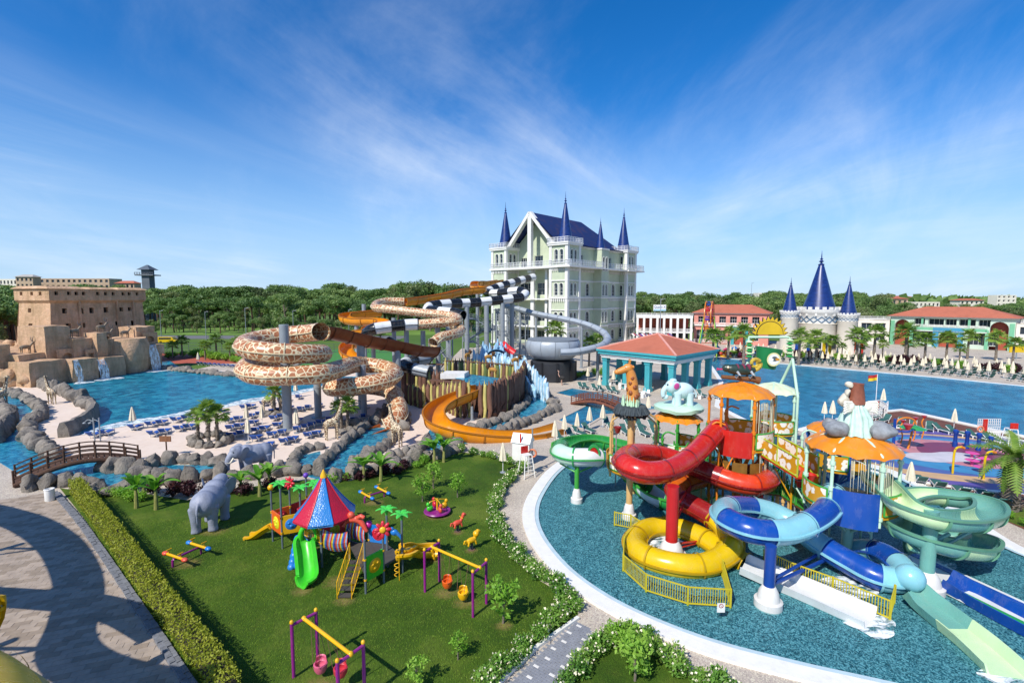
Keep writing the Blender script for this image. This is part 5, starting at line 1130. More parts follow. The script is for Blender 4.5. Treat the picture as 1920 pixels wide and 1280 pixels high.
# chameleon on a branch
ch=thing('chameleon_sculpture','dark spotted chameleon with curled tail clinging to a log','sculpture',(toc.x,toc.y,8.5));M_CHD=P('dark_green_chameleon','#2d4038',.4,.3,5);M_CHR=P('maroon_patch','#7d2f42',.4);M_CHW=P('grey_limb_paint','#b9c0c4',.4)
mb=MB().pipe([V((-1.3,0,.35)),V((-.2,0,.25)),V((.7,0,.2)),V((1.15,0,.1))],.16,10,rs=[.13,.15,.2,.26]);mb.bar((0,0,-.1),(0,0,.3),.12,8);mb.build('log',P('log_paint','#7a4f2c',.6,.3,5),ch,local=True)
mb=MB().pipe(spl([V((-.95,0,.9)),V((-.5,0,.85)),V((0,0,.8)),V((.55,0,.75)),V((.85,0,.85))],4),.3,12,rs=[.2,.26,.3,.32,.34,.35,.36,.36,.35,.34,.32,.3,.26,.22,.2,.17,.15]);mb.ell((-.95,0,.92),(.36,.24,.26),12,8);mb.build('body',M_CHD,ch,local=True)
for x in (-.35,.05,.4):MB().ell((x,0,.95),(.13,.34,.26),10,8).build('patch',M_CHR,ch,local=True)
a_=[V((.85+.38*(1-t*.7)*math.cos(-1.6+t*9),0,1.2+.38*(1-t*.7)*math.sin(-1.6+t*9))) for t in [i/30 for i in range(31)]];MB().pipe(a_,.12,8,rs=[.16-.003*i for i in range(31)]).build('curled_tail',P('yellow_tail_paint','#c4a83a',.4,.5,4),ch,local=True)
for x in (-.45,.45):
 for s_ in (-1,1):MB().pipe([V((x,s_*.28,.75)),V((x+.18,s_*.34,.5)),V((x-.05,s_*.22,.3))],.09,8).build('limb',M_CHW,ch,local=True)
MB().pipe([V((-1.25,0,.85)),V((-1.5,0,.84)),V((-1.62,0,.86))],.07,8,rs=[.05,.06,.1]).build('tongue',P('pink_tongue','#c93a6a',.4),ch,local=True)
for s_ in (-1,1):MB().ell((-1.0,s_*.22,1.0),.09,8,6).build('eye',M_FLOW,ch,local=True)
# rock, stump and water drape sculpture
rk=thing('stump_rock_sculpture','brown tree stump above a pale green water drape between grey boulders','sculpture',(trc.x,trc.y,6.75),0,None,.86);M_RKG=P('grey_boulder_paint','#8b8f93',.7,.4,3,bump=.4);M_DRP=P('pale_green_drape','#bcd8c8',.4,.2,4);M_STU=P('brown_stump','#8a4f3a',.6,.3,5)
mb=MB().lathe([(1.05,0),(.95,.4),(.8,1.0),(.55,1.6),(.42,2.0),(.2,2.15),(0,2.2)],n=78);mb.v=[(x*(1+.1*math.sin(13*math.atan2(y,x))),y*(1+.1*math.sin(13*math.atan2(y,x))),z) for x,y,z in mb.v];mb.jitter(.1,1.6,5).build('water_drape',M_DRP,rk,local=True,smooth=80)
MB().lathe([(.5,1.9),(.42,2.4),(.36,3.0),(.4,3.15),(.3,3.12),(0,3.05)],n=16).jitter(.05,3,2).build('stump',M_STU,rk,local=True)
for x,y,s_,k in ((-1.25,-.3,.75,1),(1.2,-.7,.8,2),(-.9,.8,.6,3),(1.1,.6,.6,4)):MB().ell((x,y,.35),(s_,s_*.85,s_*.7),14,9).jitter(.22,1.3,k).build('boulder',M_RKG,rk,local=True)
for s_ in (-1,1):
 mb=MB()
 for k in range(5):mb.pipe([V((s_*.5,-.35,1.55+.12*k)),V((s_*(.85+.03*k),-.45,1.5+.14*k)),V((s_*1.05,-.5,1.35+.15*k))],.08,7,rs=[.1,.1,.05])
 mb.ell((s_*.55,-.3,1.75),(.3,.22,.34),10,7);mb.build('hand',P('cream_hand','#e2dfd0',.5),rk,local=True)
mb=MB().ell((-.75,0,2.1),(.35,.3,.4),12,8);mb.ell((-.62,-.1,2.55),(.2,.2,.26),10,7);mb.ell((-.5,.0,3.1),(.2,.18,.2),10,7);mb.jitter(.12,2.4,6).build('cream_creature',P('cream_figure','#cfc6b2',.5),rk,local=True)
# tipping bucket and sun sign on a mint frame
bf=thing('tipping_bucket_frame','mint frame with green tipping bucket under a yellow half sun','play frame',(tbc.x,tbc.y,0));Zb=40.5
pl=[D(1404,780,Zb),D(1482,790,Zb)];zt0=D(1440,632,Zb).z
for p,q in ((D(1418,790,41.5),D(1419,632,41)),(D(1494,800,39.8),D(1487,672,39.8))):pass
mb=MB();A,B=D(1404,632,Zb),D(1478,632,Zb);mb.bar(A,B,.1,10);mb.bar(D(1404,632,Zb),D(1404,668,Zb),.08,8);mb.bar(D(1480,632,Zb),D(1484,668,Zb),.08,8);mb.build('crossbar',M_MINT,bf)
for p,q in ((D(1486,672,39.5),D(1496,745,38.6)),(D(1486,674,39.5),D(1456,735,41)),(D(1406,668,41.4),D(1421,735,42.3)),(D(1406,668,41.4),D(1395,700,40))):MB().bar(p,q,.11,10).build('leg',M_MINT,bf)
for p,q in ((D(1496,745,38.6),None),(D(1456,735,41),None),(D(1421,735,42.3),None)):MB().bar(p,(p.x,p.y,0),.1,10).build('leg',M_MINT,bf)
for px,y0_ in ((1405,641),(1481,638)):
 c0,c1_=D(px,y0_,Zb),D(px,668,Zb)
 for k in range(6):p=c0.lerp(c1_,k/5);MB().lathe([(.12,-.12),(.3,0),(.12,.12)],c=p,n=14).build('leaf_ring',M_GRN if k % 2 else M_PGR,bf)
c=D(1439,671,Zb);bk_=MB().lathe([(0,-.85),(.72,-.85),(1.02,.85),(.94,.85),(.66,-.7)],n=24);bk_.v=[tuple(Matrix.Rotation(R(8),3,'Y') @ V(v)+c) for v in bk_.v];bo=bk_.build('bucket',P('bucket_green','#1f7a44',.35),bf)
Mr=Matrix.Rotation(R(8),3,'Y');dsc=lambda rr,y:[tuple(Mr @ V((rr[0]*math.cos(a)+rr[2],y,rr[1]*math.sin(a)+rr[3]))+c) for a in [i*2*math.pi/24 for i in range(24)]]
mb=MB();mb.sheet(dsc((.56,.56,0,0),-.99),0);mb.sheet(dsc((.44,.44,0,0),-1.0),1);mb.sheet(dsc((.25,.2,.06,.06),-1.01),2);mb.sheet(dsc((.2,.12,-.22,-.02),-1.012),3);mb.sheet(dsc((.17,.11,.28,.05),-1.014),4);mb.build('emblem',[P('emblem_cream','#e0d9a0',.5),P('emblem_white','#e8e8e2',.5),P('emblem_grey','#4f5a5c',.5),P('emblem_white2','#f0f0ec',.5),P('emblem_orange','#c98a2c',.5)],bo,smooth=0)
c=D(1443,627,Zb);n_=30;sun_p=[(1.05*math.cos(math.pi*i/n_),1.05*math.sin(math.pi*i/n_)) for i in range(n_+1)]
def slab(poly,y0,y1,mi=0):k=len(poly);mb.add([(c.x+a,c.y+y0,c.z+b) for a,b in poly]+[(c.x+a,c.y+y1,c.z+b) for a,b in poly],[tuple(range(k)),tuple(range(2*k-1,k-1,-1))]+[(i,k+i,k+(i+1) % k,(i+1) % k) for i in range(k)],mi)
mb=MB();ry=[]
for i in range(13):
 a=math.pi*i/12;ry += [(1.18*math.cos(a),1.18*math.sin(a)),(1.5*math.cos(a+.13),1.5*math.sin(a+.13))]
ry=[(x,max(0,z)) for x,z in ry];slab([(x*1.06,z*1.06-.04) for x,z in ry],.0,.1,1);slab(ry,-.03,.0,0);slab([(x*1.06,z*1.06) for x,z in sun_p],-.06,-.03,1);slab(sun_p,-.1,-.06,0);mb.build('sun_sign',[P('sun_yellow','#d9b41f',.5),M_BLK],bf,smooth=0)
# green tube and trough at the left of the structure
gl=thing('green_side_slide','green and white tube slide looping on a green post','water slide',G(1081,942))
flume(gl,spl(sp([(1122,857,33.0),(1098,857,32.6),(1070,856,32.8),(1050,848,33.8),(1052,838,35.6)]),8),.62,[M_WHT,M_MINT,M_GRN],1.5,flange=M_GRN,step=.22,n=20)
flume(gl,spl(sp([(1052,838,35.6),(1075,828,37.4),(1110,824,38.4),(1150,831,38.2),(1195,845,37.2),(1232,870,35.6)]),8),.72,[M_GRN],2.2,arc=(165,375),flange=M_GRF,step=.25,n=22,name='chute_section')
flume(gl,spl(sp([(1185,888,35),(1205,908,33.4),(1235,930,31.8),(1275,938,31.4),(1312,932,31.8),(1336,926,32.2)]),8),.7,[M_GRN,M_WHT,M_GRN,M_PGR],1.9,arc=(165,375),flange=M_GRF,step=.25,n=22,name='chute_section')
g=foot_post(gl,1081,942,3.0,.16,M_GRF);mb=MB();mb.bar((g.x,g.y,2.1),D(1050,868,33.4),.06,8);mb.bar((g.x,g.y,2.1),D(1110,874,33),.06,8);mb.build('strut',M_GRF,gl)
c=D(1113,853,32.4);o=MB().lathe([(0,0),(.5,.03),(.52,-.03),(0,-.05)],n=20);o.v=[(c.x+v[0]*.6,c.y-v[2]*2,c.z+v[1]) for v in o.v];o.build('red_port',M_RED,gl);o=MB().lathe([(.55,-.05),(.75,-.05),(.75,.05),(.55,.05),(.55,-.05)],n=20);o.v=[(c.x+v[0]*.6,c.y-v[2],c.z+v[1]) for v in o.v];o.build('port_ring',M_GRN,gl)
# clutter of pipes, spray buckets and low platforms inside the structure
cp=thing('pipe_bridge','low bridge of brown deck and green rails inside the splash structure','bridge',G(1300,930))
for (p,q) in ((D(1225,878,34.5),D(1300,872,35)),(D(1315,880,33.5),D(1345,875,32.4))):MB().beam(p,q,1.2,.14).build('bridge_deck',M_YFL,cp,smooth=0);mb=MB();railing(mb,[p+V((0,-.6,0)),q+V((0,-.6,0))],.95,.7,.035,.16);railing(mb,[p+V((0,.6,0)),q+V((0,.6,0))],.95,.7,.035,.16);mb.build('bridge_rail',M_GRF,cp,smooth=0)
for i,(px,py,Z,m) in enumerate(((1216,845,33.5,M_DKRED),(1158,805,35,M_DKRED),(1342,872,30.5,M_YEL),(1500,905,28.5,M_RED),(1520,895,27,M_RED))):
 p=D(px,py,Z);w=thing('spray_bucket',('maroon spray bucket on the beige frame','maroon spray bucket near the left loungers','yellow spray bucket below the orange tower','red spray nozzle over the dark water','red spray nozzle beside the ramp foot')[i],'bucket',p);MB().lathe([(.14,-.25),(.3,.2),(.26,.2),(.12,-.2)],n=14).build('bowl',m,w,local=True);MB().bar((0,.4,-.5),(0,0,.0),.04,6).build('arm',M_STEEL,w,local=True);MB().bar((0,.4,-.5),(0,.4,-p.z),.05,8).build('pole',M_STEEL,w,local=True)
# yellow fences
def fence(label,line,h=.9,name='yellow_fence',sp_=.11,mat=None):
 root=thing(name,label,'fence',line[0]);mat=mat or M_YFEN
 for i in range(len(line)-1):
  a,b=line[i],line[i+1];L=(b-a).length;k=max(1,round(L/2.2))
  for j in range(k):
   p,q=a.lerp(b,j/k),a.lerp(b,(j+1)/k);mb=MB();mb.beam(p+V((0,0,h)),q+V((0,0,h)),.05,.05);mb.beam(p+V((0,0,.12)),q+V((0,0,.12)),.05,.05);m=int((q-p).length/sp_)
   for s_ in range(1,m):c=p.lerp(q,s_/m);mb.box(c+V((0,0,h*.55)),(.028,.028,h*.86))
   o=mb.build('fence_panel',mat,root,smooth=0);MB().box(p+V((0,0,h*.52)),(.075,.075,h*1.06)).build('fence_post',mat,root,smooth=0)
 MB().box(line[-1]+V((0,0,h*.52)),(.075,.075,h*1.06)).build('fence_post',mat,root,smooth=0);return root
f1=fence('yellow picket fence wrapping the yellow tube ring',[G(1152,986),G(1182,992),G(1198,1003),G(1170,1036),G(1168,1071),G(1211,1110),G(1289,1135),G(1369,1140),G(1354,1082)])
s_=G(1350,1138,.55);o=MB().box(s_+V((0,-.1,.05)),(.34,.02,.42)).build('warning_sign',M_WHITE,f1,smooth=0);mb=MB().lathe([(.07,0),(.1,0)],n=16);mb.v=[(s_.x+v[0],s_.y-.115,s_.z+.14+v[1]) for v in mb.v];mb.f=mb.f[:16];mb.m=mb.m[:16];mb.add([(s_.x-.06,s_.y-.115,s_.z+.2),(s_.x-.05,s_.y-.115,s_.z+.21),(s_.x+.06,s_.y-.115,s_.z+.08),(s_.x+.05,s_.y-.115,s_.z+.07)],[(0,1,2,3)]);mb.build('prohibition_mark',P('sign_red','#a82a2e',.5),o,smooth=0)
fence('yellow picket fence running beside the white trough',[G(1432,1062),G(1490,1090),G(1560,1116),G(1668,1163),G(1676,1132)])
# ================================================================ far side of the main pool: towers, hotels, fair, far buildings
def frame_obj(name,label,cat,A,B,group=None):
 d=B-A;return thing(name,label,cat,(A.x,A.y,0),math.atan2(d.y,d.x),group),math.hypot(d.x,d.y)
def balusters(mb,x0,x1,y,z,h=.9):railing(mb,[(x0,y,z),(x1,y,z)],h,1.5,.05,.3)
M_PINK2=P('pink_render','#cf8a7c',.8,.12,.4);M_GRNR=P('green_render','#6fb08a',.8,.12,.4);M_GRNP=P('pale_green_render','#b9cbb8',.8,.1,.4);M_BLUA=P('blue_arch_render','#3a8aa8',.7,.1,.5);M_CREAMW=P('cream_wall','#dcd4c4',.8,.1,.5);M_GREYW=P('grey_concrete_far','#a9a49c',.8,.15,.2);M_TANW=P('tan_wall','#b39a80',.8,.15,.3);M_REDIN=P('terracotta_wall','#a8503c',.8)
def cone_tower(px,Z,rp,ycren,ytip,label,mid=True):
 c=D(px,640,Z);k=Z/FPX;r=rp*k;zc=D(px,ycren,Z).z;zt_=D(px,ytip,Z).z
 root=thing('round_castle_tower',label,'tower',(c.x,c.y,0));MB().lathe([(r*.86,0),(r*.86,zc-r*.85),(r*.9,zc-r*.8),(r*.8,zc-r*.75)],n=32).build('shaft',M_CREAMW,root,local=True)
 MB().lathe([(r*.84,zc-r*.78),(r*.86,zc-r*.42),(r*.95,zc-r*.3),(r,zc-r*.22),(r,zc-r*.1),(r*.92,zc-r*.1),(r*.92,zc-r*.16),(0,zc-r*.16)],n=32).build('parapet',M_TRIM,root,local=True)
 n=20
 for i in range(n):a=2*math.pi*i/n;MB().box((r*.96*math.cos(a),r*.96*math.sin(a),zc-r*.04),(r*.09,r*.17,r*.14),a).build('merlon',M_TRIM,root,local=True,smooth=0)
 mb=MB();z0,z1=zc-r*.74,zc-r*.46
 for i in range(16):
  a,b=2*math.pi*i/16,2*math.pi*(i+1)/16;q=r*.875
  for (u,w) in ((z0,z1),(z1,z0)):mb.bar((q*math.cos(a),q*math.sin(a),u),(q*math.cos(b),q*math.sin(b),w),r*.022,4)
 mb.build('lattice_band',P('lattice_blue','#4a6a86',.5),root,local=True)
 mb=MB()
 for i in range(14):a=2*math.pi*i/14;mb.box((r*.9*math.cos(a),r*.9*math.sin(a),zc-r*.33),(r*.1,r*.09,r*.16),a)
 mb.build('corbels',M_TRIM,root,local=True,smooth=0);spire(root,(0,0),r*.72,zc-r*.16,(zt_-zc)/1.1+.3,20)
 if mid:
  for a in (R(240),R(270),R(300)):q=r*.85;MB().box((q*math.cos(a),q*math.sin(a),2.6),(.3,1.6,3.0),a).build('window',M_GLASS,root,local=True,smooth=0)
 return root
cone_tower(1532,128,37,576,466,'large white round tower with tall blue cone spire and crenels');cone_tower(1478,125,17,582,520,'small white round tower with blue spire left of the large one',False);cone_tower(1587,123,19,587,517,'small white round tower with blue spire right of the large one',False)
# pink two-storey hotel wing
A,B=D(1300,640,152),D(1440,640,142);root,L=frame_obj('pink_hotel','pink two-storey building with terracotta hip roof behind the ferris wheel','building',A,B);E=9.4
mb=MB();hs=[(x,x+1.9,6.4,8.4) for x in [1.2+i*3.0 for i in range(int((L-2)/3))]];hs=[h for h in hs if h[1] < L-.6];lo=[(x,x+2.3,1.2,4.2) for x in [.8+i*3.0 for i in range(int((L-2)/3))] if x+2.3 < L-.5 and not (L*.5 < x+1.2 < L*.7)];arch=[(L*.56,L*.56+2.8,0,4.8,True)]
wall(mb,(0,0,0),(1,0,0),(0,-1,0),L,0,E,hs+lo+arch,.8);wall(mb,(L,0,0),(0,1,0),(1,0,0),12,0,E,[],.3);wall(mb,(0,12,0),(0,-1,0),(-1,0,0),12,0,E,[],.3);w_=mb.build('wall',M_PINK2,root,smooth=0,local=True)
for h in hs+lo:window(w_,(0,0,0),(1,0,0),(0,-1,0),h,.8,mull=(2,1))
t=MB();t.box((L*.56+1.4,-.12,5.0),(4.6,.3,1.6));t.box((L*.56-.5,-.12,2.6),(.9,.3,5.2));t.box((L*.56+3.3,-.12,2.6),(.9,.3,5.2));t.build('teal_portal',M_TEAL,w_,smooth=0,local=True);MB().box((L*.56+1.4,1.0,2.4),(2.9,.1,4.8)).build('doorway',M_REDIN,w_,smooth=0,local=True)
t=MB();t.box((L/2,-.2,5.6),(L,.5,.35));t.box((L/2,-.2,E-.1),(L+.4,.6,.3));balusters(t,0,L*.5,-.3,0.4);balusters(t,0,L,-.35,5.7,.7);t.build('balustrade',M_TRIM,root,smooth=0,local=True)
mb=MB().add([(-.8,-.8,E),(L+.8,-.8,E),(L+.8,12.8,E),(-.8,12.8,E),(5,6,E+2.5),(L-5,6,E+2.5)],[(0,1,5,4),(1,2,5),(2,3,4,5),(3,0,4),(3,2,1,0)]);mb.build('roof',M_TERRA,root,smooth=0,local=True)
# white colonnade with roof terrace
A,B=D(1192,640,150),D(1298,640,146);root,L=frame_obj('white_colonnade','white open colonnade building with flat roof terrace','building',A,B);E=8.2
t=MB();t.box((L/2,5,E),(L,10,.7));t.box((L/2,5,3.6),(L-.3,9.6,.4));balusters(t,0,L,.15,E+.35,.8);balusters(t,0,L,.15,3.8);t.build('slab',M_TRIM,root,smooth=0,local=True)
for i in range(9):x=.4+i*(L-.8)/8;MB().box((x,.35,E/2),(.65,.65,E)).build('column',M_TRIM,root,smooth=0,local=True)
MB().box((L/2,7.5,5.6),(L-1,.3,4)).build('back_wall',M_REDIN,root,smooth=0,local=True);MB().box((L/2,7.3,1.8),(L-1,.3,3.4)).build('shopfront',M_GLASS,root,smooth=0,local=True)
A2=D(1237,577,149);sg=thing('roof_billboard','white and blue billboard on the colonnade roof','billboard',(A2.x,A2.y,0));MB().box((0,0,A2.z),(3.8,.2,1.9)).build('board',M_WHITE,sg,smooth=0,local=True);MB().box((0,-.12,A2.z-.65),(3.7,.04,.5)).build('blue_band',P('billboard_blue','#9cc6d6',.5),sg,smooth=0,local=True)
for x in (-1.4,1.4):MB().box((x,.1,E+(A2.z-E)/2-.3),(.15,.15,A2.z-E)).build('leg',M_STEEL,sg,smooth=0,local=True)
cu=bpy.data.curves.new('lettering','FONT');cu.body='Qualio X';cu.size=.95;cu.align_x='CENTER';cu.extrude=.02;t0_=bpy.data.objects.new('t',cu);to=bpy.data.objects.new('lettering',bpy.data.meshes.new_from_object(t0_));COL.objects.link(to);to.parent=sg;to.location=(0,-.13,A2.z-.05);to.rotation_euler=(R(90),0,0);to.data.materials.append(P('letter_blue','#3f6f9a',.5))
aw=thing('striped_awning','red white and purple striped wavy awning beside the castle','awning',D(1205,640,135));mb=MB();nx=24
q=D(1186,640,135);vs=[]
for j in range(7):
 for i in range(nx+1):vs.append((q.x+i*.45,q.y-1+j*.9,4.0+.18*math.sin(i*1.1)-.5*abs(j-3)/3))
for j in range(6):
 for i in range(nx):mb.add([vs[j*(nx+1)+i],vs[j*(nx+1)+i+1],vs[(j+1)*(nx+1)+i+1],vs[(j+1)*(nx+1)+i]],[(0,1,2,3)],i % 3)
mb.build('canopy',[P('awning_white','#d8d2cc',.8),P('awning_red','#a84a44',.8),P('awning_purple','#5a3f7a',.8)],aw)
for x in (.3,10.4):
 for y in (-.6,4):MB().bar((q.x+x,q.y+y,0),(q.x+x,q.y+y,3.8),.08,6).build('pole',M_WHITE,aw)
# green two-storey hotel with end arches
A,B=D(1668,640,148),D(1902,640,128);root,L=frame_obj('green_hotel','green and white two-storey hotel with terracotta roof and tall end arches','building',A,B);E=8.5
up=[.21,.33,.47,.58,.73];hs=[(L*u,L*u+(3.4 if i % 2 else 2.4),6.0,8.0) for i,u in enumerate(up)];lo=[(L*u,L*u+3.0,1.0,4.3) for u in (.19,.29,.66,.77)];arch=[(1.0,4.6,0,7.6,True),(L-4.8,L-1.2,0,7.6,True),(L*.5-2.0,L*.5+2.0,0,4.6,True)]
mb=MB();wall(mb,(0,0,0),(1,0,0),(0,-1,0),L,0,E,hs+lo+arch,1.2);wall(mb,(0,12,0),(0,-1,0),(-1,0,0),12,0,E,[],.3);wall(mb,(L,0,0),(0,1,0),(1,0,0),12,0,E,[],.3);w_=mb.build('wall',M_GRNP,root,smooth=0,local=True)
for h in hs+lo:window(w_,(0,0,0),(1,0,0),(0,-1,0),h,1.2,mull=(2,0))
for h in arch:MB().box(((h[0]+h[1])/2,2.2,h[3]/2),(h[1]-h[0]+.2,.2,h[3])).build('arch_recess',M_REDIN,w_,smooth=0,local=True)
t=MB();t.box((L*.5,-.14,5.1),(L-10.6,.3,.9));t.box((.5,-.14,3.6),(.9,.3,7.2));t.box((5.1,-.14,2.6),(.7,.3,5.2));t.box((L-.6,-.14,3.6),(.9,.3,7.2));t.box((L-5.3,-.14,2.6),(.7,.3,5.2))
for u in (.28,.66):t.box((L*u,-.15,6.9),(.5,.3,2.8))
t.build('green_bands',M_GRNR,w_,smooth=0,local=True);t=MB();t.box((L*.5,-.2,4.9),(6.6,.4,1.3));t.box((L*.5-2.65,-.2,2.2),(1.2,.4,4.4));t.box((L*.5+2.65,-.2,2.2),(1.2,.4,4.4));t.build('blue_portal',M_BLUA,w_,smooth=0,local=True)
t=MB();t.box((L/2,-.25,E),(L+.6,.7,.35));balusters(t,5.6,L-5.6,-.3,5.6,.7);t.box((L/2,-.2,4.55),(L-10.6,.4,.2));t.build('white_bands',M_TRIM,root,smooth=0,local=True)
MB().add([(-1,-1,E+.1),(L+1,-1,E+.1),(L+1,13,E+.1),(-1,13,E+.1),(7,6,E+2.9),(L-7,6,E+2.9)],[(0,1,5,4),(1,2,5),(2,3,4,5),(3,0,4),(3,2,1,0)]).build('roof',M_TERRA,root,smooth=0,local=True)
for k,(a,b,Z,lab) in enumerate(((1607,1666,150,'low white flat-roofed wing left of the green hotel'),(1903,1990,128,'low white flat-roofed wing right of the green hotel'))):
 A,B=D(a,640,Z),D(b,640,Z-4);root,L=frame_obj('hotel_wing',lab,'building',A,B);hs=[(x,x+2.6,z,z+2.0) for z in (1.0,4.4) for x in [.8+3.4*i for i in range(int(L/3.5))]];mb=MB();wall(mb,(0,0,0),(1,0,0),(0,-1,0),L,0,7.4,hs,.5);mb.box((L/2,5,7.3),(L,10,.3));w_=mb.build('wall',M_CREAMW,root,smooth=0,local=True)
 for h in hs:window(w_,(0,0,0),(1,0,0),(0,-1,0),h,.5,mull=(1,0))
 t=MB();balusters(t,0,L,.1,7.5);t.build('balustrade',M_TRIM,root,smooth=0,local=True)
# far buildings
def far_block(label,px0,px1,ytop,Z,floors,cols,mat,roof=None,rm=None,name='far_building',zb=0.0,cat='building'):
 A,B=D(px0,600,Z),D(px1,600,Z);root,L=frame_obj(name,label,cat,A,B);H=D((px0+px1)/2,ytop,Z).z;dp=min(L*.5,14);fh=(H-zb)/floors;hs=[]
 for f in range(floors):
  for c in range(cols):x=L*(c+.25)/cols;hs.append((x,x+L*.5/cols,zb+f*fh+fh*.28,zb+f*fh+fh*.78))
 mb=MB();wall(mb,(0,0,0),(1,0,0),(0,-1,0),L,0,H,hs,.6);wall(mb,(0,dp,0),(0,-1,0),(-1,0,0),dp,0,H,[],.3);wall(mb,(L,0,0),(0,1,0),(1,0,0),dp,0,H,[],.3);mb.box((L/2,dp/2,H-.05),(L-.02,dp-.02,.1));w_=mb.build('wall',mat,root,smooth=0,local=True)
 for h in hs:window(w_,(0,0,0),(1,0,0),(0,-1,0),h,.6,mull=(0,0))
 if roof:MB().add([(-1,-1,H),(L+1,-1,H),(L+1,dp+1,H),(-1,dp+1,H),(L*.2,dp/2,H+roof),(L*.8,dp/2,H+roof)],[(0,1,5,4),(1,2,5),(2,3,4,5),(3,0,4),(3,2,1,0)]).build('roof',rm or M_TERRA,root,smooth=0,local=True)
 return root
far_block('long beige hotel with terraces far behind the fort',70,210,522,420,4,14,M_TANW,None,zb=12);far_block('square tan hotel block with domed pavilion far left',36,68,519,400,4,4,M_TANW,2.0,M_GREYW,zb=12);far_block('cream balconied hotel block at the far left edge',5,38,523,410,3,5,M_CREAMW,None,zb=12);far_block('red-roofed villa beside the watchtower',222,256,531,380,2,4,M_TANW,2,zb=14)
far_block('white and pink apartment slab on the right horizon',1420,1476,549,620,3,9,M_CREAMW);far_block('white terraced villas among trees on the right',1714,1760,566,420,2,6,M_CREAMW);far_block('white villa block with two window rows',1798,1842,563,400,3,5,M_CREAMW,1.5);far_block('tan walled building with orange roof',1640,1700,560,430,2,6,M_TANW,2);far_block('low white house row near the right horizon',1660,1712,557,520,2,7,M_CREAMW,1.5);far_block('white multi-storey apartment house at the far right',1866,1902,553,330,6,4,M_CREAMW);far_block('small white houses on the horizon right of the spire',1600,1640,560,560,1,6,M_CREAMW,1.5)
# wooden watchtower on the hill
c=D(278,525,300);wtw=thing('watchtower','grey timber watchtower with pyramid roof above the wood','tower',(c.x,c.y,0));zz=D(278,516,300).z
mb=MB().box((0,0,zz/2+2),(4.6,4.6,zz+4));mb.build('shaft',P('grey_timber','#5d646b',.8,.2,.3),wtw,smooth=0,local=True);MB().box((0,0,zz),(11,7,.6)).build('gallery',P('grey_timber2','#6d7278',.8),wtw,smooth=0,local=True);MB().prism([(-4,-4),(4,-4),(4,4),(-4,4)],zz+3.2,zz+6.2,taper=[(-.3,-.3),(.3,-.3),(.3,.3),(-.3,.3)]).build('roof',P('slate_roof','#4f5a66',.8),wtw,smooth=0,local=True)
mb=MB();railing(mb,[(-5.5,-3.5,zz+.3),(5.5,-3.5,zz+.3)],1.4,1.5,.1);mb.build('railing',M_STEELD,wtw,smooth=0,local=True)
# funfair behind the pool
c=D(1328,640,118);fw=thing('ferris_wheel','small ferris wheel with orange rims on green and blue legs','ferris wheel',(c.x,c.y,0),R(62));zc=D(1328,593,118).z;rr=3.6
for y in (-.7,.7):
 ring=[V((rr*math.cos(a),y,zc+rr*math.sin(a))) for a in [i*2*math.pi/32 for i in range(33)]];MB().pipe(ring,.12,6).build('rim',M_ORT,fw,local=True);mb=MB()
 for k in range(10):a=k*2*math.pi/10;mb.bar((0,y,zc),(rr*math.cos(a),y,zc+rr*math.sin(a)),.05,5)
 mb.build('spokes',M_REDP,fw,local=True)
 for s_ in (-1,1):MB().bar((0,y*1.6,zc),(s_*2.4,y*3.2,0),.13,6).build('leg',P('lime_paint','#9ac23c',.4) if s_ < 0 else P('turquoise_paint','#2f9a96',.4),fw,local=True)
for k in range(10):
 a=k*2*math.pi/10;x,z=rr*math.cos(a),zc+rr*math.sin(a);mb=MB();mb.lathe([(.25,-.9),(.55,-.75),(.55,-.35),(.5,-.35),(.5,-.7)],c=(x,0,z),n=10);mb.bar((x,0,z),(x,0,z-.5),.03,4);mb.lathe([(.6,-.1),(.05,.2)],c=(x,0,z),n=10);mb.build('gondola',[M_REDP,P('violet_paint','#5a3a96',.4),M_ORT,M_BLUP][k % 4],fw,local=True)
c=D(1283,640,122);cr=thing('carousel','small carousel with yellow and pink scalloped canopy','ride',(c.x,c.y,0));MB().lathe([(2.6,0),(2.6,.4),(0,.4)],n=20).build('platform',M_YFL,cr,local=True);MB().lathe([(.6,.4),(.5,3)],n=12).build('drum',P('carousel_gold','#a8862c',.4),cr,local=True)
for i in range(12):MB().lathe([(2.8,2.7),(2.7,3.0),(.1,4.0)],n=2,a0=i*math.pi/6,a1=(i+1)*math.pi/6).build('canopy_panel',[P('canopy_yellow','#d8cf4a',.5),P('canopy_pink','#d9a0a8',.5),P('canopy_teal','#8fc4c0',.5)][i % 3],cr,local=True)
ridec=['#5a3a96','#c0385a','#2f6fae','#d8a01f','#3f9a5a','#b83a2c']
for i in range(10):
 px=[1300,1318,1345,1362,1378,1395,1412,1252,1268,1310][i];c=D(px,640,114+(i*3.7) % 9);m=P('ride_paint_%d' % (i % 6),ridec[i % 6],.4)
 nm=['violet','crimson','blue','amber','green','red'][i % 6];tr_=thing('kiddie_ride','%s kiddie ride %s' % (nm,['left of the ferris wheel','under the ferris wheel','right of the ferris wheel','beside the thin palm','in front of the pink hotel','near the slanting ladder','by the small spired tower','beside the awning','next to the carousel','in front of the wheel legs'][i]),'ride',(c.x,c.y,0),i)
 MB().lathe([(1.3,0),(1.3,.3),(.3,.35),(.2,1.6)],n=14).build('base',m,tr_,local=True);mb=MB()
 for k in range(4):a=k*math.pi/2;mb.ell((1.1*math.cos(a),1.1*math.sin(a),.8),(.45,.3,.4),10,7)
 mb.build('cars',P('ride_paint_%d' % ((i+2) % 6),ridec[(i+2) % 6],.4),tr_,local=True,kind='stuff');MB().lathe([(.9,1.6),(.05,2.2)],n=10).build('top',P('ride_paint_%d' % ((i+4) % 6),ridec[(i+4) % 6],.4),tr_,local=True)
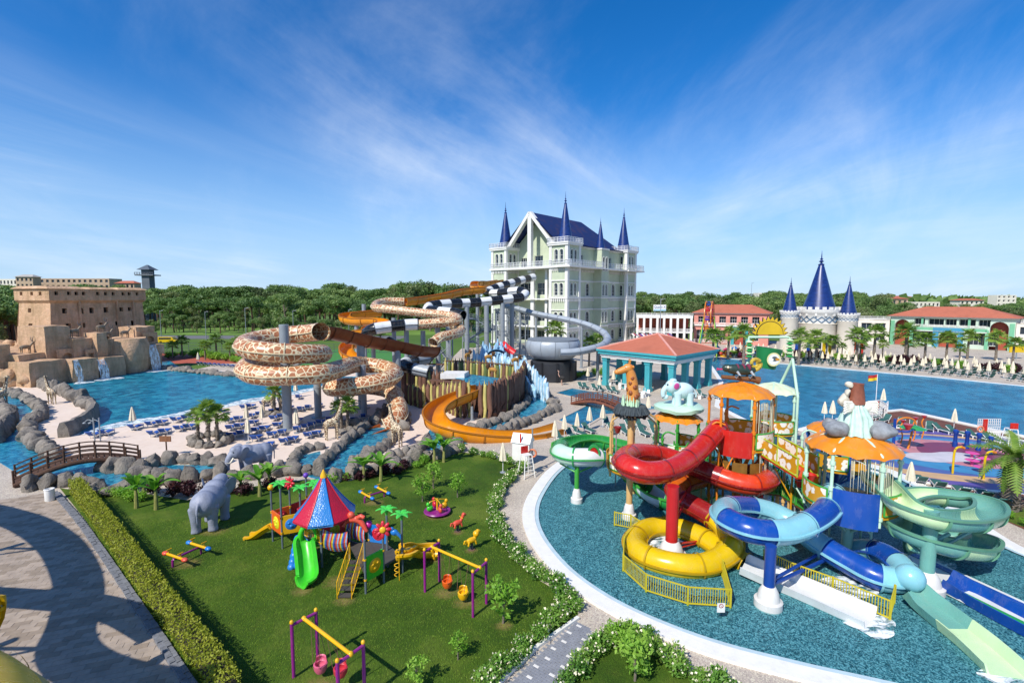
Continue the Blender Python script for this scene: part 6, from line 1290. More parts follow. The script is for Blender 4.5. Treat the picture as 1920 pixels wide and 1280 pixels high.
for i,(px,y0_,m,lab) in enumerate(((1541,635,M_YEL,'yellow tall banner between palms by the large tower'),(1552,632,M_YEL,'second yellow banner right of the large tower door'),(1601,636,M_RED,'red banner in front of the right small tower'),(1612,628,M_RED,'red banner left of the flat-roofed wing'),(1490,632,M_BLU,'blue banner left of the large tower'),(1512,630,M_BLU,'blue banner under the large tower'))):
 c=D(px,655,112);b=thing('banner',lab,'banner',(c.x,c.y,0));MB().bar((0,0,0),(0,0,4.2),.05,6).build('pole',M_WHITE,b,local=True);MB().box((.42,0,2.6),(.8,.06,3.0)).build('flag',m,b,local=True,smooth=0)
c=D(1908,640,112);b=thing('yellow_sign_panel','yellow rectangular sign panel right of the palms','sign',(c.x,c.y,0));MB().box((0,0,D(1908,654,112).z),(3.4,.2,1.6)).build('panel',M_YEL,b,local=True,smooth=0);MB().box((0,0,1.0),(.2,.15,2.0)).build('post',M_STEEL,b,local=True,smooth=0)
# slanting ladder-like ride mast
a,b_=D(1392,645,116),D(1415,608,116);ld=thing('ladder_ride','slanting orange and white ladder of a fairground ride','ride',(a.x,a.y,0));mb=MB();mb.bar((a.x,a.y,0),b_,.15,6);mb.bar((a.x+1.2,a.y,0),b_+V((1.0,0,0)),.15,6);mb.build('rails',M_ORT,ld);mb=MB()
for k in range(9):p=V((a.x,a.y,0)).lerp(b_,k/9);mb.bar(p,p+V((1.1,0,0)),.06,5)
mb.build('rungs',M_WHITE,ld)
# ================================================================ playground on the lawn
LZ=.03
M_PG=P('grey_play_post','#5f6a72',.4);M_PUR=gloss('purple_paint','#8a1f7c',.3);M_PYEL=gloss('play_yellow','#e3ad10',.3);M_PLIME=gloss('play_lime','#3fc22a',.3);M_PBLU=gloss('play_blue','#1d78c8',.3);M_PRED=gloss('play_red','#c41f33',.32);M_PORG=gloss('play_orange','#dd5f1c',.3);M_CORAL=gloss('coral_plastic','#d9503a',.35);M_MAG=gloss('magenta_plastic','#c01f86',.3);M_PALMP=gloss('plastic_palm','#45c046',.35);M_DKDECK=P('dark_perforated_deck','#4a4640',.6,.2,8)
def g2(px,py):p=G(px,py,LZ);return p
def swing_set(label,g0,g1,g2_,g3,h,seats,off=(0,0)):
 """g0/g1: front and back foot of the left frame, g2/g3 of the right one"""
 root=thing('swing_set',label,'swing',g0);tops=[]
 for a,b in ((g0,g1),(g2_,g3)):
  for p in (a,b):
   MB().bar(p,p+V((0,0,h)),.062,14).build('leg',M_PUR,root);MB().ell(p+V((0,0,h)),(.075,.075,.09),12,8).build('cap',M_PYEL,root)
  MB().bar(a+V((0,0,h-.12)),b+V((0,0,h-.12)),.058,14).build('crossbar',M_PUR,root);m=(a+b)/2+V((0,0,h-.1));tops.append(m);MB().ell(m,(.1,.1,.1),12,8).build('clamp',M_PYEL,root)
 MB().bar(tops[0],tops[1],.065,14).build('beam',M_PYEL,root);d=(tops[1]-tops[0]);sd=V((-d.y,d.x,0)).normalized()
 for t,m,drop,drift in seats:
  c=tops[0]+d*t;dn=d.normalized();bot=c+V((0,0,-drop))+sd*drift;o=MB().lathe([(0,-.2),(.17,-.19),(.24,-.05),(.25,.12),(.2,.14),(.18,-.02),(0,-.1)],c=bot,n=16);o=o.build('seat',m,root);MB().lathe([(.17,.1),(.22,.14),(.2,.34),(.17,.3)],c=bot,n=10,a0=R(20),a1=R(160)).build('seat_back',m,o)
  mb=MB()
  for s_ in (-.3,.3):
   for q in (-.18,.18):mb.bar(c+dn*s_,bot+dn*s_*.7+sd*q+V((0,0,.12)),.011,5)
  mb.build('chain',P('chain_steel','#8a6a55',.5,metal=.3),root)
 return root
swing_set('purple and yellow swing set with orange and yellow bucket seats',g2(797,1109),g2(824,1089),g2(887,1156),g2(912,1131),2.1,((.3,M_PORG,1.55,.1),(.68,M_PYEL,1.6,-.05)))
swing_set('purple and yellow swing set with pink seats in the foreground',g2(551,1269),g2(596,1242),g2(636,1352),g2(684,1312),2.15,((.26,P('pink_plastic','#cc5f7c',.35),1.62,.15),(.62,P('red_plastic_ring','#b83040',.35),1.35,.3)))
def seesaw(label,c,rz,ends):
 root=thing('spring_seesaw',label,'seesaw',c,rz);MB().pipe([V((-.75,0,0)),V((-.75,0,.38)),V((-.7,0,.42)),V((.7,0,.42)),V((.75,0,.38)),V((.75,0,0))],.06,10).build('base_bar',M_PUR,root,local=True)
 for s_ in (-1,1):
  o=MB().bar((s_*.62,-.75,.52),(s_*.62,.75,.52),.07,12).build('beam',M_PYEL,root,local=True)
  for e in (-1,1):MB().ell((s_*.62,e*.8,.52),(.14,.2,.11),12,8).build('seat',ends[0 if s_ < 0 else 1],root,local=True);MB().pipe([V((s_*.62,e*.5,.55)),V((s_*.62,e*.48,.8))],.03,8).bar((s_*.62-.14,e*.48,.8),(s_*.62+.14,e*.48,.8),.025,8).build('handle',M_PYEL,root,local=True)
 return root
def seesaw2(label,a,b,ends):
 a,b=V(a),V(b);d=b-a;return seesaw(label,(a+b)/2,math.atan2(d.y,d.x),ends)
seesaw2('double seesaw with blue seats on purple base near the river rocks',g2(682,943),g2(722,930),(M_PBLU,M_PBLU));seesaw2('double seesaw with red and blue seats near the hedge',g2(326,1062),g2(376,1038),(M_CORAL,M_PBLU))
mg=thing('merry_go_round','purple merry-go-round with yellow and red animal seats','merry-go-round',g2(820,962));MB().lathe([(0,.12),(.84,.12),(.88,.18),(.84,.24),(0,.25)],n=28).build('disc',M_PUR,mg,local=True);MB().bar((0,0,.2),(0,0,1.0),.06,12).build('pole',M_PYEL,mg,local=True)
for k,m in enumerate((M_PYEL,M_PRED,M_PLIME,M_CORAL)):
 a=R(30+90*k);c=V((.5*math.cos(a),.5*math.sin(a),.25));o=MB().ell(c+V((0,0,.2)),(.22,.13,.2),12,8,Matrix.Rotation(a,3,'Z')).ell(c*1.25+V((0,0,.42)),(.12,.11,.14),10,7).build('seat',m,mg,local=True);MB().pipe([V((.04*math.cos(a),.04*math.sin(a),.95)),c+V((0,0,.62)),c*1.3+V((0,0,.3))],.025,7).build('handrail',M_PYEL,mg,local=True)
def spring_animal(label,c,rz,m,kind):
 root=thing('spring_rider',label,'spring rider',c,rz);mb=MB();sp_=[V((.09*math.cos(t*2.2),.09*math.sin(t*2.2),.03+t*.016)) for t in range(24)];mb.pipe(sp_,.022,6);mb.build('spring',M_STEELD,root,local=True);MB().lathe([(.2,0),(.2,.03),(0,.035)],n=14).build('base_plate',P('earth_mount','#6a5040',.8),root,local=True)
 b=MB().ell((0,0,.55),(.33,.15,.17),14,9);b.pipe(spl([V((.22,0,.6)),V((.36,0,.85)),V((.4,0,.98))],4),.1,10);b.pipe([V((.36,0,1.0)),V((.5,0,.95)),V((.58,0,.88))],.08,9,rs=[.11,.09,.06]);b.pipe([V((-.3,0,.6)),V((-.42,0,.62)),V((-.48,0,.42))],.05,8)
 for x in (-.2,.2):
  for y in (-.1,.1):b.pipe([V((x,y,.5)),V((x*1.3,y*1.2,.3))],.06,8)
 if kind:b.ell((.3,0,.85),(.18,.19,.18),12,8)
 o=b.build('body',m,root,local=True);md=o.modifiers.new('weld','REMESH');md.mode='VOXEL';md.voxel_size=.035;md.use_smooth_shade=True
 MB().bar((.25,-.2,.82),(.25,.2,.82),.02,7).build('handle',M_PYEL,root,local=True);return root
spring_animal('coral red spring rider shaped like a horse',g2(858,996),R(35),M_CORAL,0);spring_animal('yellow spring rider shaped like a lion',g2(884,1030),R(35),M_PYEL,1)
# ---- the big play set
pc_=g2(612,1042);ps=thing('playground_set','colourful playground set with red and blue tent roof, slides and bridge','playground',pc_)
def ppost(px,py,ztop,m=None):p=g2(px,py);MB().bar(p,V((p.x,p.y,ztop)),.055,14).build('post',m or M_PG,ps);return V((p.x,p.y,ztop))
def zat(px,py,yb):return D(px,py,g2(px,yb).y).z
def plastic_palm(c):
 mb=MB().lathe([(.06,-.05),(.09,.1),(.12,.22),(.02,.3)],c=c,n=10)
 for k in range(6):
  a=k*math.pi/3+.3;d=V((math.cos(a),math.sin(a),0));sd=V((-d.y,d.x,0));ax=[c+V((0,0,.18))+d*(.55*t)+V((0,0,.16*math.sin(t*2.4)+.04-.1*t)) for t in (0,.3,.6,.85,1)];w=[.05,.13,.12,.07,.01]
  for i in range(4):mb.add([ax[i]-sd*w[i],ax[i]+V((0,0,.03)),ax[i+1]+V((0,0,.03)),ax[i+1]-sd*w[i+1]],[(0,1,2,3)]);mb.add([ax[i]+V((0,0,.03)),ax[i]+sd*w[i],ax[i+1]+sd*w[i+1],ax[i+1]+V((0,0,.03))],[(0,1,2,3)])
 mb.build('palm_topper',M_PALMP,ps)
def panel(a,b,z0,z1,frame,disc,hole=.36,name='panel',bulge=True):
 """square plastic panel between two posts with a moulded round face"""
 a,b=V((a.x,a.y,0)),V((b.x,b.y,0));u=(b-a);L=u.length;u.normalize();n=V((u.y,-u.x,0));mb=MB();o_=[(.06,0),(L-.06,0),(L-.04,(z1-z0)*.5),(L-.06,z1-z0),(.06,z1-z0),(.04,(z1-z0)*.5)]
 for s_ in (-1,1):mb.add([a+u*x+V((0,0,z0+z))+n*.035*s_ for x,z in o_],[tuple(range(6)) if s_ > 0 else tuple(range(5,-1,-1))])
 for i in range(6):p,q=o_[i],o_[(i+1) % 6];mb.add([a+u*p[0]+V((0,0,z0+p[1]))+n*.035,a+u*p[0]+V((0,0,z0+p[1]))-n*.035,a+u*q[0]+V((0,0,z0+q[1]))-n*.035,a+u*q[0]+V((0,0,z0+q[1]))+n*.035],[(0,1,2,3)])
 o=mb.build(name,frame,ps);c=a+u*L/2+V((0,0,(z0+z1)/2));r=min(L,z1-z0)*hole;Mx=Matrix((u,n,V((0,0,1)))).transposed()
 d=MB().ell(c,(r,.09,r),20,10,Mx)
 for (x,z,q) in ((-.35,.25,.2),(.35,.25,.2),(0,-.3,.3)):d.ell(c+u*r*x+V((0,0,r*z)),(r*q*1.3,.13,r*q),10,7,Mx)
 d.build('moulded_face',disc,o);mb=MB()
 for z in (z0+.1,z1-.1):
  for p in (a,b):mb.lathe([(.075,-.04),(.075,.04)],c=p+V((0,0,z)),n=10)
 mb.build('clamp',M_PYEL,o);return o
def deck(pts,z):q=[(p.x,p.y) for p in pts];MB().prism(q,z-.07,z).build('deck',M_DKDECK,ps)
# left tower
A=[ppost(512,1014,zat(508,916,1014)),ppost(530,1028,zat(526,914,1028)),ppost(566,1021,zat(560,922,1021)),ppost(546,1003,zat(540,908,1003))]
dz=.95;deck(A,dz);plastic_palm(A[1]);plastic_palm(A[2]);MB().ell(A[0]+V((0,0,.08)),.17,16,12).build('ball_topper',M_PYEL,ps)
panel(A[1],A[2],dz-.1,dz+.95,M_PYEL,M_PBLU);panel(A[0],A[1],dz-.15,dz+.95,M_PORG,gloss('play_lemon','#d8d21c',.3));panel(A[3],A[0],dz,dz+.9,M_PORG,M_PRED)
def flower_top(c,r,m,mc,nrm=V((-.3,-1,.25))):
 q=nrm.normalized().to_track_quat('Z','Y').to_matrix();mb=MB()
 for k in range(8):a=k*math.pi/4;mb.ell(c+q @ V((r*.62*math.cos(a),r*.62*math.sin(a),0)),(r*.42,r*.22,.06),10,6,q @ Matrix.Rotation(a,3,'Z'))
 o=mb.build('flower_topper',m,ps);MB().ell(c+q @ V((0,0,.05)),(r*.38,r*.38,.07),14,8,q).build('flower_eye',mc,o)
flower_top(A[3]+V((0,0,.1)),.38,M_PRED,M_PRED)
yl=spl([D(513,972,g2(512,1014).y),D(500,980,g2(505,1010).y),D(488,985,g2(490,1000).y),D(482,986,g2(482,995).y)],5);yl=[V((A[0].x-.1,A[0].y+.2,.95)),V((A[0].x-.7,A[0].y+.3,.6)),V((A[0].x-1.3,A[0].y+.35,.2)),V((A[0].x-1.7,A[0].y+.4,.14))]
flume(ps,spl(yl,5),.26,[M_PYEL],4,arc=(170,370),step=.15,n=14,name='yellow_slide')
# back row toppers
for px,yb,yt,k in ((594,1000,912,'palm'),(577,985,893,'ball'),(600,1012,918,'palm')):
 t=ppost(px,yb,zat(px,yt,yb))
 if k == 'palm':plastic_palm(t)
 else:MB().ell(t+V((0,0,.08)),.16,16,12).build('ball_topper',gloss('violet_plastic','#6a3fb0',.3),ps)
p0,p1=g2(566,1021),g2(600,1012);panel(g2(546,1003),g2(577,990),dz,dz+.95,M_PRED,M_PRED,.3);panel(g2(577,985),g2(600,1000),dz,dz+1.0,M_PYEL,M_PORG,.3)
# tent roof on four posts
zC=1.25;ze=2.45;zap=D(611,890,pc_.y).z;rc=1.62;sq=[V((pc_.x+1.12*math.cos(a),pc_.y+1.12*math.sin(a),0)) for a in (R(-80),R(10),R(100),R(190))]
for p in sq:MB().bar((p.x,p.y,LZ),(p.x,p.y,ze+.1),.055,14).build('post',M_PG,ps)
deck(sq,zC);prof=[(1.0,0),(.8,.16),(.55,.4),(.3,.68),(.1,.94)];nseg=8
for i in range(nseg):
 a0,a1=R(-100)+2*math.pi*i/nseg,R(-100)+2*math.pi*(i+1)/nseg;mb=MB();m=5
 for j in range(len(prof)-1):
  vs=[]
  for (rr,hh) in (prof[j],prof[j+1]):
   for k in range(m+1):t=k/m;x=(math.cos(a0)*(1-t)+math.cos(a1)*t)*(1+.04*math.sin(math.pi*t));y=(math.sin(a0)*(1-t)+math.sin(a1)*t)*(1+.04*math.sin(math.pi*t));vs.append((pc_.x+rc*rr*x,pc_.y+rc*rr*y,ze+(zap-ze)*hh))
  mb.add(vs,[(k,k+1,m+2+k,m+1+k) for k in range(m)])
 x0,x1=[V((pc_.x+rc*math.cos(a),pc_.y+rc*math.sin(a),ze)) for a in (a0,a1)];mb.add([x0,x1,x1-V((0,0,.12)),x0-V((0,0,.12))],[(0,1,2,3)])
 t_=NT('tent_tile_%d' % i);co=t_.co('World',(1,1,1.3));vv=t_.vor(co,9,'DISTANCE_TO_EDGE');base='#bf1f38' if i % 2 else '#2f7fc4';t_.base(t_.mix(t_.noise(co,3,4),base,[x*.78 for x in lin(base)[:3]]),.3,.5);t_.bump(vv,.8,.03);mb.build('roof_panel',t_.m,ps)
 rb=MB();rb.pipe([V((pc_.x+rc*rr*math.cos(a0)*1.01,pc_.y+rc*rr*math.sin(a0)*1.01,ze+(zap-ze)*hh+.01)) for rr,hh in prof],.028,6);rb.build('roof_rib',M_PBLU if i % 2 else M_PRED,ps)
MB().lathe([(.19,-.12),(.17,0),(.03,.3),(0,.31)],c=(pc_.x,pc_.y,zap),n=12).build('finial',M_PYEL,ps)
panel(sq[1],sq[0],zC,zC+.95,M_PRED,gloss('olive_disc','#9aa81c',.3))
mb=MB();railing(mb,[sq[3]+V((0,0,zC)),sq[0]+V((0,0,zC))],.85,.6,.018,.12);mb.build('guard_rail',M_PYEL,ps,smooth=0)
# lime slide with arched entrance
s0=V((sq[0].x-.75,sq[0].y+.25,zC+.12));s3=g2(566,1100);e0=s0+V((0,0,.32));pth=spl([e0,e0+V((-.1,-.35,-.05)),s0.lerp(s3,.45)+V((0,0,.3)),V((s3.x+.12,s3.y+.35,.5)),V((s3.x,s3.y,.47))],6)
flume(ps,pth,.42,[M_PLIME],9,arc=(195,345),step=.14,n=18,name='lime_slide')
d=(s3-s0);d.z=0;d.normalize();n_=V((-d.y,d.x,0));pts=[s0+n_*.42*math.cos(t)+V((0,0,.1+.72*math.sin(t))) for t in [math.pi*i/14 for i in range(15)]];MB().pipe([s0+n_*.42+V((0,0,-.35))]+pts+[s0-n_*.42+V((0,0,-.35))],.13,10).build('slide_arch',M_PLIME,ps)
# blue moulded climbing rock
b0=g2(556,1068);mb=MB();tgt=V((sq[3].x,sq[3].y-.2,0));dr=(tgt-b0);dr.z=0;dr.normalize();sd=V((-dr.y,dr.x,0))
for k in range(6):
 for j in range(3):c=b0+dr*(.2+.19*k)+sd*(.3*(j-1))+V((0,0,.1+.17*k+.05*math.sin(j*2+k)));mb.ell(c,(.22,.22,.2+.03*k),12,8)
mb.build('climbing_rock',M_PBLU,ps)
# second tower, stairs, striped tunnel bridge
B=[ppost(656,1052,zat(656,1000,1052)+.3),ppost(686,1112,zat(683,1012,1112)),ppost(720,1092,zat(718,1000,1092)),ppost(693,1045,zat(692,986,1045))];zB=.95
deck(B,zB);panel(B[1],B[2],zB-.35,zB+.85,M_PLIME,M_PYEL);MB().ell(B[3]+V((0,0,.1)),.2,18,12).build('ball_topper',M_MAG,ps)
def m_stripe():
 t=NT('rainbow_stripes');w=t.n('ShaderNodeTexWave',bands_direction='X');co=t.co('Generated',(1,1,1));t.l(co,w.inputs[0]);w.inputs['Scale'].default_value=2.0;w.inputs['Distortion'].default_value=1.2
 sep=t.n('ShaderNodeSeparateXYZ');t.l(co,sep.inputs[0]);f=t.math('FRACT',t.math('MULTIPLY',t.math('ADD',sep.outputs[0],t.math('MULTIPLY',t.math('SINE',t.math('MULTIPLY',sep.outputs[2],5.0)),.04)),3.0));cols=['#c8322c','#d8c02c','#2f7fb8','#6a2f7c','#d9622c','#8fb0cc']
 t.base(t.ramp(f,[(i/6,c) for i,c in enumerate(cols)],'CONSTANT'),.35,.5);return t.m
M_STR=m_stripe();a0,a1=V((sq[0].x+.1,sq[0].y,zC)),V((B[0].x,B[0].y-.25,zB));a0b,a1b=V((sq[1].x,sq[1].y-.3,zC)),V((B[3].x-.2,B[3].y,zB))
def curved(a,b,h,sag,name):
 mb=MB();k=14;vs=[]
 for i in range(k+1):
  t=i/k;p=a.lerp(b,t)-V((0,0,sag*math.sin(math.pi*t)));u=(b-a);nn=V((u.y,-u.x,0)).normalized()
  for j in range(5):q=j/4;vs.append(p+V((0,0,-.15+h*q))+nn*(.14*math.sin(math.pi*q)))
 for i in range(k):
  for j in range(4):mb.add([vs[i*5+j],vs[(i+1)*5+j],vs[(i+1)*5+j+1],vs[i*5+j+1]],[(0,1,2,3)])
 return mb.build(name,M_STR,ps)
curved(a0,a1,1.0,.15,'striped_side');curved(a0b,a1b,1.15,-.1,'striped_side')
mb=MB()
for i in range(12):t=(i+.5)/12;p,q=a0.lerp(a1,t),a0b.lerp(a1b,t);mb.beam(p-V((0,0,.1+.12*math.sin(math.pi*t))),q-V((0,0,.1+.12*math.sin(math.pi*t))),.12,.05)
mb.build('bridge_planks',M_DKDECK,ps,smooth=0)
c=a0b.lerp(a1b,.55)+V((0,-.25,1.15));mb=MB().pipe(spl([c+V((-.55,.1,-.2)),c+V((-.2,0,.05)),c+V((.3,0,-.05)),c+V((.7,-.1,-.6))],5),.12,10,rs=[.1,.12,.14,.16,.17,.18,.18,.18,.17,.17,.16,.15,.14,.12,.1,.08]);mb.ell(c+V((-.15,-.05,.3)),(.2,.18,.2),12,8);mb.pipe([c+V((.1,0,.1)),c+V((.4,-.1,.28)),c+V((.6,-.15,.2))],.1,9,rs=[.12,.12,.1]);mb.pipe([c+V((-.4,0,0)),c+V((-.6,-.15,-.3))],.08,8)
o=mb.build('climbing_figure',M_CORAL,ps);md=o.modifiers.new('weld','REMESH');md.mode='VOXEL';md.voxel_size=.04;md.use_smooth_shade=True
st0=g2(646,1122);st1=B[0].lerp(B[1],.5);st1=V((st1.x,st1.y,zB));mb=MB();dd=V((st1.x-st0.x,st1.y-st0.y,0));an=math.atan2(dd.y,dd.x);nn=V((-dd.y,dd.x,0)).normalized()
for k in range(6):p=V((st0.x,st0.y,LZ)).lerp(st1,(k+.5)/6);MB().box(p,(dd.length/6.2,.62,.06),an).build('stair_tread',M_DKDECK,ps,smooth=0)
for s_ in (-.34,.34):
 p,q=V((st0.x,st0.y,LZ))+nn*s_,st1+nn*s_;mb=MB();mb.bar(p,p+V((0,0,.8)),.022,8);mb.bar(p+V((0,0,.8)),q+V((0,0,.85)),.022,8);mb.bar(q,q+V((0,0,.85)),.022,8);mb.bar(p+V((0,0,.1)),q+V((0,0,.05)),.022,8)
 for k in range(1,9):mb.bar(p.lerp(q,k/9)+V((0,0,.08)),p.lerp(q,k/9)+V((0,0,.82)),.01,5)
 mb.build('stair_rail',M_PYEL,ps)
# right end: blue arch panels, yellow wave slide, ladder pole, palms, flower, bird
T1,T2=ppost(727,1062,zat(725,963,1062)),ppost(755,1073,zat(753,972,1073));plastic_palm(T1);plastic_palm(T2)
flower_top(B[2]+V((0,0,.2)),.42,M_PRED,M_PYEL,V((.2,-1,.2)));panel(B[3],g2(727,1050),zB,zB+.95,M_PBLU,M_PRED,.4);deck([B[2],g2(755,1073),g2(727,1050),B[3]],zB-.02)
c=T1.lerp(T2,.5)+V((0,0,-.85));mb=MB().ell(c,(.2,.12,.16),12,8).ell(c+V((-.12,0,.18)),(.11,.1,.1),10,7).pipe([c+V((.1,0,.0)),c+V((.3,0,-.2)),c+V((.4,0,-.45))],.07,8,rs=[.1,.08,.04]).build('bird_topper',M_PBLU,ps)
w0=V(((T2.x+B[2].x)/2+.2,T2.y-.1,zB+.15));w3=g2(806,1046)
for k,off in enumerate((0,.5)):
 o2=V((-.15,.5,0))*(off/.5);pth=spl([w0+o2,w0+o2+V((.45,.05,.02)),w0.lerp(V((w3.x,w3.y,.3)),.45)+o2+V((0,0,.14)),w0.lerp(V((w3.x,w3.y,.25)),.7)+o2+V((0,0,.1)),V((w3.x,w3.y,.36))+o2,V((w3.x+.35,w3.y,.34))+o2],6);flume(ps,pth,.3,[M_PYEL],9,arc=(170,370),step=.14,n=16,name='wave_slide')
lp=g2(749,1088);mb=MB().bar(lp,lp+V((0,0,1.5)),.022,8);mb.pipe([lp+V((-.12*(1+math.sin(t*1.9)) ,-.05*math.cos(t*1.9),.25+t*.075)) for t in [i*.4 for i in range(24)]],.02,6);mb.build('coil_climber',M_PYEL,ps)
mb=MB();p=lp+V((0,0,1.5));mb.bar(p,V((T2.x,T2.y,1.5)),.02,6);mb.build('climber_arm',M_PYEL,ps)
# ================================================================ rocks, bridges, beach furniture, animals
def m_rock():
 t=NT('weathered_rock');co=t.co('World');a=t.noise(co,.8,6,.65);b=t.noise(t.co('World',(1,1,.5)),2.6,6,.7);c=t.ramp(a,[(.3,'#6d6861'),(.55,'#8e867c'),(.75,'#a69b8c')])
 c=t.mix(t.math('MULTIPLY',t.ramp(b,[(.5,'#000000'),(.72,'#ffffff')]),.5),c,'#463d35');t.base(c,.85,.25);t.bump(t.math('ADD',b,t.noise(co,7,5,.7)),1.0,.14);return t.m
M_ROCK=m_rock();ROCKS=[]
def rock_mesh(seed):
 mb=MB().ell((0,0,.35),(.56,.5,.62),16,11);o=V((seed*5.1,seed*2.3,0));out=[]
 for v in mb.v:
  p=V(v);q=p+noise.noise_vector(p*1.9+o)*.26+noise.noise_vector(p*4.5+o)*.09;q.z=max(-.1,q.z);out.append(tuple(q))
 mb.v=out;return mb
def add_rock(parent,p,sx,sy,sz,mat=None,name='rock'):
 i=random.randrange(6)
 while len(ROCKS) <= i:
  o=rock_mesh(len(ROCKS)).build('rock',M_ROCK,smooth=60);ROCKS.append(o.data);bpy.data.objects.remove(o)
 me=ROCKS[i]
 if mat:
  k=(i,mat.name)
  if k not in WIN:WIN[k]=me.copy();WIN[k].materials[0]=mat
  me=WIN[k]
 o=bpy.data.objects.new(name,me);COL.objects.link(o);o.parent=parent;w=parent.location;o.location=(p.x-w.x,p.y-w.y,p.z-.05);o.scale=(sx,sy,sz);o.rotation_euler=(random.uniform(-.12,.12),random.uniform(-.12,.12),random.random()*6.28);return o
def rock_wall(label,px,sp_=1.15,h=1.15,jit=.12,mat=None,w=1.0):
 pts=resample(spl([G(*p) for p in px],5),sp_*.82);root=thing('rock_wall',label,'rock wall',pts[0])
 for p in pts:q=random.uniform(.85,1.25);add_rock(root,p+V((random.uniform(-jit,jit),random.uniform(-jit,jit),0)),sp_*q*w*.9,sp_*.86*w,h*random.uniform(.7,1.15),mat)
 return root
rock_wall('curved grey rock bank right of the narrow channel',[(14,738),(44,748),(66,760),(80,773),(74,785),(58,796),(54,812),(62,832),(82,846),(104,858)],1.5,1.2)
rock_wall('grey boulders between sand tongue and wave pool',[(66,722),(90,728),(112,736),(134,746),(154,756),(170,766)],1.7,1.6)
rock_wall('dark rocks at the left edge of the channel',[(-20,765),(6,775),(16,792),(8,812),(-10,830)],1.6,1.8)
rock_wall('row of rounded rocks on the near bank past the wooden bridge',[(58,918),(100,912),(140,910),(172,920),(205,928),(240,922)],1.3,1.1)
rock_wall('row of rounded rocks on the far bank under the wooden sign',[(196,880),(230,884),(262,882),(295,872),(330,868),(370,868),(412,870)],1.35,1.35)
rock_wall('grey rock row behind the large elephant',[(262,900),(300,905),(345,905),(385,898),(430,900),(470,898),(500,892),(540,890),(580,888),(598,890)],1.3,1.3)
rock_wall('grey rock bank left of the plunge pool',[(600,876),(622,856),(642,838),(662,822),(678,810),(690,800),(700,797)],1.1,1.1)
rock_wall('low rocks round the small side pool',[(556,884),(548,868),(556,856),(572,846),(595,842)],1.1,.9)
rock_wall('rocks on the right bank of the plunge pool',[(742,816),(726,838),(702,850),(672,866),(662,882)],1.1,1.0)
rock_wall('rocks between lawn shrubs and giraffe statue',[(630,902),(655,897),(680,890),(706,886),(740,880),(778,866),(804,860),(832,856),(862,836)],1.2,1.1)
rock_wall('rock row behind the banana plants right of the plunge pool',[(690,866),(720,866),(740,862),(760,856),(776,853),(790,846),(802,834)],1.1,1.2)
rock_wall('grey rocks around the giraffe slide exit',[(704,792),(712,782),(730,770),(752,774),(762,790),(756,806)],1.2,1.1)
rock_wall('inner rock bank below the log tower',[(886,806),(912,800),(930,794),(945,789),(962,778),(972,769),(986,759),(990,744)],1.2,1.0)
rock_wall('outer rock bank around the log tower river',[(985,727),(1006,733),(1026,743),(1030,753),(1043,766),(1038,772),(1020,779),(1005,787),(988,795),(970,802),(952,808),(940,812)],1.3,1.0)
rock_wall('low grey rock edge behind the wave pool',[(305,692),(335,695),(370,699),(410,703),(460,707)],1.6,1.0)
rock_wall('rock ring around the beach palms',[(360,830),(372,838),(395,839),(418,834),(428,826),(415,818),(385,818),(362,824)],.95,.7)
rock_wall('rocks at the foot of the giraffe pair',[(498,777),(520,780),(540,777),(530,768)],1.1,.8)
rock_wall('rocks under the palms near the second coil',[(640,815),(655,812),(672,806),(665,796),(645,800)],1.1,.9)
for k,(x0,x1,y0_,y1_,n,lab) in enumerate(((-10,62,690,722,26,'pile of tan boulders left of the waterfall cliff'),(-10,48,668,692,18,'upper tan boulders on the slope below the fort'))):
 root=thing('boulder_pile',lab,'boulders',G(20,715))
 for i in range(n):p=G(random.uniform(x0,x1),random.uniform(y0_+22,y1_+4));p=V((p.x,p.y,random.uniform(.2,1.6)+k*2.5));q=random.uniform(1.6,2.8);add_rock(root,p,q,q,q*.9,M_STONE,'boulder')
# smooth rock parapet at the end of the sand tongue
ln=resample(spl([G(170,768),G(177,778),G(168,792),G(148,806),G(120,820)],5),.7);pw=thing('rock_parapet','smooth curved grey rock wall at the end of the sand tongue','rock wall',ln[0]);mb=MB();mb.sweep(frames(ln),[(-.5,-.1),(.5,-.1),(.42,.9),(.2,1.45),(-.2,1.45),(-.42,.9)]);mb.jitter(.16,.8,3).build('wall',M_ROCK,pw)
# timber footbridges
M_TIM=m_log('dark_timber','#5f4636','#43302a');M_TIMR=m_log('red_timber','#7a4a38','#573428')
def footbridge(label,a,b,w,rise,hr,mat,npost=9):
 root=thing('footbridge',label,'bridge',a);d=b-a;L=d.length;sd=V((-d.y,d.x,0)).normalized();at=lambda t,s_=0.0,z=0.0:a.lerp(b,t)+sd*s_+V((0,0,.25+rise*math.sin(math.pi*t)+z))
 for s_ in (-w/2,w/2):
  MB().pipe([at(i/16,s_,-.12) for i in range(17)],.2,9).build('main_beam',mat,root)
  for i in range(npost):MB().bar(at(i/(npost-1),s_,-.2),at(i/(npost-1),s_,hr),.07,7).build('rail_post',mat,root)
  for z in (hr*.95,hr*.65,hr*.35):MB().pipe([at(i/14,s_,z) for i in range(15)],.05,6).build('hand_rail',mat,root)
 n=int(L/.32);pm=None
 for i in range(n):t=(i+.5)/n;p=at(t);MB().beam(at(t,-w/2),at(t,w/2),.28,.07).build('plank',mat,root,smooth=0)
 return root
footbridge('dark timber arched footbridge over the lazy river at left',G(28,908),G(262,866),1.8,1.0,1.05,M_TIM);footbridge('reddish timber arched footbridge over the deck pool',G(1078,756),G(1172,772),1.7,.7,.9,M_TIMR,11)
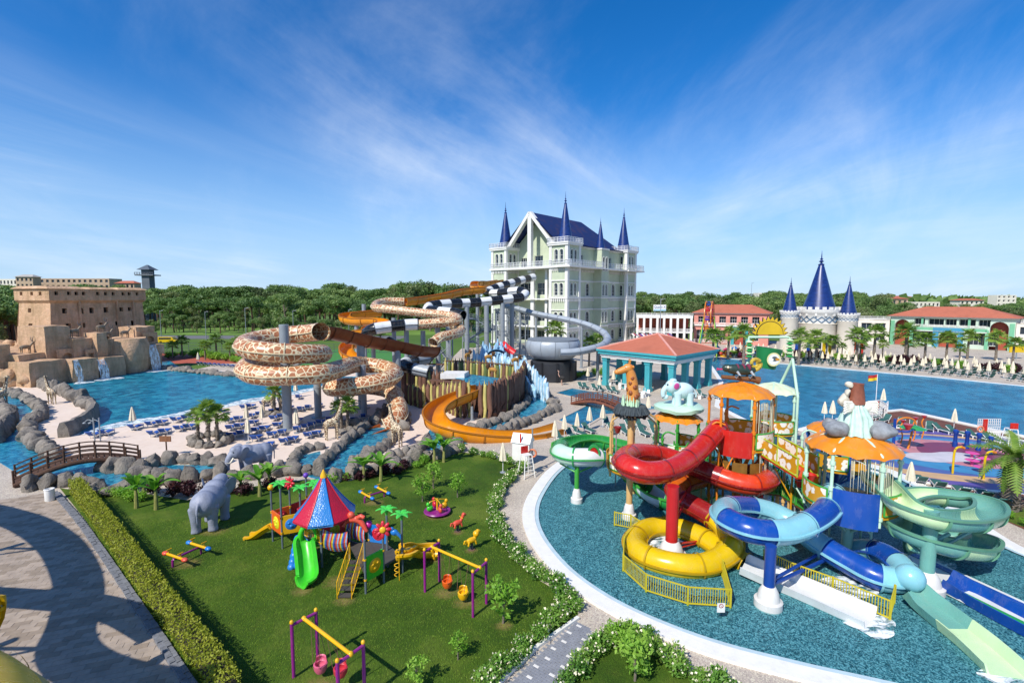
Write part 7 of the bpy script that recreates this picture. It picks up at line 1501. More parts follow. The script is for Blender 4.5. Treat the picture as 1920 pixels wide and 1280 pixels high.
# loungers and parasols
M_LBLUE=P('blue_cushion','#1f4f9e',.8,.12,3);M_LGRN=P('green_mesh','#2f5c56',.8,.12,3);M_PAR=P('cream_canvas','#ddd2b8',.85,.15,3)
def lounger_proto(mat,name,label):
 root=thing(name,label,'sun lounger');f=MB()
 for s_ in (-.3,.3):f.box((s_,.0,.3),(.05,1.35,.06));f.beam((s_,.62,.32),(s_,1.15,.72),.05,.05)
 for y in (-.62,.0,.6):f.box((0,y,.28),(.62,.05,.05))
 f.build('frame',M_WHITE,root,local=True,smooth=0)
 for x in (-.3,.3):
  for y in (-.55,.5):MB().box((x,y,.14),(.06,.07,.28)).build('leg',M_WHITE,root,local=True,smooth=0)
 MB().box((0,-.02,.36),(.58,1.34,.07)).build('seat_pad',mat,root,local=True,smooth=0);b=MB();b.beam((0,.66,.38),(0,1.22,.82),.58,.07);b.build('back_pad',mat,root,local=True,smooth=0);return root
lb_p=lounger_proto(M_LBLUE,'sun_lounger','blue');lg_p=lounger_proto(M_LGRN,'sun_lounger','green');LF={}
def lounger(proto,p,rz,label,group):
 first=proto.name not in LF;LF[proto.name]=1;return place(proto,p,rz,1.0,label,group,first)
def row(proto,a,b,sp_,rz,label,group,skip=0.0,z=.01,pair=True):
 a,b=G(*a),G(*b);L=(b-a).length;n=max(1,int(L/sp_));k=0
 for i in range(n+1):
  if random.random() < skip:continue
  p=a.lerp(b,i/n);p=p+V((random.uniform(-.1,.1),random.uniform(-.15,.15),z))
  if pair and i % 2:p += (a-b).normalized()*sp_*.22
  lounger(proto,p,rz+random.uniform(-.08,.08),label+', %s from the left' % nth(k),group);k += 1
bg_='blue loungers on the beach';rzb=R(-168)
for a,b,lab in (((184,818),(400,778),'blue lounger in the shore row left of the beach palms'),((420,775),(560,748),'blue lounger in the shore row right of the beach palms'),((294,816),(365,802),'blue lounger in the second row left of the beach palms'),((432,792),(545,768),'blue lounger in the second row right of the beach palms'),((432,806),(535,783),'blue lounger in the third row from the shore'),((438,820),(560,792),'blue lounger in the fourth row from the shore'),((462,830),(580,803),'blue lounger in the fifth row from the shore'),((485,843),(600,815),'blue lounger in the row nearest the small elephant'),((585,800),(622,790),'blue lounger beside the tall grey slide post'),((652,795),(692,780),'blue lounger below the second giraffe coil'),((565,770),(600,763),'blue lounger behind the giraffe pair')):row(lb_p,a,b,1.15,rzb,lab,bg_,.08)
gg='green loungers on the deck'
for a,b,rz,lab,sk in (((1090,728),(1160,738),R(15),'green lounger in the row left of the pavilion',.05),((1040,832),(1108,812),R(25),'green lounger in the row along the splash pool rim',.1),((1060,850),(1100,838),R(25),'green lounger close behind the green tube slide',.3),((1140,800),(1230,806),R(10),'green lounger in the row behind the beige play tower',.05),((1150,812),(1240,820),R(10),'green lounger in the second row behind the beige play tower',.05),((1300,742),(1345,748),R(10),'green lounger near the pavilion corner',.2),((1690,800),(1745,808),R(-40),'green lounger left of the play circle',.0),((1725,905),(1850,935),R(150),'green lounger on the boardwalk in front of the play circle',.1),((1800,925),(1880,948),R(150),'green lounger beside the large palm',.1),((1775,812),(1875,832),R(10),'green lounger behind the blue spray bollards',.05),((1640,786),(1680,800),R(-60),'green lounger by the white pool gate',.0)):row(lg_p,a,b,1.2,rz,lab,gg,sk,.02)
E0,E1=(1352,669),(1915,719);rzf=R(-35)+R(180)
for k,dy in enumerate((3,7,11.5,16)):row(lg_p,(E0[0]+4*k,E0[1]-dy*.75),(E1[0],E1[1]-dy*1.25),1.25,R(-22+180),'green lounger in the %s row behind the main pool' % ('front','second','third','rearmost')[k],'green loungers beyond the main pool',.14)
for k in range(6):row(lg_p,(335+26*k,672),(350+26*k,673),1.2,R(10),'green lounger',gg) if False else None
row(lb_p,(378,684),(455,690),1.3,R(170),'blue lounger on the far side of the wave pool',bg_,.05)
um=thing('closed_parasol','parasol','parasol');MB().bar((0,0,0),(0,0,2.35),.028,8).build('pole',M_WHITE,um,local=True);MB().lathe([(.24,0),(.24,.06),(.05,.1)],n=12).build('base',M_STEEL,um,local=True)
mb=MB().lathe([(.27,1.0),(.24,1.3),(.15,1.9),(.05,2.35),(0,2.4)],n=18);mb.v=[(x*(1+.22*math.sin(6*math.atan2(y,x))),y*(1+.22*math.sin(6*math.atan2(y,x))),z) for x,y,z in mb.v];mb.build('furled_canopy',M_PAR,um,local=True);UF=[0]
def parasol(p,label,group):place(um,p,random.random()*6,random.uniform(.95,1.08),label,group,first=(UF[0] == 0));UF[0]=1
for px,py,lab in ((250,806,'lone closed parasol in the shore row at left'),(463,800,'closed parasol right of the beach palms'),(492,800,'closed parasol between second and third beach rows'),(556,812,'closed parasol near the tall grey slide post'),(665,793,'closed parasol below the second giraffe coil'),(555,745,'closed parasol by the foam edge'),(466,830,'closed parasol near the small elephant'),(943,886,'closed parasol beside the white cabinet at lawn edge'),(1040,838,'closed parasol behind the orange slide end'),(1058,822,'closed parasol left of the deck pool corner'),(1082,815,'closed parasol next to the deck pool corner'),(1105,806,'closed parasol on the deck pool edge'),(1130,800,'closed parasol right of the deck pool'),(1102,716,'closed parasol left of the pavilion'),(1124,734,'closed parasol in the pavilion lounger row'),(1150,722,'closed parasol at the pavilion column'),(1215,780,'closed parasol right of the giraffe pole'),(1705,925,'closed parasol on the boardwalk near the green coil'),(1788,806,'closed parasol behind the blue bollards'),(1655,765,'closed parasol on the white pool gate'),(1545,790,'closed parasol left of the rock sculpture'),(1560,792,'closed parasol beside the stump sculpture'),(372,683,'closed parasol beyond the wave pool')):parasol(G(px,py),lab,'closed parasols near the slides')
for k,(dy,n) in enumerate(((5,34),(10.5,34),(16,26))):
 a,b=G(E0[0]+8,E0[1]-dy*.75),G(E1[0]+20,E1[1]-dy*1.25)
 for i in range(n):parasol(a.lerp(b,(i+random.uniform(.2,.8))/n),'closed cream parasol in the %s parasol row beyond the main pool, %s from the left' % (('front','middle','back')[k],nth(i)),'closed parasols beyond the main pool')
# ---------------------------------------------------------------- animal statues
def weld(o,vs):md=o.modifiers.new('weld','REMESH');md.mode='VOXEL';md.voxel_size=vs;md.use_smooth_shade=True;s_=o.modifiers.new('relax','SMOOTH');s_.iterations=3;s_.factor=.5;return o
M_ELE=P('grey_elephant_skin','#8f95a6',.55,.25,2.2,bump=.4,bs=10,dirt=.15)
def elephant(label,loc,rz,s):
 root=thing('elephant_statue',label,'statue',loc,rz,None,s);b=MB();b.ell((0,0,1.75),(1.35,.82,.88),24,16);b.ell((.75,0,1.95),(.8,.75,.85),20,14);b.ell((-.8,0,1.8),(.75,.78,.82),20,14);b.ell((1.55,0,2.25),(.6,.52,.62),18,12);b.ell((1.75,0,2.5),(.4,.42,.35),14,10)
 for x,y in ((.8,.45),(.95,-.45),(-.95,.45),(-.75,-.45)):b.pipe([V((x,y,1.6)),V((x*1.02,y,.9)),V((x*1.0,y,.35)),V((x,y,0))],.28,12,rs=[.42,.31,.27,.32])
 b.pipe(spl([V((1.95,0,2.2)),V((2.3,0,1.7)),V((2.4,0,1.1)),V((2.35,.05,.6)),V((2.5,.1,.35))],5),.2,12,rs=[.33-.011*i for i in range(21)]);b.pipe(spl([V((-1.5,0,2.1)),V((-1.72,0,1.7)),V((-1.72,0,1.1)),V((-1.7,0,.8))],4),.06,8,rs=[.1-.004*i for i in range(13)])
 weld(b.build('body',M_ELE,root,local=True),.07)
 for s_ in (-1,1):
  e=MB().ell((1.15,s_*.75,2.15),(.52,.07,.68),18,12,Matrix.Rotation(R(-18*s_),3,'X') @ Matrix.Rotation(R(25*s_),3,'Z'));e.jitter(.05,2.0,2).build('ear',M_ELE,root,local=True);MB().pipe(spl([V((1.95,s_*.28,1.85)),V((2.3,s_*.36,1.5)),V((2.65,s_*.36,1.6))],4),.06,8,rs=[.09-.008*i for i in range(9)]).build('tusk',P('ivory_paint','#ddd3bc',.4),root,local=True);MB().ell((1.98,s_*.36,2.4),.06,8,6).build('eye',M_BLK,root,local=True)
 return root
p=G(396,985,LZ);elephant('large grey elephant statue standing on the lawn seen from behind',p,R(98),.95);p=G(480,884);elephant('smaller grey elephant statue on the sand facing left',p,R(228),.86)
M_GSP=m_giraffe('giraffe_statue_coat',5.0,'#6a4a34','#7d5a40','#d6c6a4',.09)
def giraffe_proto():
 root=thing('giraffe_statue','giraffe','statue');b=MB();b.ell((0,0,1.75),(.72,.34,.42),16,12);b.ell((.35,0,1.9),(.4,.33,.42),14,10);b.pipe(spl([V((.5,0,2.0)),V((.8,0,2.7)),V((1.0,0,3.3)),V((1.1,0,3.75))],4),.15,10,rs=[.3,.28,.25,.23,.21,.19,.18,.17,.16,.15,.14,.14,.14]);b.pipe([V((1.05,0,3.8)),V((1.3,0,3.75)),V((1.5,0,3.62))],.13,10,rs=[.17,.14,.09])
 for x,y in ((.45,.18),(.55,-.18),(-.55,.18),(-.45,-.18)):b.pipe([V((x,y,1.7)),V((x*1.03,y,.9)),V((x*.98,y,.45)),V((x,y,0))],.08,9,rs=[.18,.1,.075,.085])
 b.pipe([V((-.7,0,1.85)),V((-.82,0,1.4)),V((-.82,0,1.0))],.04,7)
 for s_ in (-1,1):b.pipe([V((1.03,s_*.07,3.85)),V((1.0,s_*.08,4.05))],.035,6);b.ell((.98,s_*.2,3.82),(.05,.13,.06),8,6)
 weld(b.build('body',M_GSP,root,local=True),.05);MB().pipe([V((.35,0,2.25)),V((.65,0,2.85)),V((.86,0,3.4)),V((.98,0,3.85))],.05,6).build('mane',P('dark_mane','#4a3424',.9),root,local=True);return root
gpz=giraffe_proto();gl_=[((98,757),R(160),.95,'giraffe statue on the sand tongue near the boulders'),((4,764),R(100),1.0,'giraffe statue at the left edge by the channel'),((503,774),R(20),.9,'left one of the giraffe statue pair nuzzling behind the tall post'),((532,775),R(165),.9,'right one of the giraffe statue pair nuzzling behind the tall post'),((622,824),R(30),.98,'giraffe statue beside the palms left of the plunge pool'),((745,836),R(140),1.0,'giraffe statue at the orange slide exit right of the plunge pool')]
for i,((px,py),rz,s_,lab) in enumerate(gl_):place(gpz,G(px,py),rz,s_,lab,'giraffe statues',first=(i == 0))
def antelope_proto(name,mat,horn,mane=False):
 root=thing(name,name,'statue');b=MB();b.ell((0,0,.95),(.62,.24,.28),14,10);b.pipe(spl([V((.5,0,1.05)),V((.75,0,1.35)),V((.85,0,1.5))],3),.13,8);b.pipe([V((.82,0,1.52)),V((1.1,0,1.4))],.1,8,rs=[.13,.07])
 for x,y in ((.4,.12),(.45,-.12),(-.45,.12),(-.4,-.12)):b.pipe([V((x,y,.85)),V((x,y,.4)),V((x,y,0))],.06,7,rs=[.11,.06,.06])
 b.pipe([V((-.6,0,1.0)),V((-.75,0,.6))],.035,6);weld(b.build('body',mat,root,local=True),.05)
 if horn:
  for s_ in (-1,1):MB().pipe(spl([V((.8,s_*.06,1.62)),V((.7,s_*.22,1.95)),V((.8,s_*.3,2.3))],3),.03,6,rs=[.045,.042,.04,.035,.03,.02,.01]).build('horn',M_STEELD,root,local=True)
 if mane:MB().ell((.72,0,1.3),(.26,.3,.36),12,9).jitter(.06,4,1).build('mane',P('lion_mane','#4a3018',.9),root,local=True)
 return root
an=antelope_proto('antelope_statue',P('antelope_tan','#8a7a66',.7,.3,4),True);li=antelope_proto('lion_statue',P('lion_gold','#a87a34',.7,.3,4),False,True)
for i,(px,yy,d,rz,lab) in enumerate(((168,630,3.4,80,'long-horned antelope statue left on the cliff top'),(208,622,2.2,75,'antelope statue on the crenelled block'),(222,634,2.6,80,'antelope statue in the middle of the cliff top'),(250,632,2.0,75,'antelope statue on the round bastion'),(92,662,5.5,70,'antelope statue on the left ledge'))):
 s_=fline(px);q=A0+fd*s_-fn*d;z=zt(px,yy,s_);place(an,(q.x,q.y,z-.3),R(rz),1.25,lab,'antelope statues on the cliff',first=(i == 0))
for i,(px,Z,z,rz,lab) in enumerate(((876,73,4.55,60,'lion statue on the back rail of the log pool'),(916,71.2,4.5,20,'second lion statue on the back rail'),(966,68.5,4.4,30,'lion statue at the right end of the log pool'),(924,61.5,4.0,150,'lion statue on the log tower front'))):c=D(px,640,Z);place(li,(c.x,c.y,z),R(rz),1.0,lab,'lion statues on the log tower',first=(i == 0))
for i,(px,py,lab) in enumerate(((1054,722,'ostrich statue in front of the black tower'),(1062,712,'ostrich statue with raised neck by the black tower'))):
 c=G(px,py);o=thing('ostrich_statue',lab,'statue',c,R(150+40*i));b=MB().ell((0,0,1.2),(.5,.34,.36),14,10);weld(b.build('body',P('ostrich_black','#2a2826',.8),o,local=True),.06);MB().pipe(spl([V((.4,0,1.3)),V((.65,0,1.7)),V((.6,0,2.2)),V((.8,0,2.3))],4),.06,8).build('neck',P('ostrich_pink','#c9a08a',.7),o,local=True);mb=MB()
 for y in (-.14,.14):MB().pipe([V((0,y,1.1)),V((.1,y,.6)),V((0,y,0))],.05,7).build('leg',P('ostrich_pink','#c9a08a',.7),o,local=True)
# ---------------------------------------------------------------- small deck furniture
def lifeguard(label,loc,rz):
 o=thing('lifeguard_chair',label,'lifeguard chair',loc,rz)
 for x in (-.5,.5):
  for y in (-.5,.5):MB().bar((x,y,0),(x*.62,y*.62,1.75),.04,8).build('leg',M_WHITE,o,local=True)
 mb=MB()
 for k in range(5):z=.3+k*.3;mb.bar((-.48+.04*k,-.48+.04*k,z),(.48-.04*k,-.48+.04*k,z),.025,6)
 mb.build('ladder',M_WHITE,o,local=True);MB().box((0,0,1.78),(.66,.66,.06)).build('seat',M_WHITE,o,local=True,smooth=0);MB().box((0,.3,2.1),(.62,.07,.55)).build('backrest',M_RED,o,local=True,smooth=0);return o
lifeguard('white lifeguard chair with red back beside the flower hedge',G(987,893),R(30));lifeguard('white lifeguard chair with red back at the right pool edge',G(1893,838),R(170))
def ring_buoy(parent,c,r,nrm=V((0,-1,0))):
 q=nrm.to_track_quat('Z','Y').to_matrix();pts=[c+q @ V((r*math.cos(a),r*math.sin(a),0)) for a in [i*2*math.pi/20 for i in range(21)]];return MB().pipe(pts,r*.26,8,cap=False).build('ring_buoy',P('buoy_orange','#d9825c',.5),parent)
cb=thing('white_cabinet','white timber cabinet with gabled top at the lawn corner','cabinet',G(980,868),R(-20));MB().box((0,0,.95),(1.5,1.1,1.9)).build('body',M_WHITE,cb,local=True,smooth=0);MB().prism([(-.85,-.65),(.85,-.65),(.85,.65),(-.85,.65)],1.9,2.6,taper=[(-.85,-.03),(.85,-.03),(.85,.03),(-.85,.03)]).build('roof',M_WHITE,cb,local=True,smooth=0);MB().box((0,-.58,2.3),(.12,.06,.8)).build('red_fin',M_RED,cb,local=True,smooth=0)
bp=thing('ring_buoy_post','post with orange ring buoy beside the lifeguard chair','buoy',G(998,885));MB().bar((0,0,0),(0,0,3.6),.06,8).build('post',M_STEEL,bp,local=True);g=G(998,885);ring_buoy(bp,g+V((0,-.1,1.6)),.3)
pgf=thing('pool_gate','white lattice pool gate and ramp by the flag','gate',G(1640,780));mb=MB();a,b,c_=G(1612,778),G(1648,772),G(1662,782);railing(mb,[a,b,c_],1.5,.7,.04,.14);railing(mb,[G(1600,795),G(1655,784),G(1664,770)],1.2,.7,.04,.16);mb.build('lattice',M_WHITE,pgf,smooth=0);MB().box(G(1641,778)+V((0,0,.9)),(.5,.3,1.6)).build('red_box',M_RED,pgf,smooth=0)
fg=thing('lifeguard_flag','red and yellow flag on a white pole over the main pool','flag',G(1641,770));MB().bar((0,0,0),(0,0,4.6),.04,8).build('pole',M_WHITE,fg,local=True);mb=MB()
for j in range(2):mb.add([(-i*.16,.08*math.sin(i*1.3),4.55-.36*(j+k)-.02*i) for k in (0,1) for i in range(8)],[(i,i+1,9+i,8+i) for i in range(7)],j)
mb.build('cloth',[P('flag_red','#b3281f',.7),P('flag_yellow','#d8b81f',.7)],fg,local=True)
lbx=thing('white_lattice_booth','white lattice booth with red panel by the main pool','booth',G(1852,824));mb=MB();g=G(1852,824)
for i in range(12):mb.box((-1.1+i*.2,0,1.3),(.04,.05,1.5))
for i in range(6):mb.box((0,0,.7+i*.28),(2.3,.05,.04))
mb.build('lattice',M_WHITE,lbx,local=True,smooth=0);MB().box((.1,.06,.45),(2.3,.1,.9)).build('lower_panel',M_WHITE,lbx,local=True,smooth=0);MB().box((-.45,-.08,1.2),(.38,.1,1.8)).build('red_panel',M_RED,lbx,local=True,smooth=0);ring_buoy(lbx,g+V((-.95,-.15,1.1)),.28)
tbn=thing('trash_bin','white cylindrical litter bin on the paving by the hedge','bin',G(94,938));MB().lathe([(.26,0),(.28,.05),(.28,.78),(.3,.8),(.3,.84),(.24,.86),(.24,.7)],n=18).build('body',M_WHITE,tbn,local=True)
ws=thing('wooden_arrow_sign','wooden arrow sign on a post behind the river rocks','sign',G(313,855));MB().bar((0,0,0),(0,0,1.9),.06,7).build('post',M_TIM,ws,local=True);MB().prism([(-.5,-.04),(-.3,-.04),(.5,-.04),(.5,.04),(-.5,.04)],0,.5).build('board',m_log('sign_wood','#8a5f42','#6a4530'),ws,local=True,smooth=0).location=(0,-.08,1.35)
sh=thing('beach_shower','steel beach shower with curved arms near the bridge','shower',G(178,828));mb=MB()
for x in (0,.55):mb.bar((x,0,0),(x,0,2.4),.06,8);mb.pipe(spl([V((x,0,2.0)),V((x-.5,0,2.2)),V((x-.9,0,1.9))],4),.035,7);mb.lathe([(.16,0),(.05,.1)],c=(x-.9,0,1.85),n=10)
mb.build('pipes',M_STEEL,sh,local=True)
# wet play circle equipment
def prop(name,label,px,py):return thing(name,label,'spray toy',G(px,py))
for i,(px,py) in enumerate(((1790,838),(1812,841),(1834,845),(1856,852))):
 o=prop('spray_bollard','%s blue spray bollard in the row at the play circle' % ('leftmost','second','third','rightmost')[i],px,py);MB().lathe([(.2,0),(.2,.5),(.15,.55),(.15,1.3),(.22,1.4),(.22,1.6),(.1,1.7)],n=14).build('body',M_BLUP,o,local=True)
for i,(px,py,m) in enumerate(((1786,888,M_YEL),(1844,898,M_YEL))):
 o=prop('spray_hoop',('left','right')[i]+' yellow cane-shaped spray pipe with orange nozzle',px,py);MB().pipe(spl([V((0,0,0)),V((0,0,1.6)),V((.15,0,2.1)),V((.5,0,2.2))],5),.08,9).build('pipe',m,o,local=True);MB().bar((.5,0,2.2),(.75,0,2.1),.11,10).build('nozzle',M_ORT,o,local=True)
o=prop('green_parasol_toy','green tilted disc on an orange stem at the play circle',1702,842);MB().pipe([V((0,0,0)),V((.3,.1,1.2)),V((.5,.2,2.0))],.09,9).build('stem',M_ORT,o,local=True);MB().lathe([(1.05,0),(.5,.22),(0,.28)],c=(.5,.2,1.95),n=18).build('disc',M_GRN,o,local=True)
o=prop('blue_arch_toy','tall blue post with arch and red bucket at the play circle',1674,850);MB().bar((0,0,0),(0,0,3.2),.12,10).build('post',M_BLUP,o,local=True);MB().pipe([V((.1+.9+.9*math.cos(t),0,2.7+.6*math.sin(t))) for t in [math.pi*(1-i/12) for i in range(13)]],.07,8).build('arch',M_ORT,o,local=True);MB().lathe([(.15,-.3),(.4,.2),(.34,.2)],c=(1.2,0,2.5),n=14).build('bucket',M_RED,o,local=True);MB().pipe([V((.0,0,2.2)),V((.9,-.2,2.0)),V((1.7,0,2.2))],.06,8).build('blue_bar',M_BLUP,o,local=True)
for i,(px,py) in enumerate(((1688,832),(1712,826),(1728,822))):o=prop('orange_stem_toy','%s orange bent stem with red cup at the play circle' % ('left','middle','right')[i],px,py);MB().pipe(spl([V((0,0,0)),V((.15,0,.8)),V((-.1,0,1.6)),V((.1,0,2.1))],4),.06,8).build('stem',M_ORT,o,local=True);MB().lathe([(.08,-.15),(.24,.14),(.2,.14)],c=(.1,0,2.2),n=12).build('cup',M_RED,o,local=True)
for i,(px,py) in enumerate(((1822,872),(1842,868),(1822,858),(1838,885))):o=prop('pink_spray_flower',('pink flower spray toy left of the right cane','pink flower spray toy touching the right cane','pink flower spray toy nearest the blue bollards','pink flower spray toy nearest the boardwalk')[i],px,py);MB().lathe([(.12,0),(.1,.3),(.5,.45),(.4,.5),(0,.42)],n=10).build('flower',P('hot_pink','#d84f96',.4),o,local=True)
# vehicles and lamp posts by the road
c=D(315,640,152);van=thing('yellow_van','yellow minibus parked by the running track','van',(c.x,c.y,0),R(8));MB().prism([(-2.6,.3),(2.6,.3),(2.65,.9),(2.2,1.1),(1.5,1.9),(-2.4,1.95),(-2.65,1.2)],-.95,.95).build('body',M_YEL,van,local=True,smooth=0).rotation_euler=(R(90),0,0);MB().box((-.4,-.96,1.45),(3.4,.06,.5)).build('side_windows',M_GLASS,van,local=True,smooth=0)
for x in (-1.6,1.7):
 for y in (-.85,.85):MB().bar((x,y-.1,.36),(x,y+.1,.36),.36,14).build('wheel',M_BLK,van,local=True)
for i,(px,Z,ytop) in enumerate(((303,158,582),(387,155,584),(462,150,577),(551,150,582),(655,150,580),(1405,250,530),(1237,120,560))):
 c=D(px,640,Z);h=D(px,ytop,Z).z;o=thing('lamp_post',('grey lamp post behind the yellow van','grey lamp post beside the road pines','grey lamp post left of the giraffe coil','grey lamp post behind the giraffe coil','lamp post beside the pitch','tall thin mast on the right horizon','lamp post by the colonnade')[i],'lamp post',(c.x,c.y,0));MB().bar((0,0,0),(0,0,h),.12,7,.07).build('pole',M_STEEL,o,local=True);MB().pipe([V((0,0,h-.3)),V((.5,0,h)),V((1.1,0,h))],.07,6).build('lamp_arm',M_STEEL,o,local=True)
tf=thing('track_fence','long low wire fence along the running track','fence',(-150,130,0));mb=MB();railing(mb,[(-150,131,0),(-16,124,0)],2.2,3.0,.04,0,0,(1.0,.66,.33,.05));mb.build('rails',M_STEELD,tf,smooth=0)
for i,(px,py) in enumerate(((1153,722),(1166,728),(1180,732),(1196,738),(1210,744),(1285,750),(1300,747))):
 o=thing('white_bistro_table','white table with chairs among the pavilion columns, %s from the left' % nth(i),'table',G(px,py),i,'white tables by the pavilion');MB().lathe([(.25,0),(.05,.05),(.05,.7),(.42,.72),(.42,.75),(0,.75)],n=14).build('table_top',M_WHITE,o,local=True)
 for s_ in (-1,1):MB().box((s_*.8,0,.42),(.42,.42,.05)).box((s_*1.0,0,.68),(.05,.42,.5)).box((s_*.8,0,.2),(.36,.36,.4)).build('chair',M_WHITE,o,local=True,smooth=0)
# ================================================================ planting
pines=[pine_proto(s) for s in range(4)];broads=[broad_proto(s,M_OAK if s % 2 else M_PINE,13,4.2) for s in range(4,8)]
def forest(n,px0,px1,Z0,Z1,y0,y1,kinds,label,group,seed):
 r=random.Random(seed)
 for i in range(n):
  px=px0+(px1-px0)*(i+r.random())/n;Z=r.uniform(Z0,Z1);c=D(px,600,Z);top=D(px,r.uniform(y0,y1)-7*noise.noise(V((px*.021,seed,0)))-4*noise.noise(V((px*.07,seed,3))),Z).z;k=r.choice(kinds);pr=pines[r.randrange(4)] if k == 'p' else broads[r.randrange(4)]
  s=max(.35,top/(12.0 if k == 'p' else 14.0));put_tree(pr,(c.x,c.y,-.05),(s*r.uniform(.95,1.25),s*r.uniform(.95,1.25),s),r.random()*6.28,label+', %s from the left' % nth(i),group)
forest(34,-60,44,106,200,535,572,'ppb','dark tree in the grove left of the fort','grove left of the fort',1)
forest(46,180,480,222,262,553,572,'pppb','umbrella-shaped stone pine along the road','pines along the road',2)
forest(30,262,500,188,215,586,602,'pbb','low young pine on the verge beyond the road','young pines on the verge',21)
forest(16,520,720,150,180,590,604,'b','low tree behind the sports pitch','low trees behind the pitch',22)
forest(44,40,500,275,380,531,545,'ppb','tall pine on the rise behind the fort','pines behind the fort',3)
forest(46,470,900,190,240,546,566,'ppb','pine in front of the wood behind the slides','pines behind the slides',4)
forest(44,480,925,250,340,527,542,'bbp','tall tree on the skyline behind the slides','skyline trees behind the slides',5)
forest(8,745,870,205,240,517,532,'b','tallest dark eucalyptus on the skyline left of the castle','eucalyptus left of the castle',6)
forest(70,1175,1660,195,270,552,566,'pb','tree in the wood behind the pink hotel','wood behind the pink hotel',7)
forest(56,1175,1660,290,430,545,556,'bp','skyline tree behind the pink hotel and spires','skyline trees at right',8)
forest(46,1630,1960,185,330,566,584,'bp','tree among the houses behind the green hotel','trees behind the green hotel',9)
forest(10,1895,1990,150,190,566,580,'b','dark tree right of the green hotel','trees right of the green hotel',10)
forest(14,1560,1670,160,185,570,590,'b','tree behind the low white wing','trees behind the white wing',12)
# closed canopy of the far wood
r=np.random.default_rng(3);n=9000;x=r.uniform(-900,1100,n);y=r.uniform(430,900,n);z=r.uniform(2,11,n)+4*np.sin(x*.021)+np.where(x < 0,6,0);fwd=bpy.data.objects.new('far_wood',None)
a=rng.normal(size=(n,3));a /= np.linalg.norm(a,axis=1)[:,None];b=np.cross(a,rng.normal(size=(n,3)));b /= np.linalg.norm(b,axis=1)[:,None]
o=qmesh('far_wood',np.stack([x,y,z],1),a*5.0,b*4.0,None,M_PINE);tag(o,'unbroken far wood below the skyline','wood',kind='stuff')
# palms
for i,(px,py,H,lab) in enumerate(((372,832,2.6,'left one of the fan palms in the beach rock ring'),(392,834,3.3,'middle one of the fan palms in the beach rock ring'),(408,832,2.8,'right one of the fan palms in the beach rock ring'),(640,806,2.4,'fan palm left of the second coil'),(652,808,2.6,'fan palm beside the giraffe near the plunge pool'),(515,777,2.6,'small fan palm between the giraffe pair'))):palm('fan_palm',lab,G(px,py),H,1.2,22,'fan',(.16,.13),True,'fan palms on the beach',seed=i,shag=.14)
palm('date_palm','thick-trunked date palm at the right frame edge',G(1892,955),3.6,3.0,26,'pinnate',(.52,.42),True,None,seed=9,shag=.24)
pr_=[(1499,634),(1532,634),(1562,640),(1608,632),(1640,626),(1656,646),(1700,626),(1704,646),(1736,640),(1776,636),(1816,632),(1802,654),(1870,634),(1902,646),(1614,648),(1366,628),(1396,627),(1338,632),(1580,650),(1520,648)]
pp_=[palm('fan_palm','p',(0,0,0),5.0,2.1,26,'fan',(.26,.2),False,seed=20+i) for i in range(3)]
pl_=['left of the large spired tower','in front of the large spired tower door','right of the large spired tower','before the flat-roofed wing','left of the green hotel','below the green hotel left arch','left of the green hotel middle','low left of the blue portal','just left of the blue portal','in front of the blue portal','right of the blue portal','low right of the blue portal','before the right arch','by the yellow sign panel','beside the red banners','right of the ferris wheel','before the pink portal','beside the ferris wheel legs','between large and right spired towers','between blue banners']
for i,(px,py) in enumerate(pr_):Z=101+(i*5) % 13;c=D(px,640,Z);h=D(px,py,Z).z;place(pp_[i % 3],(c.x,c.y,0),i*1.3,h/5.0,'fan palm '+pl_[i],'palms beyond the main pool',first=(i < 3))
for i,(px,py,Z) in enumerate(((322,648,112),(340,640,114),(383,648,110),(405,638,112),(430,650,108),(447,642,110),(1040,618,118),(1105,645,100),(1125,640,104))):
 c=D(px,640,Z);h=D(px,py,Z).z;place(pp_[i % 3],(c.x,c.y,0),i,h/5.0,('palm right of the waterfall cliff','second palm right of the waterfall cliff','palm behind the far wave pool edge','tall palm before the running track','palm left of the giraffe coil','rightmost palm before the running track','spiky palm against the castle wall above the bowl','palm inside the grey tube curve','palm right of the grey bowl')[i],'palms near the castle and track')
# banana plants along the river
bl_=[((256,952),2.7,'left banana plant of the pair near the hedge'),((293,955),2.9,'right banana plant of the pair near the hedge'),((487,930),2.6,'banana plant behind the orange playground ball'),((505,915),2.2,'banana plant left of the red flower topper'),((682,900),2.4,'banana plant left of the seesaw rocks'),((714,902),2.6,'banana plant above the double seesaw'),((814,868),2.6,'banana plant left of the orange slide foot'),((832,866),2.8,'banana plant under the orange slide bend'),((452,925),2.0,'small banana plant right of the elephant'),((270,935),1.9,'small banana plant behind the hedge pair')]
for i,((px,py),H,lab) in enumerate(bl_):banana(lab,G(px,py,.03),H,i)
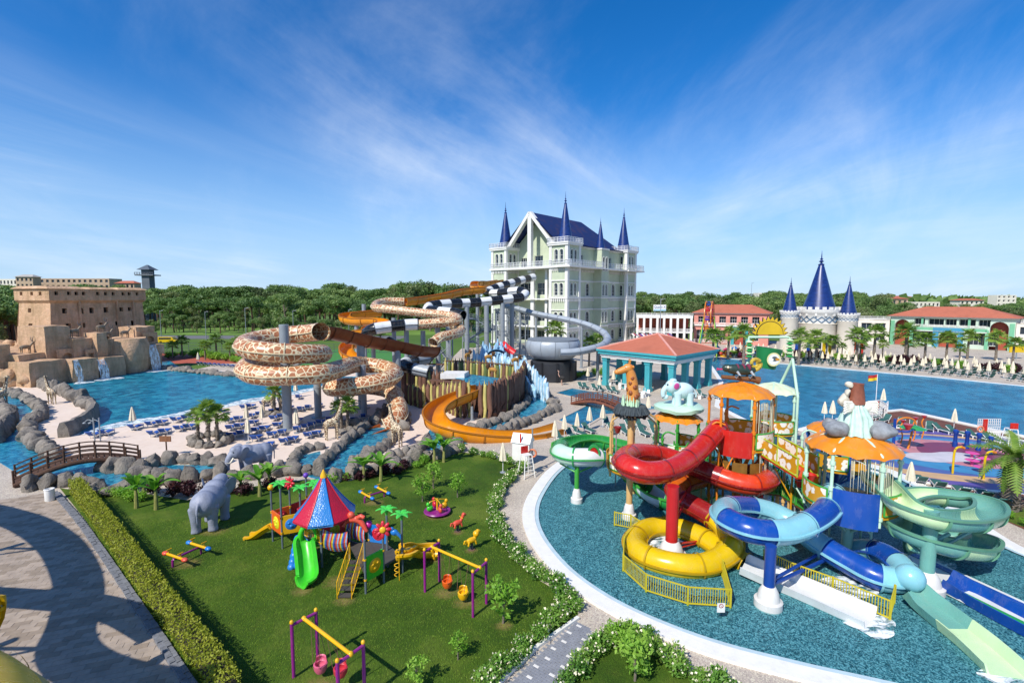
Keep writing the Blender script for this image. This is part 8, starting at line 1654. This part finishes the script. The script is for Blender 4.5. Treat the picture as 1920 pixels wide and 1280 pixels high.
# shrubs
fb_=[bush_proto('flowering_bush',M_BUSH,55) for _ in range(3)];pb_=[bush_proto('burgundy_bush',M_PURP,0,.6,.75,420,.2) for _ in range(2)];gb_=[bush_proto('green_bush',M_GREEN,0,.6,.7,480,.15) for _ in range(2)];BU=set()
def bushes(kind,px,sp_,label,group,s0=1.0,jit=.25,z=.03):
 pts=resample(spl([G(*p) for p in px],4),sp_)
 for i_,p in enumerate(pts):
  pr=random.choice(kind);f=pr.name not in BU;BU.add(pr.name);s=s0*random.uniform(.8,1.2);place(pr,(p.x+random.uniform(-jit,jit),p.y+random.uniform(-jit,jit),z),random.random()*6.28,(s,s,s*random.uniform(.85,1.15)),label+', %s along the row' % nth(i_),group,f)
bushes(fb_,[(975,886),(950,908),(934,935),(926,970),(936,1008),(965,1048),(1014,1090),(1066,1130)],.62,'white flowering bush in the hedge along the gravel path','white flowering bushes along the path',.85)
bushes(fb_,[(962,890),(940,915),(930,950),(940,1000),(975,1050),(1030,1100),(1060,1140)],.8,'white flowering bush on the lawn side of the path hedge','white flowering bushes along the path',.7)
bushes(fb_,[(1072,1145),(1020,1188),(960,1240),(905,1295)],.55,'white flowering bush in the hedge beside the grey footpath','white flowering bushes by the footpath',.8,.15)
bushes(fb_,[(1135,1206),(1105,1240),(1075,1270),(1050,1300)],.55,'white flowering bush on the left edge of the small flower bed','bushes round the flower bed',.85,.15);bushes(fb_+gb_,[(1150,1200),(1185,1204),(1230,1232),(1290,1268),(1340,1300),(1365,1320)],.6,'bush on the right edge of the small flower bed','bushes on the flower bed right edge',.95,.2)
bushes(gb_,[(1175,1215),(1185,1240),(1190,1265)],.6,'bright green shrub in the middle of the flower bed','bright shrubs in the flower bed',1.15)
bushes(fb_,[(858,846),(890,852),(925,860),(960,872),(980,880)],.7,'flowering bush below the orange slide run','bushes below the orange slide',.9)
bushes(pb_,[(295,925),(330,930),(440,925),(470,925),(500,918)],1.3,'dark burgundy bush along the river rocks near the elephant','burgundy bushes near the elephant',1.2);bushes(pb_,[(655,902),(690,896),(720,892),(760,882)],.9,'dark burgundy bush above the seesaw','burgundy bushes above the seesaw',1.0)
bushes(gb_,[(200,930),(235,935),(262,940)],.8,'green bush between hedge and banana plants','green bushes near the hedge',1.0);bushes(gb_,[(620,905),(640,902),(770,878),(800,868)],1.4,'green bush between river rocks and lawn','green bushes along the rocks',.9)
bushes(gb_+pb_,[(1470,672),(1560,674),(1650,680),(1750,686),(1850,694),(1915,700)],1.5,'shrub in the planting strip behind the far loungers','shrubs behind the far loungers',2.2,1.2);bushes(pb_+gb_,[(1300,668),(1400,666),(1500,668)],1.6,'shrub in the planting strip before the funfair','shrubs before the funfair',2.0,1.2)
bushes(gb_,[(1085,708),(1110,704),(1140,702)],1.4,'green shrub between black tower and pavilion','shrubs by the black tower',1.6,.8);bushes(gb_,[(318,672),(360,668),(420,676),(455,680)],1.8,'shrub beside the running track','shrubs by the running track',2.2,1.0)
bushes(gb_,[(1875,965),(1895,975),(1915,985)],.7,'low green plant at the foot of the date palm','plants under the date palm',.8)
struct('palm_bed',MB().sheet(gp([(1840,945),(1900,945),(1960,965),(1980,1000),(1910,985),(1860,965)],.02)),M_LAWN)
# young trees on the lawn
yt=[broad_proto(30+i,M_GREEN,2.0,.75,420,'young_tree',.2) for i in range(2)]
for i,(px,py,s,lab) in enumerate(((943,1168,1.05,'bushy young tree right of the swing set'),(792,940,.95,'slim young tree left of the merry-go-round'),(858,932,.9,'slim young tree behind the merry-go-round'),(813,915,1.0,'slim young tree near the banana plants'),(859,1236,.55,'tiny sapling on the open lawn'),(780,1290,.6,'leafy sapling at the bottom edge'),(1190,1275,.95,'young tree in the small flower bed'))):
 pr=yt[i % 2];place(pr,G(px,py,.03),i*1.1,s,lab,'young trees on the lawn',first=(i < 2))
# clipped golden hedge along the plaza
hl_=resample(spl([G(*p) for p in [(128,925),(165,975),(210,1040),(265,1125),(330,1215),(385,1295),(405,1335)]],6),.12);hd=thing('golden_hedge','clipped golden green hedge along the paved plaza','hedge',(hl_[0].x,hl_[0].y,0));fr=frames(hl_)
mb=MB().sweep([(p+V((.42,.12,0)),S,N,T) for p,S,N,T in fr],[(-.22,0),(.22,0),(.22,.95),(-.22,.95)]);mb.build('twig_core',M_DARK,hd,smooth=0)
n=17000;k=rng.integers(0,len(fr),n);bp_=np.array([tuple(f[0]) for f in fr])[k];S_=np.array([tuple(f[1]) for f in fr])[k];T_=np.array([tuple(f[3]) for f in fr])[k];u=rng.uniform(-.33,.33,n);zz_=rng.uniform(.05,1.1,n);side=rng.random(n);u=np.where(side < .35,-.3,np.where(side < .62,.3,u))+rng.normal(0,.05,n);zz_=np.where(side >= .62,1.08,zz_)+rng.normal(0,.06,n)
P_=bp_+S_*u[:,None]+np.array([.42,.12,0])+T_*rng.uniform(-.06,.06,n)[:,None];P_[:,2]=zz_+.02;P_ -= np.array([hl_[0].x,hl_[0].y,0]);a=rvec(n);a[:,2] += .5;a /= np.linalg.norm(a,axis=1)[:,None];b=np.cross(a,rvec(n));b /= np.linalg.norm(b,axis=1)[:,None]+1e-9
qmesh('foliage',P_,a*.055,b*.032,hd,M_HEDGE)
# grass blades where the lawn is close
n=60000;cx=[p.x for p in LAWN];cy=[p.y for p in LAWN];xs=rng.uniform(min(cx),max(cx),n*2);ys=rng.uniform(min(cy),30,n*2);px_=960+xs/ys*920;keep=np.array([(-50 < q < 1150) and inpoly(x,y,LAWN) for x,y,q in zip(xs,ys,px_)]);xs,ys=xs[keep][:n],ys[keep][:n];m=len(xs)
P_=np.stack([xs,ys,np.full(m,.045)],1);a=rvec(m)*.6;a[:,2]=1.0;a /= np.linalg.norm(a,axis=1)[:,None];b=np.cross(a,rvec(m));b /= np.linalg.norm(b,axis=1)[:,None]+1e-9
M_BLADE=m_leaf('grass_blades','#648428','#88a53c','#b2bd62',.3,.8);tag(qmesh('grass_blades',P_,a*.04,b*.009,None,M_BLADE),'short mown grass blades on the playground lawn','grass',kind='stuff')
# ================================================================ wear, splashes and clutter
def m_patch():
 t=NT('bare_earth');co=t.co('World');t.base(t.ramp(t.noise(co,3,5),[(.3,'#8a7a4a'),(.7,'#a8945c')]),.95,.1);tr=t.n('ShaderNodeBsdfTransparent');mx=t.n('ShaderNodeMixShader');gr_=t.n('ShaderNodeTexGradient',gradient_type='SPHERICAL');t.l(t.co('Generated',(2,2,0),loc=(-1,-1,0)),gr_.inputs[0])
 t.l(t.ramp(t.math('MULTIPLY',gr_.outputs[1],t.noise(co,5,5,.7)),[(.12,'#000000'),(.4,'#bbbbbb')]),mx.inputs[0]);t.l(tr.outputs[0],mx.inputs[1]);t.l(t.b.outputs[0],mx.inputs[2]);t.l(mx.outputs[0],t.out.inputs[0]);return t.m
M_PATCH=m_patch()
for px,py,rx,ry in ((836,1112,.9,.7),(872,1130,.9,.7),(600,1285,.9,.7),(566,1108,.8,.6),(646,1126,.8,.6),(820,966,1.4,1.1),(858,998,.6,.5),(884,1032,.6,.5),(810,1048,.9,.6),(700,942,1.1,.9),(350,1056,1.1,.9),(486,1000,.8,.6),(640,1090,1.4,1.0),(945,1172,.6,.5),(400,995,1.5,1.0)):
 c=G(px,py,.036);struct('worn_patch',MB().sheet([c+V((rx*math.cos(a),ry*math.sin(a),0)) for a in [i*math.pi/12 for i in range(24)]]),M_PATCH)
for k,(px,py,r,lab) in enumerate(((1636,1172,1.0,'at the end of the white trough'),(1898,1276,1.0,'at the end of the green trough'),(1440,945,1.6,'under the red tube bend'),(1325,945,1.2,'at the green slide mouth'),(1240,1010,1.2,'inside the yellow ring'),(1480,985,1.5,'behind the blue ring'),(1600,1095,1.3,'under the lower blue tube'),(1745,1060,1.2,'below the green coil'),(1500,1005,1.0,'beside the red nozzle'))):
 c=G(px,py,.068+.001*k);tag(MB().sheet([c+V((r*(1+.25*math.sin(3*a+k))*math.cos(a),r*.8*(1+.2*math.sin(2*a))*math.sin(a),0)) for a in [i*math.pi/14 for i in range(28)]]).build('splash_foam',M_FOAM,smooth=0),'white splash foam '+lab,'foam',kind='stuff')
# lower decks, stairs and pipework between the play towers
lw=thing('lower_play_deck','low brown deck with green rails and stairs between the towers','play deck',G(1400,950));zd=1.5
for (p,q,w) in ((D(1330,905,32.5),D(1470,915,31),2.0),(D(1470,915,31),D(1530,950,28),1.5),(D(1250,900,34.5),D(1330,905,32.5),1.4)):
 p,q=V((p.x,p.y,zd)),V((q.x,q.y,zd));o=MB().beam(p,q,w,.14).build('deck_span',P('brown_mesh_deck','#6a4a26',.6),lw,smooth=0);d=(q-p).normalized();sd=V((-d.y,d.x,0))*w/2
 for s_ in (-1,1):mb=MB();railing(mb,[p+sd*s_,q+sd*s_],1.0,.8,.035,.13);mb.build('deck_rail',M_GRF,o,smooth=0)
 for t in (.1,.5,.9):
  for s_ in (-1,1):e=p.lerp(q,t)+sd*s_*.9;MB().bar((e.x,e.y,0),e,.07,8).build('deck_leg',M_BEI,lw)
mb=MB();a,b=G(1512,985),D(1490,915,31);steps(mb,V((a.x,a.y,.1)),V((b.x,b.y,zd)),1.0);mb.build('stair',M_STEEL,lw,smooth=0)
for i,(px,py,Z,h,m) in enumerate(((1240,900,33,4.6,M_GRF),(1300,905,34,4.2,M_GRF),(1330,900,31,5.8,M_ORT),(1356,905,33,6.4,M_ORT),(1420,900,33.5,6.0,M_ORT),(1470,905,30,4.6,M_BEI),(1500,900,32,5.0,M_MINT),(1518,905,28,4.8,M_MINT),(1545,905,29,4.4,M_BLUP))):
 c=D(px,py,Z);tops=V((c.x,c.y,h));mb=MB();mb.bar((c.x,c.y,0),tops,.075,10)
 for z in (1.2,2.6,h-.3):mb.lathe([(.12,-.08),(.12,.08)],c=(c.x,c.y,z),n=10)
 mb.pipe(spl([V((c.x,c.y,h)),V((c.x+.3,c.y-.1,h+.25)),V((c.x+.8,c.y-.2,h+.1))],4),.06,8);mb.build('water_pipe',m,lw)
nt_=thing('climbing_nets','brown netted guard panels under the orange tower','net',G(1390,930))
for i in range(5):
 a0,a1=R(200+34*i),R(228+34*i);MB().lathe([(1.75,2.2),(1.8,2.2),(1.8,3.6),(1.75,3.6),(1.75,2.2)],c=(toc.x,toc.y,0),n=6,a0=a0,a1=a1).build('guard_panel',P('brown_guard','#7d5a1c',.6,.3,3),nt_)

for i,(px,py,Z,h,m) in enumerate(((1262,900,35,3.6,M_GRF),(1285,905,33,3.4,M_BEI),(1345,905,30,4.4,M_ORT),(1375,905,30.4,4.4,M_ORT),(1410,905,30.2,4.4,M_ORT),(1450,905,31.5,4.2,M_GRF),(1485,905,29,3.9,M_YFL),(1530,905,27,3.4,M_MINT),(1560,905,27.4,3.0,M_MINT),(1620,905,27,3.0,M_MINT),(1640,905,25,3.2,M_MINT))):
 c=D(px,py,Z);mb=MB();mb.bar((c.x,c.y,0),(c.x,c.y,h),.06,9);mb.bar((c.x,c.y,h*.5),(c.x+1.1,c.y+.2,h*.95),.045,7);mb.bar((c.x,c.y,h*.45),(c.x-.8,c.y+.5,h*.9),.045,7);mb.lathe([(.11,-.07),(.11,.07)],c=(c.x,c.y,h*.6),n=10);mb.build('brace_post',m,lw)
for k,(c,r,z0,z1,a,w,lab) in enumerate(((toc,1.95,4.6,7.6,300,26,'water strands falling from the orange tower roof rim'),(trc,2.1,3.2,5.95,265,30,'water strands falling from the roof below the boulders'),(toc,1.9,.1,4.3,330,44,'water curtain dripping below the orange tower floor'))):
 mb=MB();rnd=random.Random(k)
 for i in range(34):
  q=R(a+rnd.uniform(-w,w));x,y=c.x+r*rnd.uniform(.9,1.02)*math.cos(q),c.y+r*rnd.uniform(.9,1.02)*math.sin(q);zt_=z1-rnd.uniform(0,.2);mb.bar((x,y,zt_),(x+.02,y,max(z0,zt_-rnd.uniform(.5,z1-z0))),.014,4,.006)
 tag(mb.build('water_strands',M_FALLS if 'M_FALLS' in globals() else M_FLOW,smooth=0),lab,'water',kind='stuff')
# ================================================================ yellow flume on the tower at the viewer's left; its loops shade the plaza
yf=thing('near_yellow_flume','yellow slide flume at the lower left corner close to the viewer','water slide',(-14,6,0))
near=[V((-2.5,-2,10.6)),V((-3.8,2.5,9.9)),D(-60,1392,6.0),D(-128,1290,8.2),D(-190,1215,11),V((-17.5,11,5.6)),V((-23,9,4.6))]
flume(yf,spl(near,8),.82,[M_YEL],4.0,flange=M_YELJ,step=.2,n=30)
flume(yf,spl([D(-34,1138,14),V((-16.4,12.6,5.0)),V((-18,10.5,4.8))],8),.8,[M_YEL],3.0,flange=M_YELJ,step=.25,n=28,arc=(150,390),name='chute_section')
def above(px,py,h):s=G(px,py);return V((s.x-.6*h,s.y-.8*h,h))       # where something h metres up must be to shade that spot
sh_=[above(-60,950,9.5),above(0,964,9.2),above(60,984,8.9),above(112,1020,8.5),above(142,1068,8.1),above(150,1112,7.7),above(141,1160,7.3),above(126,1200,6.9),above(142,1236,6.6),above(205,1266,6.3),above(320,1288,6.0),above(430,1300,5.8)]
flume(yf,spl(sh_,6),.68,[M_YEL],3.0,flange=M_YELJ,step=.35,n=18)
s2=[above(-40,1116,6.6),above(30,1120,6.4),above(110,1126,6.2),above(170,1132,6.0),above(235,1150,5.8),above(300,1185,5.6)];flume(yf,spl(s2,6),.55,[M_YEL],3.0,flange=M_YELJ,step=.35,n=16)
for i,(px,py,h) in enumerate(((112,1020,8.5),(126,1200,6.9),(0,964,9.2),(205,1266,6.3))):
 t=above(px,py,h);MB().bar((t.x-2.2,t.y,0),(t.x-2.2,t.y,h),.2,12).build('support_post',M_STEEL,yf);mb=MB();mb.bar((t.x-2.2,t.y,h-.6),(t.x,t.y,h-.6),.09,8);mb.bar((t.x-2.2,t.y,h-1.9),(t.x-.3,t.y,h-.7),.07,8);mb.build('bracket',M_STEEL,yf)
